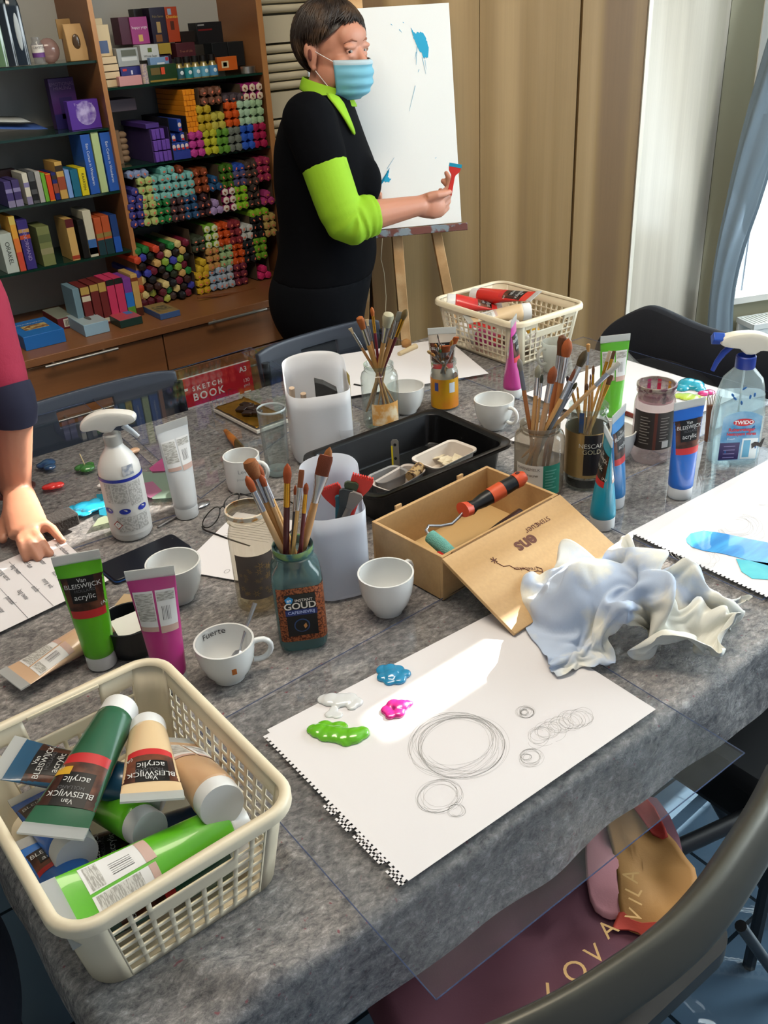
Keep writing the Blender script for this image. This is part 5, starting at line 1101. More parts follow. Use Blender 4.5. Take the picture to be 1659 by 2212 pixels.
# big jar with peeled label
o = jar(1162, 1058, 'milky glass jar with white and green label full of large brushes', .0465, .138, .034, .0375, clear('e4ded4', .06, .42, 'a8a092'), shoulder=.8); CA = CAMA(o)
lb = band(o, .0465, .012, .072, CA - 1.0, CA + .18, mat('cfcac4', .5), 'white_label'); band(o, .0465, .010, .072, CA + .18, CA + .95, mat('1c7a64', .5), 'green_label')
wrap(o, 'KARNEMELK', .008, .0465, .064, CA - .42, mat('6c6460', .6)); wrap(o, 'Mevrouw', .009, .0465, .052, CA - .42, mat('4c3828', .6), xs=1.1)
for k in range(7): band(o, .0465, .060 - k * .006, .0625 - k * .006, CA + .27, CA + .75 - .08 * (k % 3), mat('5c9c8c', .5), 'fine_print', off=.0012, n=6)
brushes('big milky jar', (atz(1162, 1058, TZ).x, atz(1162, 1058, TZ).y, 0.026, 0.038), TZ + .136, [
    (1121, 774, 1134, 930, 28, 13, 'round', '78746c', mat('6a6e78', .4), 46, 'a4683c', 'grey bristled brush standing leftmost in the milky jar'),
    (1163, 788, 1145, 932, 28, 14, 'round', '85826f', SIL, 42, 'c0925c', 'grey round brush beside the leftmost one in the milky jar'),
    (1171, 808, 1156, 934, 20, 8, 'round', '34382c', SIL, 34, 'c0925c', 'small dark green tipped brush in the milky jar'),
    (1197, 791, 1170, 934, 38, 21, 'round', '80401c', SIL, 46, 'b8906a', 'rounded rust brown brush in the middle of the milky jar'),
    (1216, 724, 1188, 912, 44, 20, 'mop', '5c3418', SIL, 60, 'a8663c', 'tall dark brown brush behind the tallest one in the milky jar'),
    (1228, 731, 1197, 918, 40, 24, 'round', '94481c', SIL, 60, 'b07444', 'tallest big round orange brown brush in the milky jar'),
    (1246, 799, 1180, 934, 28, 14, 'flat', '74402a', SIL, 44, 'c8965a', 'small flat brown brush leaning right in the milky jar'),
    (1267, 756, 1196, 932, 38, 19, 'round', '40341c', SIL, 40, '6c7078', 'dark olive pointed brush leaning right in the milky jar'),
    (1246, 826, 1200, 930, 16, 9, 'round', '50482c', SIL, 24, '6c7078', 'small olive tipped brush with a grey handle in the milky jar'),
    (1338, 783, 1208, 924, 34, 13, 'flat', 'b8b4a8', SIL, 36, 'c8a070', 'pale bristle brush leaning furthest right from the milky jar')])
# gold label jar
o = jar(1262, 1042, 'tall glass jar with gold coffee label behind the wooden box', .0405, .162, .033, .0365, GLS, shoulder=.74); CA = CAMA(o)
gl = band(o, .0405, .028, .118, -pi, pi, mat('b59a68', .3, metal=.7), 'gold_label', n=48); band(o, .0405, .034, .116, CA - .1, CA + .75, mat('1c1414', .35), 'dark_label', off=.0009, par=gl)
wrap(o, 'NESCAFE', .0125, .0405, .094, CA + .28, mat('d8d4c8', .4)); wrap(o, 'GOLD', .0125, .0405, .082, CA + .26, mat('c8bc98', .4))
MB().lathe([(.036, .004), (.0385, .022)], 40).build('coffee_dark_base', mat('2a2a2c', .25, metal=.5), o)
band(o, .0335, .118, .158, CA - .45, CA - .2, mat('1c4c84', .3), 'blue_paint_drip', off=.002, n=4)
brushes('gold labelled jar', (atz(1262, 1042, TZ).x, atz(1262, 1042, TZ).y, 0.025, 0.033), TZ + .16, [
    (1271, 742, 1263, 880, 18, 9, 'mop', 'a87c44', SIL, 30, 'b08c60', 'tan tipped brush rising highest in the gold labelled jar'),
    (1282, 789, 1278, 880, 20, 7, 'round', '5c3c20', GLD, 22, 'c09050', 'thin brown tipped brush in the gold labelled jar'),
    (1276, 808, 1272, 880, 12, 4, 'round', '4c2c30', GLD, 16, 'c09050', 'finest pointed brush in the gold labelled jar'),
    (1268, 828, 1264, 884, 14, 9, 'round', '4c3420', GLD, 16, 'c09050', 'short dark tipped brush in the gold labelled jar'),
    (1318, 758, 1280, 884, 24, 8, 'flat', 'b8a48c', GLD, 30, 'c09454', 'pale pink tipped flat brush in the gold labelled jar'),
    (1327, 758, 1288, 886, 18, 8, 'flat', '5c3c20', GLD, 30, 'c09454', 'brown tipped flat brush leaning right in the gold labelled jar'),
    (1320, 810, 1292, 882, 22, 13, 'flat', '5c3818', GLD, 26, 'b08444', 'broad brown brush low in the gold labelled jar'),
    (1247, 835, 1250, 884, 12, 5, 'round', 'a07840', GLD, 14, 'c09454', 'short thin brush at the left of the gold labelled jar'),
    (1225, 812, 1240, 882, 18, 9, 'round', '30181c', GLD, 16, 'c09454', 'dark maroon tipped brush at the left rim of the gold labelled jar')])
# patterned jar, empty
o = jar(562, 1308, 'empty tall jar with a brown floral label beside the coffee jar', .0345, .176, .029, .0325, clear('f0ece2', .03, .12, 'b8a890'), shoulder=.74, foot=.62); CA = CAMA(o)
lb = band(o, .0345, .034, .112, CA - .9, CA + .95, mat('5f544e', .5), 'label')
fl = mat('94764c', .45); rnd = random.Random(4)
b = MB()
for k in range(26):
    a = CA + rnd.uniform(-.75, .7); z = rnd.uniform(.040, .100); s_ = rnd.uniform(.003, .008)
    for j in range(6):
        t = j * pi / 3; x, y = s_ * cos(t), s_ * sin(t)
        q = [(x * .2 - y * .12, y * .2 + x * .12), (x * 1.0, y * 1.0), (x * .2 + y * .12, y * .2 - x * .12)]
        b.add([((.0345 + .0013) * cos(a + u / .0345), (.0345 + .0013) * sin(a + u / .0345), z + v) for u, v in q], [(0, 1, 2)])
b.build('floral_print', fl, lb, smooth=False)
MB().lathe([(.0300, .168), (.0331, .170), (.0331, .1765), (.030, .177)], 32).build('orange_rim', mat('b87c34', .3, var=('c8c0b0', 50, .4, .5)), o)
MB().lathe([(.001, .004), (.020, .004), (.030, .014), (.030, .03)], 32).build('water', clear('f6f0e0', .02, .05), o)
# stained open jar
o = jar(1404, 988, 'wide open glass jar with paint stained rim and dark label', .0395, .158, .034, .0375, clear('efe6e4', .05, .35, 'c0b0ae'), shoulder=.76); CA = CAMA(o)
lb = band(o, .0395, .034, .112, CA - 1.1, CA + 1.2, mat('2c2522', .45), 'dark_label', n=40)
for k in range(10): band(o, .0395, .100 - k * .006, .1015 - k * .006, CA - .65, CA - .25 + .1 * (k % 2), mat('8c8680', .5), 'fine_print', off=.0012, par=lb, n=5)
for k in range(9): band(o, .0395, .100 - k * .006, .1015 - k * .006, CA + .35, CA + .8 - .1 * (k % 2), mat('8c8680', .5), 'fine_print', off=.0012, par=lb, n=5)
band(o, .0395, .034, .112, CA + .05, CA + .2, mat('5c2c1c', .45), 'brown_stripe', off=.001, par=lb, n=4); band(o, .0395, .038, .052, CA + .5, CA + .85, mat('c8c4c0', .5), 'barcode_patch', off=.0016, par=lb, n=5)
MB().lathe([(.0350, .150), (.0382, .153), (.0382, .1585), (.0345, .159), (.0338, .130)], 40).build('stained_rim', clear('f0e0e0', .1, .7, 'a09484') if False else mat('9c9488', .3, alpha=.75, var=('5c2438', 45, .48, .56)), o)
MB().lathe([(.001, .125), (.033, .125)], 32).build('paint_water', mat('b48c98', .1), o)
for k, (a, c_) in enumerate([(2.2, 'c8941c'), (2.9, 'c02c50'), (3.5, 'b83c74'), (1.6, '3c1c30'), (.4, '3a6c5c')]):
    band(o, .0335, .128, .155, CA + a, CA + a + .22, mat(c_, .3), 'paint_run', off=-.0008, n=4)
# ================================================================ cups
CH = mat('d9dad8', .12, coat=.5, spec=.6)
def cup(px, py, label, r=.0425, h=.066, hand=None, mt=CH, foot=.55, name='cup', mug=False):
    B = atz(px, py, TZ); o = thing(name, label, 'cup', (B.x, B.y, TZ + .0008)); fr = r * foot
    if mug: P = [(.001, .003), (r * .8, .002), (r * .9, 0), (r * .97, .004), (r, .02), (r, h), (r - .003, h), (r - .0035, .02), (r - .008, .008), (.001, .007)]
    else: P = [(.001, .003), (fr * .85, .003), (fr, 0), (fr * 1.05, .004), (r * .80, h * .28), (r * .93, h * .55), (r * .985, h * .8), (r, h), (r - .0028, h), (r * .94, h * .75), (r * .86, h * .5), (r * .70, h * .25), (fr * .8, .010), (.001, .009)]
    MB().lathe(P, 48).build('bowl', mt, o)
    if hand is not None:
        q = atz(hand[0], hand[1], TZ + h * .6); a = math.atan2(q.y - B.y, q.x - B.x); u = Vector((cos(a), sin(a), 0)); L_ = .024
        pts = [u * (r * .96) + Vector((0, 0, h * .84)), u * (r + L_ * .55) + Vector((0, 0, h * .90)), u * (r + L_) + Vector((0, 0, h * .70)), u * (r + L_ * .85) + Vector((0, 0, h * .45)), u * (r + L_ * .35) + Vector((0, 0, h * .30)), u * (r * .88) + Vector((0, 0, h * .34))]
        S = []
        for i in range(len(pts) - 1):
            for t in (0, .5): S.append(pts[i].lerp(pts[i + 1], t))
        S.append(pts[-1])
        for _ in range(2): S = [S[0]] + [(S[i - 1] + S[i] * 2 + S[i + 1]) / 4 for i in range(1, len(S) - 1)] + [S[-1]]
        MB().tube(S, (.0042), 10).build('handle', mt, o)
    return o
cup(838, 1318, 'white porcelain cup right of the coffee jar', hand=(884, 1232), r=.0435, h=.070)
cup(388, 1292, 'white cup without visible handle behind the magenta tube', r=.044, h=.070)
o = cup(496, 1460, 'espresso cup with a spoon and an orange bean emblem', hand=(600, 1395), r=.0425, h=.062); CA = CAMA(o); ES = o
band(o, .0375, .030, .040, CA + .10, CA + .27, mat('b06428', .4), 'bean_emblem', off=.0028, n=6)
V = text('Fuerte', .014, mat('2c2c30', .4), o, fn=lambda x, y: ((.0385) * cos(CA + pi + .35 - x / .0385), (.0385) * sin(CA + pi + .35 - x / .0385), .052 + y), name='inner_lettering')
o = cup(530, 1052, 'small mug with grey handwriting print left of the tall tumbler', hand=(592, 1022), r=.036, h=.070, mug=True, name='mug'); CA = CAMA(o)
wrap(o, 'Leven', .012, .036, .050, CA + .1, mat('8c9094', .6)); wrap(o, 'proef de dag', .007, .036, .034, CA + .1, mat('a0a4a8', .6))
cup(1067, 922, 'white cup behind the black tray with its handle right', hand=(1122, 905), r=.044, h=.066)
cup(878, 888, 'grey white cup partly behind the glass brush jar', r=.044, h=.062)
cup(1322, 992, 'white cup half hidden behind the two upright blue tubes', r=.044, h=.066)
o = cup(1200, 800, 'translucent plastic measuring cup near the far basket', hand=(1168, 772), r=.036, h=.075, mt=clear('f0f0ea', .2, .7, 'd0d0c8'), foot=.8, name='measuring_cup')
def spoon(bowl, tail, label, rb=.011, mt=SIL):
    bowl, tail = Vector(bowl), Vector(tail); d = (tail - bowl).normalized(); L_ = (tail - bowl).length
    o = thing('teaspoon', label, 'spoon', M=frame(bowl, d, d.cross(Vector((0, 0, 1)))))
    b = MB(); b.grid(10, 10, lambda u, v: (rb * (2 * u - 1) * sqrt(max(0, 1 - (2 * v - 1) ** 2)), .005 * ((2 * u - 1) ** 2 * (1 - (2 * v - 1) ** 2) + (2 * v - 1) ** 2), rb * 1.6 * (2 * v - 1)))
    b.build('bowl', mt, o, solid=.001)
    MB().tube([(0, .005, rb * 1.5), (0, .003, rb * 2.4), (0, .0, L_ * .6), (0, .001, L_)], [(.002, .001), (.0017, .0013), (.0026, .001), (.0042, .0009)], 8, flat=(0, 1, 0)).build('handle', mt, o); return o
zz = TZ + .012; q0 = atz(500, 1445, TZ + .014); q1 = dep(550, 1302, depth(q0) + .015); spoon(q0 + (q1 - q0).normalized() * .012, q1, 'steel teaspoon standing in the espresso cup')
spoon(atz(436, 1085, TZ + .006), atz(340, 1136, TZ + .004), 'teaspoon lying beside the white paint tube')
# ================================================================ tumbler and cut bottles
B = atz(602, 1022, TZ); o = thing('drinking_glass', 'tall clear empty tumbler beside the large cut bottle', 'glass', (B.x, B.y, TZ + .001))
MB().lathe([(.001, .001), (.022, 0), (.024, .004), (.0285, .142), (.0272, .142), (.0228, .014), (.001, .013)], 40).build('glass', clear('f4f8f8', .02, .03, fres=1.7), o)
MB().lathe([(.0270, .141), (.0278, .1435), (.0288, .1415), (.0282, .139)], 40).build('rim_highlight', mat('d4dcdc', .05, alpha=.6), o); MB().lathe([(.001, .002), (.0215, .001), (.0235, .006), (.0225, .011), (.001, .010)], 40).build('thick_base', mat('c8d2d2', .05, alpha=.45), o)  # pale ring and base put the tumbler's edge highlights into the colour
def cutbottle(px, py, label, rx, ry, hb, hf, yaw, mt, lean=0, grp=None):
    B = atz(px, py, TZ); o = thing('cut_plastic_bottle', label, 'plastic container', (B.x, B.y, TZ + .001), (lean, 0, yaw)); N = 72; b = MB(); R_ = []
    def top(a):                                     # local -y is the low front
        f = .5 - .5 * sin(a); k = max(0, min(1, (f - .36) / .22)); k = k * k * (3 - 2 * k); return hb + (hf - hb) * k - (.012 * (1 - k) * (cos(a) ** 2))
    for i, s in enumerate([0, .02, .06, .2, .4, .6, .8, 1]):
        ring = []
        for j in range(N):
            a = 2 * pi * j / N; q = 1 / ((abs(cos(a)) ** 3.6 + abs(sin(a)) ** 3.6) ** (1 / 3.6)); ins = (.9 if i == 0 else .97 if i == 1 else 1)
            ring.append((rx * q * cos(a) * ins, ry * q * sin(a) * ins, s * top(a)))
        R_.append(ring)
    b.rings(R_, 0, True, False); b.build('bottle_wall', mt, o, solid=.001); return o
MILK = clear('f6f6f6', .25, .84, 'eeeef0', fres=1.3)
o = cutbottle(698, 978, 'large milky cut open bottle holding a black block and sticks', .064, .058, .205, .150, radians(-22), MILK); C1 = o
MB().grid(8, 3, lambda u, v: (.0655, -.02 + .05 * u, .07 + .10 * v)).build('yellow_label', mat('c8b02c', .4), o, smooth=False)
q = onv(704, 845, atz(698, 978, TZ), VIEWH); 
b = MB(); b.poly([(-.022, -.05), (.022, -.05), (.022, .012), (-.005, .030), (-.022, .036)], .028, M=Matrix.Translation(q + Vector((0, 0, -.004))) @ Matrix.Rotation(radians(-30), 4, 'Z') @ Matrix.Rotation(pi / 2, 4, 'X')); tag(b.build('foam_block', mat('2a2927', .85, bump=(200, .4)), None, bevel=.0012, smooth=False), 'black foam block standing in the large cut bottle', 'foam block')
for k, (x, y, s) in enumerate([(630, 838, 'pale wooden peg leaning at the left inside the large cut bottle'), (655, 850, 'second pale wooden peg low inside the large cut bottle')]):
    q = onv(x, y, atz(698, 978, TZ) - VIEWH * .02, VIEWH); tag(MB().tube([q, q + Vector((.005, .01, -.05 + .0 * k)), q + Vector((.02, .02, -.10))], [.006, .0055, .005], 10).build('wooden_peg', mat('b8a088', .6), None), s, 'peg')
o = cutbottle(737, 1268, 'smaller milky cut open bottle holding silicone scrapers', .0455, .040, .222, .150, radians(-20), clear('f2f4f8', .25, .85, 'e4e8f0', fres=1.3)); C2 = o
MB().grid(2, 3, lambda u, v: (.0462, .0 + .02 * u, .02 + .17 * v)).build('blue_edge_print', mat('2468a8', .4), o, smooth=False)
B2 = atz(737, 1268, TZ); d2 = depth(B2)
def scraper(px, py, w_, col, label, teeth=True, ang=0, dd=0, hcol=None, rnd_=False):
    q = onv(px, py, B2 + VIEWH * (dd * .8), VIEWH); T = Matrix.Translation(q) @ Matrix.Rotation(radians(-36), 4, 'Z') @ Matrix.Rotation(pi / 2, 4, 'X') @ Matrix.Rotation(ang, 4, 'Z')
    o = thing('silicone_scraper', label, 'scraper', M=T); h = w_ * .8
    P = [(-.006, -.012), (-w_ * .42, h * .2), (-w_ * .5, h * .55)]
    if teeth:
        n_ = 9
        for k in range(n_): x = -w_ / 2 + w_ * k / n_; P += [(x, h), (x + w_ / n_ * .6, h), (x + w_ / n_ * .7, h - .004), (x + w_ / n_, h - .004)]
    else: P += [(-w_ * .5, h * .8), (-w_ * .3, h), (w_ * .3, h), (w_ * .5, h * .8)]
    P += [(w_ * .5, h * .55), (w_ * .42, h * .2), (.006, -.012)]
    MB().poly(P, .006, z=-.003).build('blade', mat(col, .4), o, bevel=.001, smooth=False)
    MB().tube([(0, -.008, 0), (0, -.06, 0), (0, -.14, 0)], [(.006, .003), (.005, .003), (.006, .003)], 10, flat=(0, 0, 1)).build('handle', mat(hcol or col, .4), o); return o
scraper(775, 1060, .034, 'cc2a1c', 'toothed red scraper sticking out highest right of the smaller bottle', ang=-.35)
scraper(724, 1078, .032, 'c42c20', 'toothed red scraper lower at the left in the smaller bottle', ang=.3, dd=.01)
scraper(757, 1062, .022, '303c20', 'olive green rounded scraper in the smaller bottle', False, ang=-.2, dd=-.004)
scraper(745, 1080, .024, '2a3032', 'dark slate rounded scraper in the smaller bottle', False, ang=-.3, dd=-.008)
scraper(762, 1084, .022, '7c746e', 'pale grey rounded scraper in the smaller bottle', False, ang=-.5, dd=-.01)
scraper(733, 1084, .014, '14505c', 'narrow teal scraper in the smaller bottle', False, ang=-.1, dd=-.004)
o = thing('plastic_cup', 'small crumpled clear plastic cup behind the smaller cut bottle', 'cup', (atz(752, 985, TZ).x, atz(752, 985, TZ).y, TZ + .001)); MB().lathe([(.001, 0), (.022, 0), (.03, .07), (.031, .071)], 24).build('cup_wall', clear('f0f0f0', .05, .12), o)
# ================================================================ black tray
BLK = mat('0d0d0e', .25, spec=.5)
o = thing('black_tray', 'deep black plastic tray in the middle of the table', 'tray', (.99, 1.288, TZ + .001)); w_, d_, h_ = .320, .222, .070
R_ = []
for k, z in ((.90, 0), (.93, .004), (.985, h_ - .006), (1.0, h_ - .004), (1.085, h_ - .002), (1.09, h_ - .008)): R_.append([(x * k, y * (k if k < 1.01 else k + .02), z) for x, y in rrect(w_, d_, .026, 6)])
MB().rings(R_, 0, True, False).build('tray_body', BLK, o, solid=.002)
def tub(px0, px1, z, w_, d_, h_, label, rot=0, mt=None, col='c9beb2'):
    c = atz(px0, px1, z + h_); o = thing('plastic_tub', label, 'tub', (c.x, c.y, z), rot); R_ = []
    for k, zz in ((.82, 0), (.85, .002), (.97, h_ - .002), (1.06, h_), (1.06, h_ - .003)): R_.append([(x * k, y * k, zz) for x, y in rrect(w_, d_, .014, 5)])
    MB().rings(R_, 0, True, False).build('tub_body', mt or mat(col, .4), o, solid=.0012); return o
tub(960, 980, TZ + .020, .115, .070, .036, 'white oval edged tub of packing scraps in the black tray', radians(6))
rnd = random.Random(2); b = MB()
for k in range(14):
    q = atz(965 + rnd.uniform(-28, 28), 992 + rnd.uniform(-6, 6), TZ + .035); b.box(q, (.022, .012, .002), 0, Matrix.Rotation(rnd.uniform(-.8, .8), 3, 'X') @ Matrix.Rotation(rnd.uniform(0, 3), 3, 'Z'))
tag(b.build('paper_scraps', mat('cdbfa2', .6), None, smooth=False), 'crinkled cream scraps lying in the white tub', 'scraps', kind='stuff')
tub(862, 1030, TZ + .014, .105, .050, .034, 'pale tub with a cork at the front of the black tray', radians(12), col='b5aaa2')
tub(838, 1024, TZ + .012, .07, .045, .036, 'clear grey tub squeezed in the left corner of the black tray', radians(4), col='8c8a88')
q = atz(898, 1022, TZ + .045); o = MB().tube([q + Vector((-.018, -.006, 0)), q + Vector((.018, .008, .004))], .011, 14).build('cork', mat('a88a5c', .8, var=('4c3420', 120, .5, .6)), None); tag(o, 'printed wine cork lying in the pale tub', 'cork')
q = atz(855, 1000, TZ + .03); T = Matrix.Translation(q) @ Matrix.Rotation(radians(-36), 4, 'Z') @ Matrix.Rotation(pi / 2 - .15, 4, 'X'); o = thing('metal_strip', 'perforated metal strip with yellow paint standing in the black tray', 'metal strip', M=T)
MB().poly([(-.0075, -.012), (.0075, -.012), (.0075, .044), (.004, .049), (-.004, .049), (-.0075, .044)], .002).build('plate', mat('8c8880', .35, metal=.6), o, smooth=False)
MB().lathe([(.0001, .0024), (.003, .0024)], 14, c=(0, .038, 0)).lathe([(.0001, .0024), (.003, .0024)], 14, c=(0, .010, 0)).build('hole', mat('0a0a0a', .6), o); MB().bx((-.0078, -.012, .0005), (-.0045, .036, .0026)).build('yellow_paint', mat('c8b41c', .4), o, smooth=False)
# ================================================================ wooden box with hinged lid
PLY = wood('b08a58', 'bd9868', 'c8a474', (1.2, 14, 14), .5); PLE = mat('8a6236', .6)
bx0, by0, bw, bd, bh = .770, .926, .280, .165, .080; rotb = radians(4.5)
o = thing('wooden_box', 'open plywood wine box with its lid folded down toward the front', 'wooden box', (bx0, by0, TZ + .001), rotb); th = .006
MB().bx((0, 0, 0), (bw, th, bh)).build('front_panel', PLY, o, bevel=.0008); MB().bx((0, bd - th, 0), (bw, bd, bh)).build('back_panel', PLY, o, bevel=.0008)
MB().bx((0, th, 0), (th, bd - th, bh)).build('left_panel', PLY, o, bevel=.0008); MB().bx((bw - th, th, 0), (bw, bd - th, bh)).build('right_panel', PLY, o, bevel=.0008)
MB().bx((th, th, .002), (bw - th, bd - th, .005)).build('bottom_panel', mat('c2a06c', .6), o, smooth=False)
for x in (.055, .205): MB().bx((x, bd, bh - .014), (x + .014, bd + .004, bh + .006)).build('latch_tab', PLY, o, bevel=.0006)
ang = math.asin(.066 / .162); Ml = Matrix.Translation((0, -.002, bh)) @ Matrix.Rotation(ang, 4, 'X')
lid = MB().bx((-.002, -.162, -.006), (bw + .002, 0, 0)).build('lid', PLY, o, bevel=.0008, M=Ml)
MB().tube([(.02, -.001, bh), (bw - .02, -.001, bh)], .0016, 8).build('hinge', mat('7c5a34', .4, metal=.3), o)
def lidm(x, y, rot): return Ml @ Matrix.Translation((x, y, .0006)) @ Matrix.Rotation(rot, 4, 'Z')
BR = mat('5c3020', .6)
text('ens', .034, BR, lid, M=lidm(.145, -.048, pi), bold=.03); text('cuer', .018, BR, lid, M=lidm(.178, -.030, pi)); text('STEME', .012, BR, lid, M=lidm(.205, -.028, pi)); text('Treebeker', .010, BR, lid, M=lidm(.105, -.085, -.55 + pi))
b = MB(); 
PTS = [(.07, -.050), (.075, -.062), (.085, -.066), (.09, -.078), (.102, -.082), (.108, -.094), (.120, -.098), (.124, -.104), (.128, -.098), (.122, -.090)]
for i in range(len(PTS) - 1): b.tube([(PTS[i][0], PTS[i][1], .0004), (PTS[i + 1][0], PTS[i + 1][1], .0004)], .0007, 5)
for k in range(6): b.tube([(.070, -.045, .0004), (.070 + .006 * cos(k * pi / 3), -.045 + .006 * sin(k * pi / 3), .0004)], .0008, 5)
b.build('crest_print', BR, lid, M=Ml)
MB().ell((0, 0, 0), (.025, .008, .0006)).build('oil_stain', mat('9a7844', .5), lid, M=Ml @ Matrix.Translation((.105, -.125, 0)))
# paint roller
def bl(x, y, z): c, s = cos(rotb), sin(rotb); return Vector((bx0 + x * c - y * s, by0 + x * s + y * c, TZ + z))
o = thing('paint_roller', 'small paint roller with turquoise sleeve and orange black grip in the wooden box', 'paint roller', (0, 0, 0))
MB().tube([bl(.055, .020, .040), bl(.05, .055, .060), bl(.05, .078, .066)], [.0115, .012, .0115], 18).build('roller_sleeve', mat('6ba89c', .95, bump=(500, .8, .004)), o)
MB().tube([bl(.05, .078, .066), bl(.052, .090, .071), bl(.062, .094, .074), bl(.080, .084, .070), bl(.100, .078, .068), bl(.12, .080, .072), bl(.14, .083, .078)], .0028, 10).build('wire_frame', SIL, o)
a, c = bl(.135, .080, .078), bl(.255, .060, .102)
MB().tube([a.lerp(c, t) for t in (0, .08, .16, .3, .5, .7, .88, 1)], [.010, .013, .0095, .0125, .0135, .0135, .0125, .010], 18).build('grip', mat('131314', .35), o)
MB().tube([a + Vector((-.006, 0, .004)), a.lerp(c, .07)], [(.017, .012), (.014, .012)], 16).build('orange_collar', mat('c8482c', .4), o); MB().tube([a.lerp(c, .42), a.lerp(c, .64)], [.0142, .0145], 18).build('orange_band', mat('c85028', .4), o)
MB().tube([a.lerp(c, .86), a.lerp(c, .95), a.lerp(c, 1.04)], [.0135, .0142, .010], 18).build('orange_end', mat('c84c24', .4), o); MB().ell(a.lerp(c, .92) + Vector((0, 0, .0125)), (.005, .004, .003)).build('hang_hole', mat('3c1408', .5), o)
o = thing('paint_roller', 'second smaller roller with a dark red grip under the orange one', 'paint roller', (0, 0, 0))
a, c = bl(.105, .035, .030), bl(.225, .035, .055); MB().tube([a, a.lerp(c, .3), a.lerp(c, .6), c], [.010, .012, .0115, .008], 16).build('grip', mat('3c1c18', .4, var=('181414', 30, .4, .6)), o); MB().tube([bl(.075, .06, .02), a], [.008, .009], 12).build('collar', mat('5c4c50', .5), o)
o = MB().tube([bl(.02, .070, .028), bl(.040, .062, .026), bl(.055, .055, .026)], .016, 18).build('black_film_can', mat('141414', .35), None); tag(o, 'black plastic canister lying at the left end of the wooden box', 'canister')
b = MB(); b.poly([(0, 0), (.036, .004), (.030, .038), (.010, .036)], .003); o = b.build('red_scraper', mat('b4201c', .35), None, bevel=.001); o.matrix_world = Matrix.Translation(bl(.018, .012, .052)) @ Matrix.Rotation(.35, 4, 'Y') @ Matrix.Rotation(.2, 4, 'X'); tag(o, 'red plastic scraper at the near left corner of the wooden box', 'scraper')
# ================================================================ spray bottles
B = atz(287, 1150, TZ); o = thing('spray_bottle', 'white spray bottle with milky trigger head and blue printed bands', 'spray bottle', (B.x, B.y, TZ + .001), radians(-30)); r = .0372; WB_ = mat('cfcdc9', .35)
MB().lathe([(.001, 0), (r * .9, 0), (r, .006), (r, .128), (r * .97, .140), (r * .75, .158), (r * .48, .172), (r * .36, .180), (r * .36, .188)], 44).build('bottle', WB_, o)
MB().lathe([(r * .42, .180), (r * .42, .198), (r * .30, .200)], 24).build('collar', clear('e8e8e6', .3, .85, 'c8c8c4', fres=1.3), o); CA = CAMA(o) + radians(30)
lb = band(o, r, .014, .126, -pi, pi, mat('c9c7c3', .45), 'label', n=48); BLU = mat('1c2f94', .4); band(o, r, .120, .126, -pi, pi, BLU, 'blue_band', off=.001, par=lb, n=48)
for (a0, a1, z0, z1) in ((-.95, -.62, .080, .117), (-.55, .15, .080, .117), (.22, .9, .072, .117), (-.6, .3, .022, .052), (.35, .95, .022, .052)): band(o, r, z0, z1, CA + a0, CA + a1, mat('9c9a96', .5, var=('bdbbb7', 300, .45, .55)), 'fine_print', off=.001, par=lb, n=8)
for a in (-1.0, -.15, .75):
    b = MB(); N = 20; b.add([((r + .0012) * cos(CA + a + .27 * cos(2 * pi * k / N)), (r + .0012) * sin(CA + a + .27 * cos(2 * pi * k / N)), .063 + .0055 * sin(2 * pi * k / N)) for k in range(N)], [tuple(range(N))]); b.build('blue_oval', BLU, lb, smooth=False)
b = MB(); b.add([((r + .0014) * cos(CA - .62 + u / r), (r + .0014) * sin(CA - .62 + u / r), .036 + v) for u, v in ((-.009, 0), (0, -.009), (.009, 0), (0, .009))], [(0, 1, 2, 3)]); b.build('hazard_diamond', mat('b83c2c', .4), lb, smooth=False)
b = MB(); b.add([((r + .0017) * cos(CA - .62 + u / r), (r + .0017) * sin(CA - .62 + u / r), .036 + v) for u, v in ((-.007, 0), (0, -.007), (.007, 0), (0, .007))], [(0, 1, 2, 3)]); b.build('hazard_field', mat('dcdad6', .4), lb, smooth=False); wrap(o, '!', .010, r, .036, CA - .62, mat('101010', .5), off=.0021)
HEADM = mat('d3d1cb', .35, alpha=.93)
def headshape(o, s, mt, nozzle, nz_m, trig_m, dirn):
    """trigger head: profile in local x(+ = nozzle side) z, extruded in y"""
    P = [(-.046, .0), (-.040, .012), (-.022, .024), (.0, .030), (.030, .030), (.050, .026), (.053, .018), (.050, .010), (.030, .006), (.016, .004), (.012, -.010), (-.012, -.010), (-.014, -.002), (-.030, -.006), (-.044, -.010)]
    b = MB(); n_ = len(P); R_ = []
    for y, k in ((-.013, .82), (-.011, .95), (-.006, 1), (.006, 1), (.011, .95), (.013, .82)): R_.append([(x * k * dirn * s, y * s, (z * k + .002) * s) for x, z in P])
    b.rings(R_); return b
hd = headshape(o, 1.0, HEADM, 0, 0, 0, 1); hd.build('trigger_head', HEADM, o, M=Matrix.Translation((-.006, 0, .212)) @ Matrix.Rotation(.12, 4, 'Y'), sub=1)
MB().tube([(.022, 0, .212), (.034, 0, .200), (.044, 0, .188)], [(.0045, .006), (.004, .005), (.003, .004)], 12).build('trigger', mat('c0c4c8', .4), o)
b = MB(); band(o, r, .131, .150, CA + .1, CA + .65, mat('8c94a4', .5, var=('c8c8c8', 60, .45, .55)), 'grey_paint_smudge', off=.001, n=8)
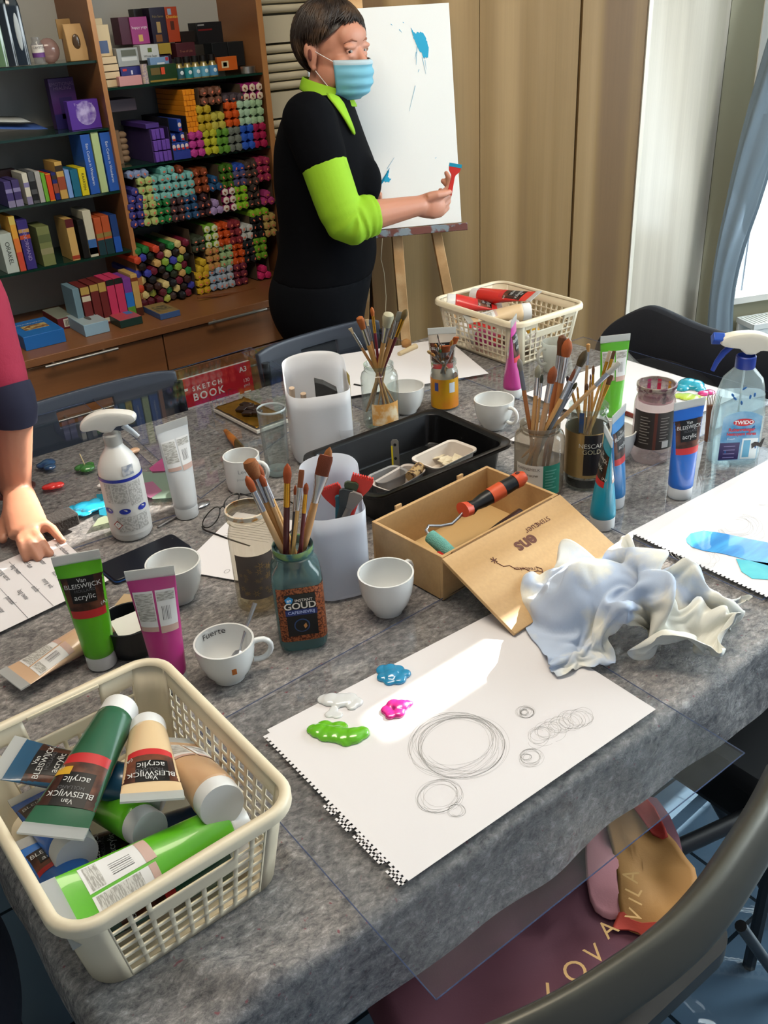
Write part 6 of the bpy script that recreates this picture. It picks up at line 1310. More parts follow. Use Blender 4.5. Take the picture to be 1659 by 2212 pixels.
# clear window cleaner
B = atz(1580, 992, TZ); yw = radians(-38); o = thing('spray_bottle', 'clear spray bottle with blue collar and a picture label at the right', 'spray bottle', (B.x, B.y, TZ + .001), yw)
R_ = []
for (a, c, z) in ((.046, .026, 0), (.049, .029, .006), (.049, .029, .10), (.045, .027, .13), (.041, .024, .155), (.036, .022, .172), (.022, .018, .188), (.0145, .0145, .196), (.0145, .0145, .204)):
    R_.append([(a * cos(t) / ((abs(cos(t)) ** 3 + abs(sin(t)) ** 3) ** (1 / 3)) , c * sin(t) / ((abs(cos(t)) ** 3 + abs(sin(t)) ** 3) ** (1 / 3)), z) if z < .18 else (a * cos(t), c * sin(t), z) for t in [2 * pi * j / 40 for j in range(40)]])
MB().rings(R_, 0, True, False).build('bottle', clear('f2f8f8', .03, .2, 'd4e0e2'), o)
MB().rings([[(x * .9, y * .88, z) for x, y, _ in R_[2]] for z in (.004, .140)]).build('cleaning_fluid', clear('f0f8fa', .02, .12, 'd4e2e6'), o)
MB().tube([(0, 0, .02), (0, 0, .2)], .002, 8).build('dip_tube', mat('d8e0e0', .4), o)
def fc(x, z, off=.0012): return Vector((x, -.0292 - off + .0 * x, z))
lb = MB().grid(6, 6, lambda u, v: fc(-.038 + .074 * u, .012 + .103 * v - (.012 * (2 * u - 1) ** 2 if v > .9 else 0))).build('label', mat('3c8cc0', .4, var=('a8d0e4', 18, .35, .65)), o, smooth=False)
MB().poly([(.020 * cos(a), .0075 * sin(a)) for a in [k * 2 * pi / 24 for k in range(24)]], .0003, M=Matrix.Translation((.002, -.0306, .092)) @ Matrix.Rotation(pi / 2, 4, 'X')).build('red_oval', mat('c42430', .4), lb, smooth=False)
text('TWIDO', .0105, mat('f0f0f0', .5), lb, fn=lambda x, y: fc(x + .002, .0918 + y, .0022), bold=.03)
text('Ruitenreiniger', .0092, mat('c42c38', .5), lb, fn=lambda x, y: fc(x, .077 + y, .0022), bold=.03, xs=.95); text('Nettoyant vitres', .0088, mat('c42c38', .5), lb, fn=lambda x, y: fc(x, .068 + y, .0022), bold=.03, xs=.95)
text('Fresh', .0070, mat('d8ecf4', .5), lb, fn=lambda x, y: fc(x - .018, .058 + y, .0022))
MB().grid(1, 1, lambda u, v: fc(-.038 + .038 * u, .014 + .036 * v, .0016)).build('purple_panel', mat('2a2460', .4), lb, smooth=False)
for k in range(4): MB().grid(1, 1, lambda u, v: fc(-.030 + .022 * u, .042 - k * .008 + .0015 * v, .0020)).build('fine_print', mat('8c88b8', .5), lb, smooth=False)
MB().grid(1, 1, lambda u, v: fc(.004 + .030 * u, .014 + .044 * v, .0016)).build('window_print', mat('dcecf0', .4), lb, smooth=False); MB().grid(1, 1, lambda u, v: fc(.007 + .013 * u, .018 + .036 * v, .0019)).build('window_glass_print', mat('5ca8cc', .4), lb, smooth=False)
MB().poly([(-.006, -.010), (.002, -.004), (.012, -.008), (.016, .012), (.012, .010), (.008, .002), (-.002, .004), (-.008, .0)], .0006, M=Matrix.Translation((.030, -.0310, .046)) @ Matrix.Rotation(pi / 2, 4, 'X')).build('black_paint_smudge', mat('15181c', .4), o, smooth=False)
for k in range(9): x, z = random.uniform(-.036, .036), random.uniform(.125, .160) if k < 6 else random.uniform(.02, .1); MB().ell((x * (.8 if z > .12 else 1.1), -.0262 if z > .12 else -.0300, z), (.0022, .0012, .0045), Matrix.Rotation(random.uniform(-1, 1), 3, 'Y')).build('paint_speck', mat('1c5c9c', .4), o)
MB().lathe([(.0175, .192), (.0185, .194), (.0185, .214), (.016, .216)], 30).build('blue_collar', mat('16328c', .4), o)
H2 = headshape(o, 1.12, None, 0, 0, 0, -1); H2.build('trigger_head', mat('ddd8c8', .3), o, M=Matrix.Translation((.004, 0, .228)) @ Matrix.Rotation(-.06, 4, 'Y'), sub=1)
MB().tube([(-.046, 0, .250), (-.068, 0, .252)], [.012, .0125], 4).build('nozzle', mat('1c48a4', .35), o, bevel=.002); MB().tube([(-.028, 0, .238), (-.044, 0, .222), (-.054, 0, .205), (-.060, 0, .188)], [(.007, .006), (.006, .006), (.005, .005), (.004, .004)], 12).build('trigger', mat('1c3c98', .35), o)
# ================================================================ small things
q = [atz(*p, TZ + .009) for p in ((218, 1218), (365, 1155), (408, 1185), (255, 1252))]; ctr = sum(q, Vector()) / 4; ex = (q[1] - q[0]).normalized(); ey = (q[3] - q[0])
o = thing('smartphone', 'dark navy smartphone lying face down between spray bottle and cup', 'phone', (ctr.x, ctr.y, TZ + .0012), math.atan2(ex.y, ex.x)); Lp, Wp = .150, .072
MB().poly(rrect(Lp, Wp, .009, 5), .0082).build('phone_body', mat('0a0f1a', .3, spec=.4), o, bevel=.002); MB().poly(rrect(Lp + .0006, Wp + .0006, .009, 5), .0022, z=.003).build('blue_edge', mat('1c4c8c', .3), o, smooth=False); MB().ell((Lp / 2 - .010, Wp / 2 - .018, .0082), (.0022, .0022, .0006)).build('camera_hole', mat('050505', .3), o)
# chocolate
q = [atz(*p, TZ + .016) for p in ((465, 882), (520, 856), (617, 898), (560, 930))]; ctr = sum(q, Vector()) / 4; ex = (q[3] - q[0]).normalized()
o = thing('chocolate_box', 'open box with gold foil and pieces of dark chocolate', 'chocolate box', (ctr.x, ctr.y, TZ + .004), math.atan2(ex.y, ex.x)); Lc, Wc = (q[3] - q[0]).length, (q[1] - q[0]).length
MB().bx((-Lc / 2, -Wc / 2, 0), (Lc / 2, Wc / 2, .008)).build('white_card_tray', mat('c8c4bc', .5), o, bevel=.001)
b = MB(); b.grid(24, 14, lambda u, v: (Lc * (u - .5) * .98, Wc * (v - .5) * .98, .0105 + .0025 * noise.noise(Vector((u * 9, v * 9, 2))) + (.004 if v < .04 or v > .96 or u > .97 else 0))); b.build('gold_foil', mat('a67c2c', .28, metal=.85, bump=(60, .5)), o, solid=.0006)
for k, (x, y, r_) in enumerate([(-.035, .012, .2), (-.012, .006, .9), (-.018, -.010, .4), (.008, .004, .1), (.012, -.012, .5), (.03, .0, .3), (-.004, .018, .6)]):
    c_ = MB().box((0, 0, 0), (.026, .017, .007)).build('chocolate_piece', mat('22140f', .35), o, bevel=.0015, loc=(x, y, .018 + .003 * (k % 2)), rot=(.1 * (k % 3), -.12, r_))
# old brush lying
a, c = atz(487, 930, TZ + .010), atz(538, 992, TZ + .010); d = (c - a).normalized(); o = thing('worn_brush', 'old stiff paint stained brush lying beside the mug', 'brush', M=frame(a, d, (0, 0, 1))); Lb = (c - a).length
MB().tube([(0, 0, 0), (0, 0, Lb * .3), (0, 0, Lb * .52)], [(.005, .004), (.009, .007), (.008, .010)], 12).build('handle', mat('9a5a20', .45, var=('3c3018', 30, .45, .6)), o)
MB().tube([(0, 0, Lb * .5), (0, 0, Lb * .74)], [(.007, .013), (.006, .016)], 14).build('ferrule', mat('6c5830', .35, metal=.5), o); MB().tube([(0, 0, Lb * .72), (0, 0, Lb * 1.0)], [(.006, .016), (.004, .018)], 14).build('bristles', mat('4c3c20', .8, bump=(500, .6)), o)
# sponge
q = atz(128, 1133, TZ + .015); o = MB().box((0, 0, 0), (.066, .038, .026)).build('black_sponge', mat('24201e', .9, bump=(220, .7)), None, bevel=.004); o.location = (q.x, q.y, TZ + .021); o.rotation_euler = (.05, 0, radians(8)); tag(o, 'black foam sponge beside the hand at the left', 'sponge')
# glasses
o = thing('eyeglasses', 'pair of thin black framed eyeglasses lying behind the patterned jar', 'glasses', (0, 0, 0)); FR = mat('14110e', .3)
def gp(px, py, z=.012): return atz(px, py, TZ + z)
def loop(pts, name, r=.0011): b = MB(); P = [gp(*p) for p in pts]; P = P + [P[0]]; S = []; 
def smoothp(P, n=2, closed=False):
    for _ in range(n):
        Q = []
        for i in range(len(P) - (0 if closed else 1)):
            a, c = P[i], P[(i + 1) % len(P)]; Q += [a * .75 + c * .25, a * .25 + c * .75]
        P = Q if closed else [P[0]] + Q + [P[-1]]
    return P
L1 = smoothp([gp(436, 1130, .006), gp(446, 1112, .02), gp(462, 1096, .03), gp(474, 1094, .03), gp(476, 1108, .024), gp(468, 1126, .012), gp(452, 1140, .005), gp(440, 1140, .004)], 2, True)
L2 = smoothp([gp(482, 1090, .03), gp(492, 1074, .036), gp(508, 1064, .04), gp(518, 1068, .038), gp(514, 1084, .03), gp(502, 1098, .02), gp(488, 1102, .018)], 2, True)
for L_ in (L1, L2): MB().tube(L_ + [L_[0]], .0012, 8).build('rim', FR, o)
for L_ in (L1, L2): MB().add(L_, [tuple(range(len(L_)))]).build('lens', clear('f4f6f8', .02), o, smooth=False)
MB().tube(smoothp([gp(475, 1100, .028), gp(479, 1094, .032), gp(484, 1094, .030)], 1), .0011, 8).build('bridge', FR, o)
MB().tube(smoothp([gp(437, 1138, .005), gp(440, 1145, .004), gp(470, 1155, .005), gp(498, 1166, .004), gp(540, 1180, .003)], 1), .0017, 8).build('temple_arm', FR, o); MB().tube(smoothp([gp(518, 1066, .038), gp(540, 1072, .03), gp(590, 1080, .022), gp(618, 1078, .02), gp(640, 1092, .006)], 1), .0014, 8).build('temple_arm', FR, o)
# brown worn brush upright right, corks, pencils
q = atz(1530, 955, TZ); T_ = onv(1545, 845, q, VIEWH); o = thing('worn_flat_brush', 'worn brown brush with a few stiff strands standing left of the clear spray bottle', 'brush', M=frame(q + Vector((0, 0, .002)), T_ - q, SIDE)); Lw = (T_ - q).length
MB().rings([[(sx * w1, sy * .004, z) for sx, sy in ((-1, -1), (1, -1), (1, 1), (-1, 1))] for w1, z in ((.008, 0), (.010, Lw * .4), (.013, Lw * .72))]).build('handle', mat('6c4028', .6), o, bevel=.001)
b = MB()
for k in range(9): x = -.012 + k * .003; b.tube([(x, 0, Lw * .68), (x * 1.15, 0, Lw * .86), (x * 1.25 + .002 * (-1) ** k, 0, Lw * (1.0 - .05 * (k % 3)))], [.0012, .0009, .0003], 6)
b.build('bristles', mat('8c7860', .6), o)
def stickb(p0, p1, z, r_, label, segs, cat='brush', name='lying_brush'):
    a, c = atz(*p0, TZ + z), atz(*p1, TZ + z); o = thing(name, label, cat, (0, 0, 0))
    for (t0, t1, k0, k1, mt, nm) in segs: MB().tube([a.lerp(c, t0), a.lerp(c, (t0 + t1) / 2), a.lerp(c, t1)], [r_ * k0, r_ * (k0 + k1) / 2, r_ * k1], 12).build(nm, mt, o)
stickb((1325, 882), (1372, 900), .012, .0055, 'maroon handled brush with gold ferrule lying behind the stained jar', [(0, .35, .8, .9, GLD, 'ferrule'), (.33, 2.6, 1, .5, mat('6c2420', .35), 'handle')])
stickb((862, 765), (898, 748), .012, .0075, 'pale wooden rolling tool lying by the far sheet', [(0, 1, .8, 1.1, mat('c8b490', .6), 'handle')], 'tool', 'wooden_tool')
q = atz(878, 745, TZ + .012); o = MB().ell((q.x, q.y, TZ + .016), (.014, .014, .013)).build('cork_ball', mat('a07444', .85, bump=(120, .8)), None); tag(o, 'round cork ball beside the pale wooden tool', 'cork ball')
stickb((765, 832), (782, 835), .006, .004, 'short black pen on the far sheet', [(0, 1, 1, 1, mat('151515', .4), 'pen_body')], 'pen', 'pen')
# dark dish behind the magenta tube and cream leaflet
B = atz(292, 1398, TZ); o = thing('black_dish', 'black bowl with a clear rim and torn paper between the two upright tubes', 'bowl', (B.x, B.y, TZ + .001)); MB().lathe([(.001, 0), (.034, 0), (.040, .02), (.043, .050), (.045, .052), (.042, .052), (.038, .02), (.001, .012)], 36).build('bowl', mat('14171a', .3), o); MB().box((.0, -.005, .045), (.05, .035, .001), 0, Matrix.Rotation(.4, 3, 'X')).build('torn_paper', mat('cfccc4', .6), o)
o = thing('cream_leaflet', 'cream coloured card behind the black bowl', 'card', (atz(275, 1318, TZ).x, atz(275, 1318, TZ).y, TZ + .002), radians(40)); MB().bx((-.035, -.022, 0), (.035, .022, .004)).build('card', mat('b49c78', .6), o)
# ================================================================ rag: a cloth dropped over two low heaps and left to settle
def settle_cloth():
    N = 48; V = []; F = []
    for i in range(N + 1):
        for j in range(N + 1):
            u, v = i / N - .5, j / N - .5
            x = u * .36 + .05 * noise.noise(Vector((u * 2.5, v * 2.5, 1))); y = v * .2852 + .05 * noise.noise(Vector((u * 2.5, v * 2.5, 7)))
            z = .13 + .028 * sin(u * 15 + 5 * noise.noise(Vector((u * 1.5, v * 1.5, 3))) + v * 4) + .022 * sin(v * 17 + 5 * noise.noise(Vector((u * 2, v * 2, 9)))) + .02 * noise.noise(Vector((u * 6, v * 6, 0)))
            V.append((x, y, z - (.03 if u > .32 else 0)))
    for i in range(N):
        for j in range(N): a = i * (N + 1) + j; F.append((a, a + N + 1, a + N + 2, a + 1))
    b = MB(); b.add(V, F); c = b.build('loose_cloth', PW); tmp = [c]
    g = MB().add([(-1, -1, 0), (1, -1, 0), (1, 1, 0), (-1, 1, 0)], [(0, 1, 2, 3)]).build('ground', PW); tmp.append(g)
    for (ex, ey, rx, ry, rz_) in ((-.04, 0, .085, .065, .085), (.05, .01, .05, .045, .055)): tmp.append(MB().ell((ex, ey, 0), (rx, ry, rz_), seg=24, rg=16).build('heap', PW))
    for q in tmp[1:]: q.modifiers.new('c', 'COLLISION'); q.collision.cloth_friction = 16; q.collision.thickness_outer = .003
    m = c.modifiers.new('cloth', 'CLOTH'); s = m.settings; s.quality = 6; s.mass = .2; s.tension_stiffness = 12; s.compression_stiffness = 12; s.shear_stiffness = 5; s.bending_stiffness = .35; s.air_damping = 1
    k = m.collision_settings; k.use_self_collision = True; k.self_distance_min = .003; k.distance_min = .003; k.collision_quality = 3; m.point_cache.frame_end = 60
    for f in range(1, 36): SC.frame_set(f)
    dg = bpy.context.evaluated_depsgraph_get(); me = bpy.data.meshes.new_from_object(c.evaluated_get(dg)); P = [v.co.copy() for v in me.vertices]
    for q in tmp: bpy.data.objects.remove(q)
    SC.frame_set(1); return P, F
P, F = settle_cloth()
rc = atz(1345, 1345, TZ); RAG = mat('b4c2d8', .85, bump=(900, .1), var=('dedcd2', 7, .46, .54))  # blue for shade and white for sun are mixed into the cloth colour
b = MB(); b.add([(p.x, p.y * .92, p.z * 1.12) for p in P], F); o = b.build('cotton_rag', RAG, None, ang=180, solid=.0012, sub=1)
o.matrix_world = Matrix.Translation((rc.x, rc.y, TZ + .004)) @ Matrix.Rotation(radians(-38), 4, 'Z'); tag(o, 'crumpled cotton rag, sunlit white and shaded blue painted on, beside the wooden box lid', 'rag')
# ================================================================ easel and canvas
ua = radians(28); UE = Vector((cos(ua), -sin(ua), 0)); NE = Vector((sin(ua), cos(ua), 0)); tl = radians(12); UP = NE * sin(tl) + Vector((0, 0, cos(tl)))
PB = dep(997, 480, 2.83); CW, CHt = .425, .605; NRM = UE.cross(UP) * 1                       # faces the camera side
if NRM.dot(FW) > 0: NRM = -NRM
ME = Matrix(((UE.x, UP.x, NRM.x, PB.x), (UE.y, UP.y, NRM.y, PB.y), (UE.z, UP.z, NRM.z, PB.z), (0, 0, 0, 1)))
o = thing('canvas', 'large white canvas with turquoise splashes standing on the easel', 'canvas', M=ME)
MB().bx((-CW, 0, -.018), (0, CHt, 0)).build('canvas_cloth', mat('e2e3e1', .75, bump=(600, .1)), o, bevel=.001)
CY_ = mat('1c9cc4', .4)
def cvs(px, py): q = ME.inverted() @ onv(px, py, PB, NRM); return (q.x, q.y)
def blot(pts, jag, seed, name):
    P = [cvs(*p) for p in pts]; rnd = random.Random(seed); Q = []
    for i in range(len(P)):
        a, c = Vector(P[i]), Vector(P[(i + 1) % len(P)])
        for k in range(6): t = k / 6; p = a.lerp(c, t); Q.append((p.x + rnd.uniform(-jag, jag), p.y + rnd.uniform(-jag, jag) * 2.2))
    MB().poly(Q, .0008, z=.0002).build(name, CY_, o, smooth=False)
blot([(888, 60), (896, 72), (910, 68), (920, 82), (926, 104), (924, 124), (916, 126), (908, 112), (900, 98), (893, 82)], .0012, 3, 'paint_splash')
blot([(824, 400), (832, 378), (842, 362), (838, 384), (846, 386), (838, 394), (828, 392), (816, 404)], .001, 5, 'paint_splash')
b = MB(); rnd = random.Random(8)
for (x0, y0, x1, y1, w_) in [(901, 95, 899, 140, .0012), (912, 124, 920, 160, .0008), (897, 185, 884, 240, .0008), (899, 112, 896, 128, .001), (862, 64, 868, 70, .0012), (844, 52, 848, 55, .001), (870, 48, 873, 50, .001), (940, 342, 943, 340, .001), (905, 150, 903, 156, .001), (836, 365, 852, 340, .0007), (830, 390, 822, 400, .001), (918, 130, 921, 150, .0006)]:
    a, c = Vector(cvs(x0, y0)), Vector(cvs(x1, y1)); d = (c - a).normalized() * 1; n_ = Vector((-d.y, d.x)) * w_; b.poly([a - n_ * .4, a + n_, c + n_ * .2, c - n_ * .3], .0006, z=.0002)
b.build('paint_spatter', CY_, o, smooth=False)
o = thing('easel', 'paint stained wooden easel holding the white canvas', 'easel', M=ME); PI_ = wood('a88050', 'b98e5c', 'c8a070', (12, 12, .8), .6)
MB().bx((-CW - .02, -.024, -.03), (.012, -.002, .028)).build('tray_ledge', mat('6a3c34', .6, var=('7c8890', 30, .5, .56)), o, bevel=.002)
def leg(a, c, w_, name='leg'):
    a, c = Vector(a), Vector(c); d = (c - a).normalized(); M = frame(a, d, UE); return MB().bx((-w_ / 2, -.010, 0), (w_ / 2, .010, (c - a).length)).build(name, PI_, o, M=ME.inverted() @ M, bevel=.0015)
def eb(px, py, off): return onv(px, py, PB - NRM * off, NRM)
t1 = eb(856, 497, .035); g1 = eb(876, 740, .035); leg(t1 + (t1 - g1) * .35, t1 + (g1 - t1) * (t1.z / (t1.z - g1.z)), .032)
t2 = eb(940, 492, .035); g2 = eb(985, 720, .035); leg(t2 + (t2 - g2) * .35, t2 + (g2 - t2) * (t2.z / (t2.z - g2.z)), .030)
t3 = PB + UE * (-.27) - NRM * .03; leg(t3, t3 + UP * .80, .045, 'mast'); t4 = PB + UE * (-.28) - NRM * .06 + UP * .1; leg(t4, Vector((t4.x - .05, t4.y, 0)) + NE * .28, .03, 'rear_leg')
q = dep(826, 520, 2.70); g = [dep(x, y, 2.70) for x, y in ((826, 515), (823, 560), (830, 590), (834, 640), (833, 672), (832, 720))]; tag(MB().tube(g, .0008, 6).build('string', mat('a8a088', .8), None), 'thin pale string hanging beside the easel leg', 'string')
# ================================================================ folding chairs
CHM = mat('353b46', .38, spec=.5); CHL = mat('3a3d40', .35, metal=.7)
def folding(x0, x1, y, ztop, label, hpan=.17):
    o = thing('folding_chair', label, 'chair', ((x0 + x1) / 2, y, 0)); w_ = x1 - x0; b = MB(); nx, nz = 40, 18
    def f(u, v, s=0):
        x = (u - .5) * w_; z = ztop - hpan + hpan * v - .012 * (abs(2 * u - 1) ** 6); return (x, .02 * (1 - (2 * u - 1) ** 2) + .03 * v, z)
    def hole(i, j): return 14 <= i <= 25 and 10 <= j <= 13
    b.grid(nx, nz, f, skip=hole); b.build('backrest', CHM, o, solid=.016, bevel=.003)
    for sx in (-1, 1):
        x = sx * (w_ / 2 - .008); MB().tube([(x, .0, ztop - .03), (x, -.02, .45), (x, -.06, .02), (x, -.06, 0)], .011, 10).build('leg', CHL, o); MB().tube([(x * .94, -.30, .43), (x * .94, .05, .22), (x * .94, .10, 0)], .010, 10).build('leg', CHL, o)
    MB().poly(rrect(w_ * .9, .36, .03), .025, z=.43).build('seat', CHM, o, loc=(0, -.18, 0)); return o
ya = 2.13; folding(aty(-30, 925, ya).x, aty(388, 803, ya).x, ya, aty(385, 803, ya).z + .006, 'dark grey folding chair with a grip slot behind the far left edge')
ya = 2.06; folding(aty(566, 772, ya).x, aty(830, 695, ya).x, ya, aty(575, 766, ya).z + .008, 'dark grey folding chair in front of the standing person')
# dark chair at right with a navy garment
o = thing('chair', 'chair at the right table end with a dark navy garment over its back', 'chair', (1.97, 1.33, 0)); NV = mat('10141f', .8, bump=(250, .2))
b = MB(); PR = [(1.66, .70), (1.62, .77), (1.56, .825), (1.50, .845), (1.40, .840), (1.25, .826), (1.1, .815), (.98, .80), (.95, .74)]
R_ = []
for i in range(25):
    t = i / 24; y = 1.66 - .72 * t; top = .70 + (.145 * min(1, (t / .22)) ** .55 if t < .22 else .145 - .035 * (t - .22)); cx = .02 * sin(t * 9)
    R_.append([(cx + a, y - 1.33, z_) for a, z_ in ((-.035, .40), (-.038, .60), (-.035, top - .03), (-.018, top - .004), (0, top), (.02, top - .004), (.035, top - .03), (.03, .60), (.03, .40))])
b.rings(R_); b.build('navy_garment', NV, o, sub=1)
b = MB(); b.ell((-.075, .02, .66), (.05, .17, .085), seg=24, rg=12); b.build('cushion_fold', mat('0c0f17', .8), o)
MB().poly(rrect(.42, .42, .04), .05, z=.42).build('seat', NV, o, loc=(-.2, 0, 0))
for sx in (-.36, 0):
    for sy in (-.2, .2): MB().tube([(sx, sy, .43), (sx, sy, 0)], .012, 10).build('leg', CHL, o)
# near right chair with curved metal back and the tote bag on its seat
o = thing('curved_back_chair', 'near chair with a broad curved dark metal backrest', 'chair', (0, 0, 0)); RB = mat('4a4840', .35, metal=.5, spec=.6)
pts = [(960, 2275), (1085, 2222), (1200, 2168), (1318, 2098), (1451, 2005), (1538, 1912), (1603, 1815), (1659, 1725), (1700, 1640)]
P = smoothp([atz(x, y, .80) for x, y in pts], 2)
R_ = []
for i, p in enumerate(P):
    t = (P[min(i + 1, len(P) - 1)] - P[max(i - 1, 0)]).normalized(); n_ = Vector((t.y, -t.x, 0)); up = Vector((0, 0, 1))
    R_.append([p + n_ * a + up * c for a, c in ((-.012, -.004), (-.006, .004), (.002, .004), (.009, -.001), (.026, -.026), (.027, -.032), (.023, -.034), (.006, -.012), (-.006, -.012), (-.014, -.042), (-.018, -.044), (-.020, -.02))])
MB().rings(R_).build('backrest', RB, o, ang=60)
def tb(a, c, r_, nm, mt=CHL): return MB().tube([a, (a + c) / 2, c], r_, 10).build(nm, mt, o)
tb(atz(1488, 1625, .46), atz(1690, 1985, 0), .011, 'leg'); tb(atz(1425, 1850, .44), atz(1720, 1715, .44), (.012, .018) if False else .013, 'seat_rail', mat('17181a', .4)); tb(atz(1600, 2000, .25), atz(1700, 2140, .0), .010, 'leg'); tb(atz(1010, 2300, .5), atz(900, 2212, 0), .012, 'leg'); tb(atz(1130, 2212, .42), atz(1040, 2330, 0), .012, 'leg')
sc_ = [atz(x, y, .44) for x, y in ((760, 2260), (1500, 2120), (1560, 1850), (900, 1950))]
q = (atz(1180, 2050, .42)); MB().poly(rrect(.42, .40, .05), .03, z=0).build('seat', mat('121314', .5), o, loc=(q.x + .01, q.y + .04, .40))
# tote bag
o = thing('tote_bag', 'maroon fabric bag with pink, tan and red areas and gold letters on the near chair', 'bag', (0, 0, 0)); BZ = .475
def bagpatch(pts, col, name, dz, n=24):
    P2_ = [atz(x, y, BZ) for x, y in pts]; b = MB(); c = sum(P2_, Vector()) / len(P2_); P2_ = [c + (p - c) * 1.1 for p in P2_]; P2_ = smoothp(P2_, 1, True); R_ = []
    for k in range(1, 9):
        s = k / 8; R_.append([(lambda q: Vector((q.x, q.y, BZ + dz + .012 * noise.noise(Vector((q.x * 9, q.y * 9, 4))) + .01 * noise.noise(Vector((q.x * 22, q.y * 22, 1))))))(c.lerp(p, s)) for p in P2_])
    b.rings(R_, 0, True, False); return b.build(name, mat(col, .75, bump=(400, .1)), o, ang=180, solid=.002)
bagpatch([(815, 2130), (900, 2060), (1060, 1950), (1280, 1790), (1390, 1725), (1440, 1810), (1462, 1890), (1440, 1990), (1390, 2080), (1250, 2200), (1100, 2290), (900, 2290)], '6a3b46', 'bag_body', 0)
bagpatch([(1268, 1760), (1300, 1740), (1320, 1830), (1338, 1880), (1342, 1975), (1310, 1978), (1280, 1960), (1266, 1900)], 'c08084', 'pink_area', .006)
bagpatch([(1300, 1740), (1340, 1725), (1420, 1790), (1465, 1850), (1500, 1890), (1480, 1960), (1430, 2012), (1370, 2005), (1342, 1975), (1338, 1880)], 'a87840', 'tan_area', .007)
bagpatch([(1325, 1725), (1360, 1715), (1400, 1745), (1442, 1812), (1420, 1815), (1370, 1760)], 'b0362c', 'red_area', .011)
bagpatch([(1342, 1975), (1330, 2000), (1325, 2012), (1370, 2010), (1398, 2035), (1420, 2025), (1430, 2008), (1370, 2000)], 'b84030', 'red_area', .010)
GB = mat('d0a468', .5)
for s, px, py, rt, sz in [('L', 1193, 2148, -.1, .040), ('O', 1243, 2100, .15, .040), ('V', 1287, 2062, .5, .036), ('A', 1314, 2008, .6, .034), ('V', 1372, 1978, .95, .030), ('I', 1374, 1948, .9, .028), ('L', 1370, 1925, .9, .030), ('A', 1364, 1893, 1.2, .032)]:
    p = atz(px, py, BZ + .03); M = Matrix.Translation(p) @ Matrix.Rotation(radians(-36) + rt, 4, 'Z'); text(s, sz, GB, o, M=M)
# other dark things round the table
q = atz(1640, 1640, .44); o = thing('dark_stool', 'black cushioned seat under the table edge at the right', 'stool', (q.x + .12, q.y + .08, 0)); MB().poly(rrect(.44, .42, .08), .10, z=.38).build('cushion', mat('07080a', .9), o, bevel=.02)
for sx in (-.15, .15):
    for sy in (-.15, .15): MB().tube([(sx, sy, .4), (sx, sy, 0)], .012, 8).build('leg', CHL, o)
b = MB(); b.ell((-.10, 1.10, .40), (.15, .24, .16), seg=28, rg=14).ell((-.14, 1.02, .25), (.15, .2, .2)).bx((-.26, .92, .02), (.02, 1.26, .3)); o = organic(b, 'draped_jacket', mat('0a1222', .8, bump=(60, .3)), None, vox=.012, smooth=8); tag(o, 'dark navy jacket heaped on a seat at the left of the table', 'jacket')
# sketch book
ys_ = 2.36; tag(MB().bx((.72, 2.30, 0), (1.22, 2.46, .418)).build('added_support_box', mat('1c1a18', .6), None), 'low dark support box, added and unseen, carrying the sketch book pad', 'box'); xr = aty(545, 783, ys_).x; o = thing('sketch_book', 'red and white sketch book pad standing behind the far table edge', 'sketch book', (xr, ys_, .42)); zt_ = aty(543, 782, ys_).z - .42; o.rotation_euler = (radians(-4), 0, 0)  # unseen box added under the pad so it does not float
MB().bx((-.42, 0, 0), (0, .012, zt_)).build('pad', mat('c8c4c0', .5), o, smooth=False); RR = mat('b8202a', .4)
MB().bx((-.42, -.001, zt_ - .115), (0, 0, zt_)).build('red_cover', RR, o, smooth=False); MB().bx((-.03, -.001, zt_ - .19), (0, 0, zt_ - .1)).build('red_cover', RR, o, smooth=False)
RXM = lambda x, z: Matrix.Translation((x, -.0016, z)) @ Matrix.Rotation(pi / 2, 4, 'X'); WT = mat('e0dcd8', .5)
text('SKETCH', .020, WT, o, M=RXM(-.150, zt_ - .036), space=1.5, bold=.02); text('BOOK', .031, WT, o, M=RXM(-.150, zt_ - .062), space=1.3, bold=.02); text('ART', .052, WT, o, M=RXM(-.262, zt_ - .050), bold=.03); text('A3', .022, WT, o, M=RXM(-.027, zt_ - .020), bold=.02); text('130', .015, WT, o, M=RXM(-.022, zt_ - .055)); text('g/m2', .011, WT, o, M=RXM(-.022, zt_ - .070)); MB().bx((-.035, -.0018, zt_ - .115), (-.012, -.001, zt_ - .088)).build('white_tag', WT, o, smooth=False); text('28', .014, mat('404040', .5), o, M=Matrix.Translation((-.023, -.0024, zt_ - .101)) @ Matrix.Rotation(pi / 2, 4, 'X'))
b = MB(); rnd = random.Random(5)
MB().bx((-.24, -.0014, 0), (-.05, -.0008, zt_ - .086)).build('white_picture', mat('cfcbc8', .5), o, smooth=False)
for k in range(9):
    x = -.20 + k * .014; h_ = .02 + .035 * rnd.random() + k * .003; z0 = zt_ - .145 + .0 * k
    b.bx((x, -.0022, z0), (x + .0008, -.0015, z0 + h_)); b.bx((x, -.0022, z0 + h_), (x + .012, -.0015, z0 + h_ + .0008))
    for j in range(4): b.bx((x + .003, -.0022, z0 + .006 + j * .009), (x + .008, -.0015, z0 + .0068 + j * .009))
b.build('building_drawing', mat('505050', .6), o, smooth=False)

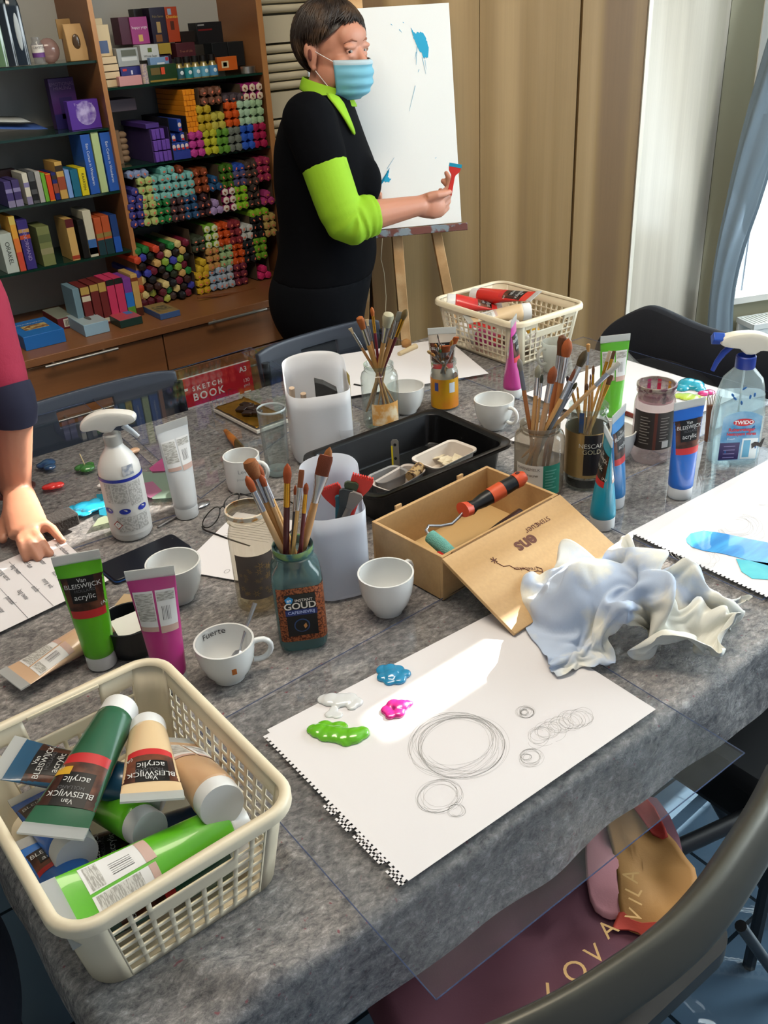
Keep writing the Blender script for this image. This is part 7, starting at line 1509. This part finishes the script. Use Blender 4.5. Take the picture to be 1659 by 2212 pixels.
o = thing('plastic_film', 'crinkled clear protective film spread over the floor tiles at the right', 'plastic film', (0, 0, 0)); b = MB(); FA, FB = (.75, .15), (1.75, 1.05)
def ff(u, v):
    x, y = FA[0] + (FB[0] - FA[0]) * u, FA[1] + (FB[1] - FA[1]) * v; n1 = noise.noise(Vector((x * 5 + y * 3, y * 2, 0))); return (x, y, .004 + .016 * max(0, 1 - abs(n1) * 9) + .002 * noise.noise(Vector((x * 30, y * 30, 1))) + .002)
b.grid(120, 110, ff); b.build('film', clear('eef4f8', .08), o, ang=180)
# ================================================================ people
SKIN = mat('b98068', .5, sss=.12, bump=(90, .05)); BLACK = mat('05060a', .9, bump=(300, .15), spec=.12); LIME = mat('86b41c', .8, bump=(350, .12)); HAIR = mat('20150e', .42, bump=(200, .3), var=('4c3826', 18, .45, .65))  # lighter hair strands also carry the hair's shine in their colour
WD = 2.66; WA_ = dep(700, 420, WD)                   # body axis
H_ = VIEWH; RGT = SIDE                               # away from camera / image right
def wb(px, py, off=0): return onv(px, py, WA_ + H_ * off, H_)
per = thing('person', 'standing person with short brown hair, black top over lime shirt and blue face mask', 'person', (0, 0, 0))
def torso(rows, squeeze=1.0, seg=40):
    R_ = []
    for (xl, xr, y, hb) in rows:
        a, c = wb(xl, y), wb(xr, y); m_ = (a + c) / 2; z = m_.z; ha = (c - a).length / 2 * squeeze
        R_.append([Vector((m_.x, m_.y, z)) + RGT * (ha * cos(t)) + H_ * (hb * squeeze * sin(t)) for t in [2 * pi * j / seg for j in range(seg)]])
    return R_
def smooth_rows(rows, n=3):
    out = []
    for i in range(len(rows) - 1):
        p0, p1, p2, p3 = rows[max(i - 1, 0)], rows[i], rows[i + 1], rows[min(i + 2, len(rows) - 1)]
        for k in range(n):
            t = k / n; out.append(tuple(.5 * ((2 * p1[q]) + (-p0[q] + p2[q]) * t + (2 * p0[q] - 5 * p1[q] + 4 * p2[q] - p3[q]) * t * t + (-p0[q] + 3 * p1[q] - 3 * p2[q] + p3[q]) * t ** 3) for q in range(4)))
    out.append(rows[-1]); return out
ROWS = [(672, 742, 182, .055), (650, 752, 200, .09), (622, 762, 222, .145), (604, 776, 262, .175), (592, 793, 310, .185), (590, 812, 360, .185), (592, 820, 400, .18), (598, 816, 450, .17), (603, 812, 500, .17), (598, 814, 550, .18), (588, 806, 590, .19)]
HIPS = [(590, 806, 585, .19), (580, 800, 620, .195), (583, 792, 660, .195), (600, 786, 700, .185), (628, 786, 740, .175), (640, 788, 790, .165)]
# body: one continuous skin (head, neck, trunk core, legs, arms, hands)
HD = wb(722, 112); 
fyaw = radians(52); Fd = (-H_) * cos(fyaw) + RGT * sin(fyaw); Fd = (Fd + Vector((0, 0, -.05))).normalized(); Sd = Vector((0, 0, 1)).cross(Fd).normalized() * -1; Ud = Sd.cross(Fd) * 1
if Ud.z < 0: Ud = -Ud
Sd = Fd.cross(Ud)                                    # toward the person's right-hand side seen from the front: +Sd = image right
MH = Matrix(((Sd.x, Fd.x, Ud.x, HD.x), (Sd.y, Fd.y, Ud.y, HD.y), (Sd.z, Fd.z, Ud.z, HD.z), (0, 0, 0, 1)))
def hp(x, y, z): return MH @ Vector((x, y, z))
MH3 = MH.to_3x3()
b = MB()
def he(c, r, rot=None): M = MH3 @ (rot.to_matrix() if rot else Matrix.Identity(3)); b.ell(hp(*c), r, M, 22, 14)
he((0, -.012, .030), (.074, .094, .084)); he((0, .010, -.010), (.064, .080, .080)); he((0, .030, -.062), (.050, .050, .045)); he((0, .052, -.088), (.026, .028, .022)); he((0, .058, .040), (.052, .034, .040))
for s in (-1, 1):
    he((s * .036, .055, -.022), (.026, .026, .024)); he((s * .050, .01, -.055), (.018, .045, .035)); he((s * .030, .078, .017), (.024, .012, .008)); he((s * .029, .074, -.004), (.015, .013, .010))
    he((s * .078, -.014, -.006), (.009, .017, .031)); he((s * .084, -.024, .006), (.007, .012, .020)); he((s * .078, -.008, -.034), (.008, .008, .010))
b.tube([hp(0, .082, .010), hp(0, .094, -.010), hp(0, .106, -.032)], [.008, .010, .014], 12); he((0, .104, -.034), (.016, .012, .009))
nk = wb(706, 185); b.tube([hp(0, -.02, -.05), nk.lerp(hp(0, -.02, -.05), .4), nk, wb(702, 215)], [.052, .050, .054, .062], 20)
b.rings(torso(smooth_rows(ROWS), .86)); b.rings(torso(smooth_rows(HIPS), .86))
FT = [wb(716, 1180), wb(716, 1180)]
hipz = wb(700, 680)
for s in (-1, 1): kn_ = Vector((hipz.x, hipz.y, .46)) + H_ * .09 * s + RGT * .03; an = Vector((hipz.x, hipz.y, .09)) + H_ * .09 * s; limb(b, [hipz + H_ * .085 * s - Vector((0, 0, .02)), kn_, an], [.085, .058, .042]); b.ell(an + RGT * .06 - Vector((0, 0, .05)), (.12, .045, .04), frame((0, 0, 0), (0, 0, 1), RGT).to_3x3())
# near arm: shoulder, elbow, wrist
sh = wb(668, 262, -.165); el = onv(742, 478, WA_ - H_ * .235, H_); wr_ = onv(905, 444, WA_ - H_ * .14, H_); hc = onv(935, 438, WA_ - H_ * .12, H_)
limb(b, [sh, el], [.058, .047]); limb(b, [el, el.lerp(wr_, .35), wr_], [.042, .041, .027])
# hand: palm plus four fingers curled round the scraper and a thumb on top
hx = (hc - wr_).normalized(); hz = Vector((0, 0, 1)); hz = (hz - hx * hz.dot(hx)).normalized(); hy = hz.cross(hx)    # hy points away from camera or toward
if hy.dot(FW) < 0: hy = -hy
Mh = Matrix(((hx.x, hy.x, hz.x), (hx.y, hy.y, hz.y), (hx.z, hy.z, hz.z)))
def hd(x, y, z): return wr_ + Mh @ Vector((x, y, z))
b.tube([hd(-.01, 0, 0), hd(.02, 0, -.004), hd(.05, .002, -.008), hd(.078, .006, -.010)], [(.026, .020), (.034, .019), (.038, .017), (.030, .014)], 18, flat=tuple(hy))
b.ell(hd(.045, -.008, -.012), (.036, .016, .030), Mh)
for k, (z0, ln, cu) in enumerate([(.016, 1.0, .2), (-.002, 1.05, .55), (-.019, .98, .8), (-.034, .80, 1.0)]):
    P = [hd(.055, .0, z0)]; a = .25 + .22 * cu; p = Vector((.070, .004, z0)); P.append(hd(*p))
    for L_ in (.038 * ln, .026 * ln, .020 * ln):
        p = p + Vector((cos(a) * L_, sin(a) * L_ * .75, sin(a) * L_ * .62 + .006 * (1 - cu))); a += .62 + .35 * cu; P.append(hd(*p))
    b.tube(P, [.011, .0105, .0092, .0084, .0070], 12); b.ell(P[-1], (.0072,) * 3); [b.ell(q, (.0094,) * 3) for q in P[1:3]]
P = [hd(.022, -.010, .018), hd(.046, -.020, .024), hd(.070, -.018, .022), hd(.094, -.010, .022)]; b.tube(P, [.015, .0125, .0108, .0082], 12); b.ell(P[-1], (.0082,) * 3); THUMB = P[-1]
# far arm: only the hand shows at the waist
s2_ = wb(720, 262, .17); e2_ = wb(742, 430, .21); w2_ = wb(800, 455, .10); limb(b, [s2_, e2_], [.054, .044]); limb(b, [e2_, w2_], [.040, .027])
hq = wb(810, 432, .07); b.ell(wb(806, 440, .08), (.030, .02, .036)); 
for k in range(4): b.tube([wb(806 + k * 2, 446 - k * 8, .06), wb(820, 440 - k * 7, .04), wb(822 - k, 446 - k * 7, .02)], [.0095, .009, .008], 10)
body = organic(b, 'body', SKIN, per, vox=.0036, smooth=5)
# clothes
b = MB(); b.rings(torso(smooth_rows(ROWS[1:]), 1.0)); limb(b, [sh, sh.lerp(el, .36)], [.074, .068]); limb(b, [s2_, s2_.lerp(e2_, .36)], [.068, .064]); b.ell(wb(768, 390, -.05), (.066, .09, .085)); b.ell(wb(665, 245, -.11), (.06, .05, .04))
organic(b, 'black_top', BLACK, per, vox=.006, smooth=16)
b = MB(); b.rings(torso(smooth_rows(HIPS), 1.0))
for s in (-1, 1): kn_ = Vector((hipz.x, hipz.y, .46)) + H_ * .09 * s + RGT * .03; an = Vector((hipz.x, hipz.y, .12)) + H_ * .09 * s; limb(b, [hipz + H_ * .085 * s, kn_, an], [.105, .075, .06])
organic(b, 'black_trousers', mat('07090e', .9, bump=(300, .15), spec=.15), per, vox=.009, smooth=6)
# lime sleeve with gathered folds, lime collar
b = MB(); A_ = sh.lerp(el, .22); R_ = []; pts = []; N = 34
CP = [A_, sh.lerp(el, .55), sh.lerp(el, .88), el + (wr_ - el) * .06 + Vector((0, 0, -.012)), el.lerp(wr_, .22), el.lerp(wr_, .40)]; CP = smoothp(CP, 3)
rad = []; n_ = len(CP)
for i in range(n_):
    t = i / (n_ - 1); r_ = .064 - .010 * t + (.0032 * sin(t * 62) * max(0, min(1, (t - .35) * 4)) * max(0, min(1, (.93 - t) * 8))); rad.append((r_ + (.002 * cos(i * 1.7) if .4 < t < .85 else 0), r_))
b.tube(CP, rad, 28)
organic(b, 'lime_sleeve', LIME, per, vox=.0042, smooth=2)
b = MB()
COLR = [(wb(702, 180), .064, .066), (wb(702, 196), .068, .072), (wb(705, 212), .078, .088)]
R_ = []
for k, (c, ra, rb_) in enumerate(COLR): R_.append([c + RGT * (ra * cos(t) * 1.0 + .006) + H_ * (rb_ * sin(t)) + Vector((0, 0, -.026 * cos(t) * (1 if k > 0 else .8))) for t in [2 * pi * j / 36 for j in range(36)]])
b.rings(R_, 0, False, False); b.build('lime_collar', LIME, per, solid=.005, sub=1)
P = [wb(740, 205, -.075), wb(752, 240, -.10), wb(764, 275, -.115), wb(768, 293, -.12)]; Q = [wb(688, 192, -.105), wb(722, 225, -.135), wb(748, 262, -.145), wb(766, 296, -.128)]
b = MB(); V = P + Q; b.add(V, [(i, i + 1, i + 5, i + 4) for i in range(3)]); b.build('lime_neckline', LIME, per, solid=.012, sub=1)
# face details
EW = mat('968a80', .3); 
for s in (-1, 1):
    c = hp(s * .030, .0745, .006); e = MB().ell(c, (.0100, .0100, .0100)).build('eye', EW, per); g = (CAMP - c).normalized(); MB().ell(c + g * .0068, (.0064, .0058, .0058)).build('iris', mat('1c1614', .15), e)
    b = MB(); b.tube([hp(s * .030 + .014 * cos(a), .0785 + .004 * sin(a), .006 + .0055 * sin(a)) for a in [pi * k / 8 for k in range(9)]], .0026, 8); b.build('upper_eyelid', SKIN, per)
    b = MB(); b.tube([hp(s * .030 + .014 * cos(a), .0785, .006 - .0042 * sin(a)) for a in [pi * k / 8 for k in range(9)]], .0024, 8); b.build('lower_eyelid', SKIN, per)
    MB().ell(hp(s * .088, -.012, -.002), (.003, .007, .014), MH3).build('ear_shade', mat('6e3c30', .7), per)  # dark blob paints the shade inside the ear
    b = MB(); b.tube([hp(s * .013, .087, .029), hp(s * .030, .086, .033), hp(s * .048, .071, .026)], [(.003, .0022), (.003, .0026), (.001, .001)], 8); b.build('eyebrow', mat('8a5a46', .8), per)
# mask
b = MB()
def mk(u, v):
    a = (u - .5) * 2.35; z = -.014 - .098 * v; bulge = .016 * sin(pi * min(1, v * 1.05)) ** .7; rx = .071 + bulge * .5; ry = .086 + bulge * 1.2 + (.012 * max(0, 1 - v * 3)) * cos(a) ** 6
    yo = .014 if v < .8 else .014 - (v - .8) * .08; fo = .0025 * sin(v * 24) * (1 - abs(2 * u - 1) ** 3)
    return hp((rx + fo) * sin(a) * (1 - .20 * v), yo + (ry + fo) * cos(a) * (1 - .06 * v), z)
b.grid(36, 26, mk, mif=lambda i, j: 1 if j < 3 else 0); b.build('face_mask', [mat('6ba8bc', .7), mat('a9bcc4', .7)], per, solid=.0018, ang=180)
for s in (-1,  1):
    for v, ez in ((.03, .012), (.86, -.028)):
        a = mk(0 if s < 0 else 1, v); MB().tube([a, a.lerp(hp(s * .079, -.012, ez), .5) + Sd * s * .003, hp(s * .081, -.014, ez)], .0011, 6).build('ear_loop', mat('d4d0cc', .6), per)
# hair: cap plus strands
b = MB(); rnd = random.Random(11)
HC = (0, -.018, .034)
def hs(th, ph, k=1.0): return Vector((HC[0] + .084 * k * sin(ph) * sin(th), HC[1] + .103 * k * sin(ph) * cos(th), HC[2] + .094 * k * cos(ph)))
def lim(th):                                         # how far the hair comes down, th = 0 front
    a = abs(math.atan2(sin(th), cos(th)));
    return 1.10 if a < .45 else (1.10 + (a - .45) * .72 if a < 1.1 else (1.60 if a < 1.42 else 1.50 if a < 1.72 else 1.49 + min(1, (a - 1.72) / .4) * 1.0))
cap = MB(); R_ = []
for i in range(13): R_.append([MH @ hs(2 * pi * j / 48, max(.001, lim(2 * pi * j / 48) * i / 12), .985) for j in range(48)])
cap.rings(R_, 0, False, False)
for k in range(1500):
    th = rnd.uniform(0, 2 * pi); L_ = lim(th) * rnd.uniform(.86, 1.12); s0 = rnd.uniform(0, .75) * L_; P = []
    sw = rnd.uniform(-.10, .16); kk = rnd.uniform(.995, 1.06)
    for i in range(7):
        t = i / 6; ph = s0 + (L_ - s0) * t; P.append(MH @ hs(th + sw * t + .45 * t * max(0, cos(th)) * (1 if rnd.random() < 2 else 0), max(.02, ph), kk + .015 * sin(pi * t)))
    b.tube(P, [.0016, .0022, .0022, .002, .0017, .0012, .0004], 5)
b.v += []; o_ = len(cap.v); cap.v += b.v; cap.f += [tuple(i + o_ for i in f) for f in b.f]; cap.m += b.m
cap.build('hair', HAIR, per, solid=0, ang=180)
# scraper in the hand
st = onv(974, 404, THUMB + hy * .012, H_); tp = onv(984, 356, THUMB + hy * .012, H_); d = (tp - st).normalized(); o = thing('red_scraper', 'small red paint scraper with turquoise edge held up by the standing person', 'scraper', M=frame(st, d, UE)); Ls = (tp - st).length
MB().rings([[(sx * w_, sy * .0022, z) for sx, sy in ((-1, -1), (1, -1), (1, 1), (-1, 1))] for w_, z in ((.007, -.022), (.006, .0), (.005, Ls * .45), (.0065, Ls * .55), (.0155, Ls * .72), (.0175, Ls * .9), (.0175, Ls))]).build('handle', mat('c4302a', .35), o, bevel=.0006)
MB().bx((-.0178, -.0027, Ls * .90), (.0178, .0027, Ls + .003)).build('painted_edge', mat('188cac', .3), o, smooth=False)
# ---------------------------------------------------------------- person at the left, reaching in
pe = thing('person', 'person in a red sweater reaching in from the left over the handwritten sheet', 'person', (0, 0, 0))
b = MB(); WR2 = dep(34, 1055, 1.78); EL2 = dep(20, 870, 1.70); SH2 = dep(-150, 430, 1.62); KN = dep(60, 1110, 1.84)
limb(b, [EL2 + (SH2 - EL2) * .5, EL2, WR2], [.05, .043, .029])
T0 = Vector((SH2.x - .20, SH2.y + .05, 0)); 
b.tube([Vector((T0.x, T0.y, 1.42)), Vector((T0.x - .02, T0.y, 1.32)), Vector((T0.x - .05, T0.y, 1.05)), Vector((T0.x - .08, T0.y, .85))], [(.07, .07), (.13, .19), (.12, .16), (.13, .18)], 24)
limb(b, [SH2, EL2 + (SH2 - EL2) * .5], [.055, .05]); limb(b, [Vector((T0.x, T0.y, 1.36)), Vector((T0.x + .05, T0.y, 1.50))], [.05, .05]); b.ell((T0.x + .08, T0.y, 1.60), (.095, .075, .115)); b.ell((T0.x + .17, T0.y, 1.575), (.02, .015, .018)); limb(b, [Vector((T0.x, T0.y - .2, 1.30)), Vector((T0.x, T0.y - .24, 1.05)), Vector((T0.x + .05, T0.y - .2, .85))], [.05, .04, .028])
for s in (-1, 1): limb(b, [Vector((T0.x - .08, T0.y + .09 * s, .86)), Vector((T0.x - .06, T0.y + .1 * s, .48)), Vector((T0.x - .08, T0.y + .1 * s, .10))], [.085, .055, .04]); b.ell((T0.x - .03, T0.y + .1 * s, .045), (.12, .045, .04))
# hand flat on the paper, fingers pointing to the lower right of the picture
pm = [dep(38, 1055, 1.78), atz(48, 1105, TZ + .035), atz(64, 1150, TZ + .028)]
b.tube(pm, [(.027, .020), (.036, .019), (.038, .016)], 18, flat=(0, 0, 1))
for (x0, y0, x1, y1, x2, y2, r_) in [(82, 1122, 112, 1142, 134, 1168, .0095), (72, 1150, 92, 1174, 108, 1196, .0095), (58, 1160, 72, 1186, 82, 1206, .0095), (44, 1164, 50, 1190, 56, 1208, .0085)]:
    P = [atz(x0, y0, TZ + .028), atz((x0 + x1) / 2, (y0 + y1) / 2, TZ + .032), atz(x1, y1, TZ + .024), atz(x2, y2, TZ + .011)]; P.insert(0, P[0].lerp(pm[2], .5)); b.tube(P, [r_ * 1.2, r_ * 1.15, r_ * 1.05, r_, r_ * .8], 12); b.ell(P[-1], (r_ * .85,) * 3)
P = [atz(20, 1105, TZ + .03), atz(8, 1135, TZ + .022), atz(6, 1165, TZ + .014)]; P.insert(0, P[0].lerp(pm[1], .5)); b.tube(P, [.014, .013, .011, .009], 12); b.ell(P[-1], (.009,) * 3)
organic(b, 'body', mat('a8745c', .5, sss=.12), pe, vox=.0042, smooth=4)
b = MB(); d = (WR2 - EL2).normalized(); cu_ = EL2.lerp(SH2, .10); limb(b, [SH2 + Vector((-.04, 0, 0)), EL2.lerp(SH2, .5), cu_], [.084, .066, .049])
b.tube([Vector((T0.x, T0.y, 1.45)), Vector((T0.x - .02, T0.y, 1.33)), Vector((T0.x - .05, T0.y, 1.05)), Vector((T0.x - .08, T0.y, .82))], [(.075, .075), (.15, .21), (.14, .18), (.15, .2)], 24); limb(b, [Vector((T0.x, T0.y - .2, 1.30)), Vector((T0.x, T0.y - .24, 1.05)), Vector((T0.x + .05, T0.y - .2, .88))], [.075, .065, .05])
organic(b, 'red_sweater', mat('8c1c38', .85, bump=(60, .3, .006)), pe, vox=.008, smooth=6)
b = MB(); d = (WR2 - EL2).normalized(); b.tube([EL2.lerp(SH2, .08), EL2.lerp(SH2, .03), EL2 + d * .012, EL2 + d * .036], [.049, .050, .049, .047], 24); b.build('navy_cuff', mat('12142c', .85), pe)
b = MB()
for s in (-1, 1): limb(b, [Vector((T0.x - .08, T0.y + .09 * s, .88)), Vector((T0.x - .06, T0.y + .1 * s, .48)), Vector((T0.x - .08, T0.y + .1 * s, .12))], [.11, .075, .06])
organic(b, 'dark_trousers', mat('101626', .85), pe, vox=.012, smooth=4)
b = MB(); b.ell((T0.x + .065, T0.y, 1.625), (.105, .088, .12)); organic(b, 'hair', mat('2c1c12', .6, bump=(120, .5)), pe, vox=.01, smooth=2)
q = WR2 + d * .004; fr_ = frame(q, (d + Vector((.35, -.1, 0))).normalized(), SIDE); b = MB(); b.tube([fr_ @ Vector((.034 * cos(t), .026 * sin(t), 0)) for t in [2 * pi * k / 32 for k in range(33)]], [(.006, .0025)] * 33, 10); b.build('brown_bracelet', mat('3c1c18', .5), pe)
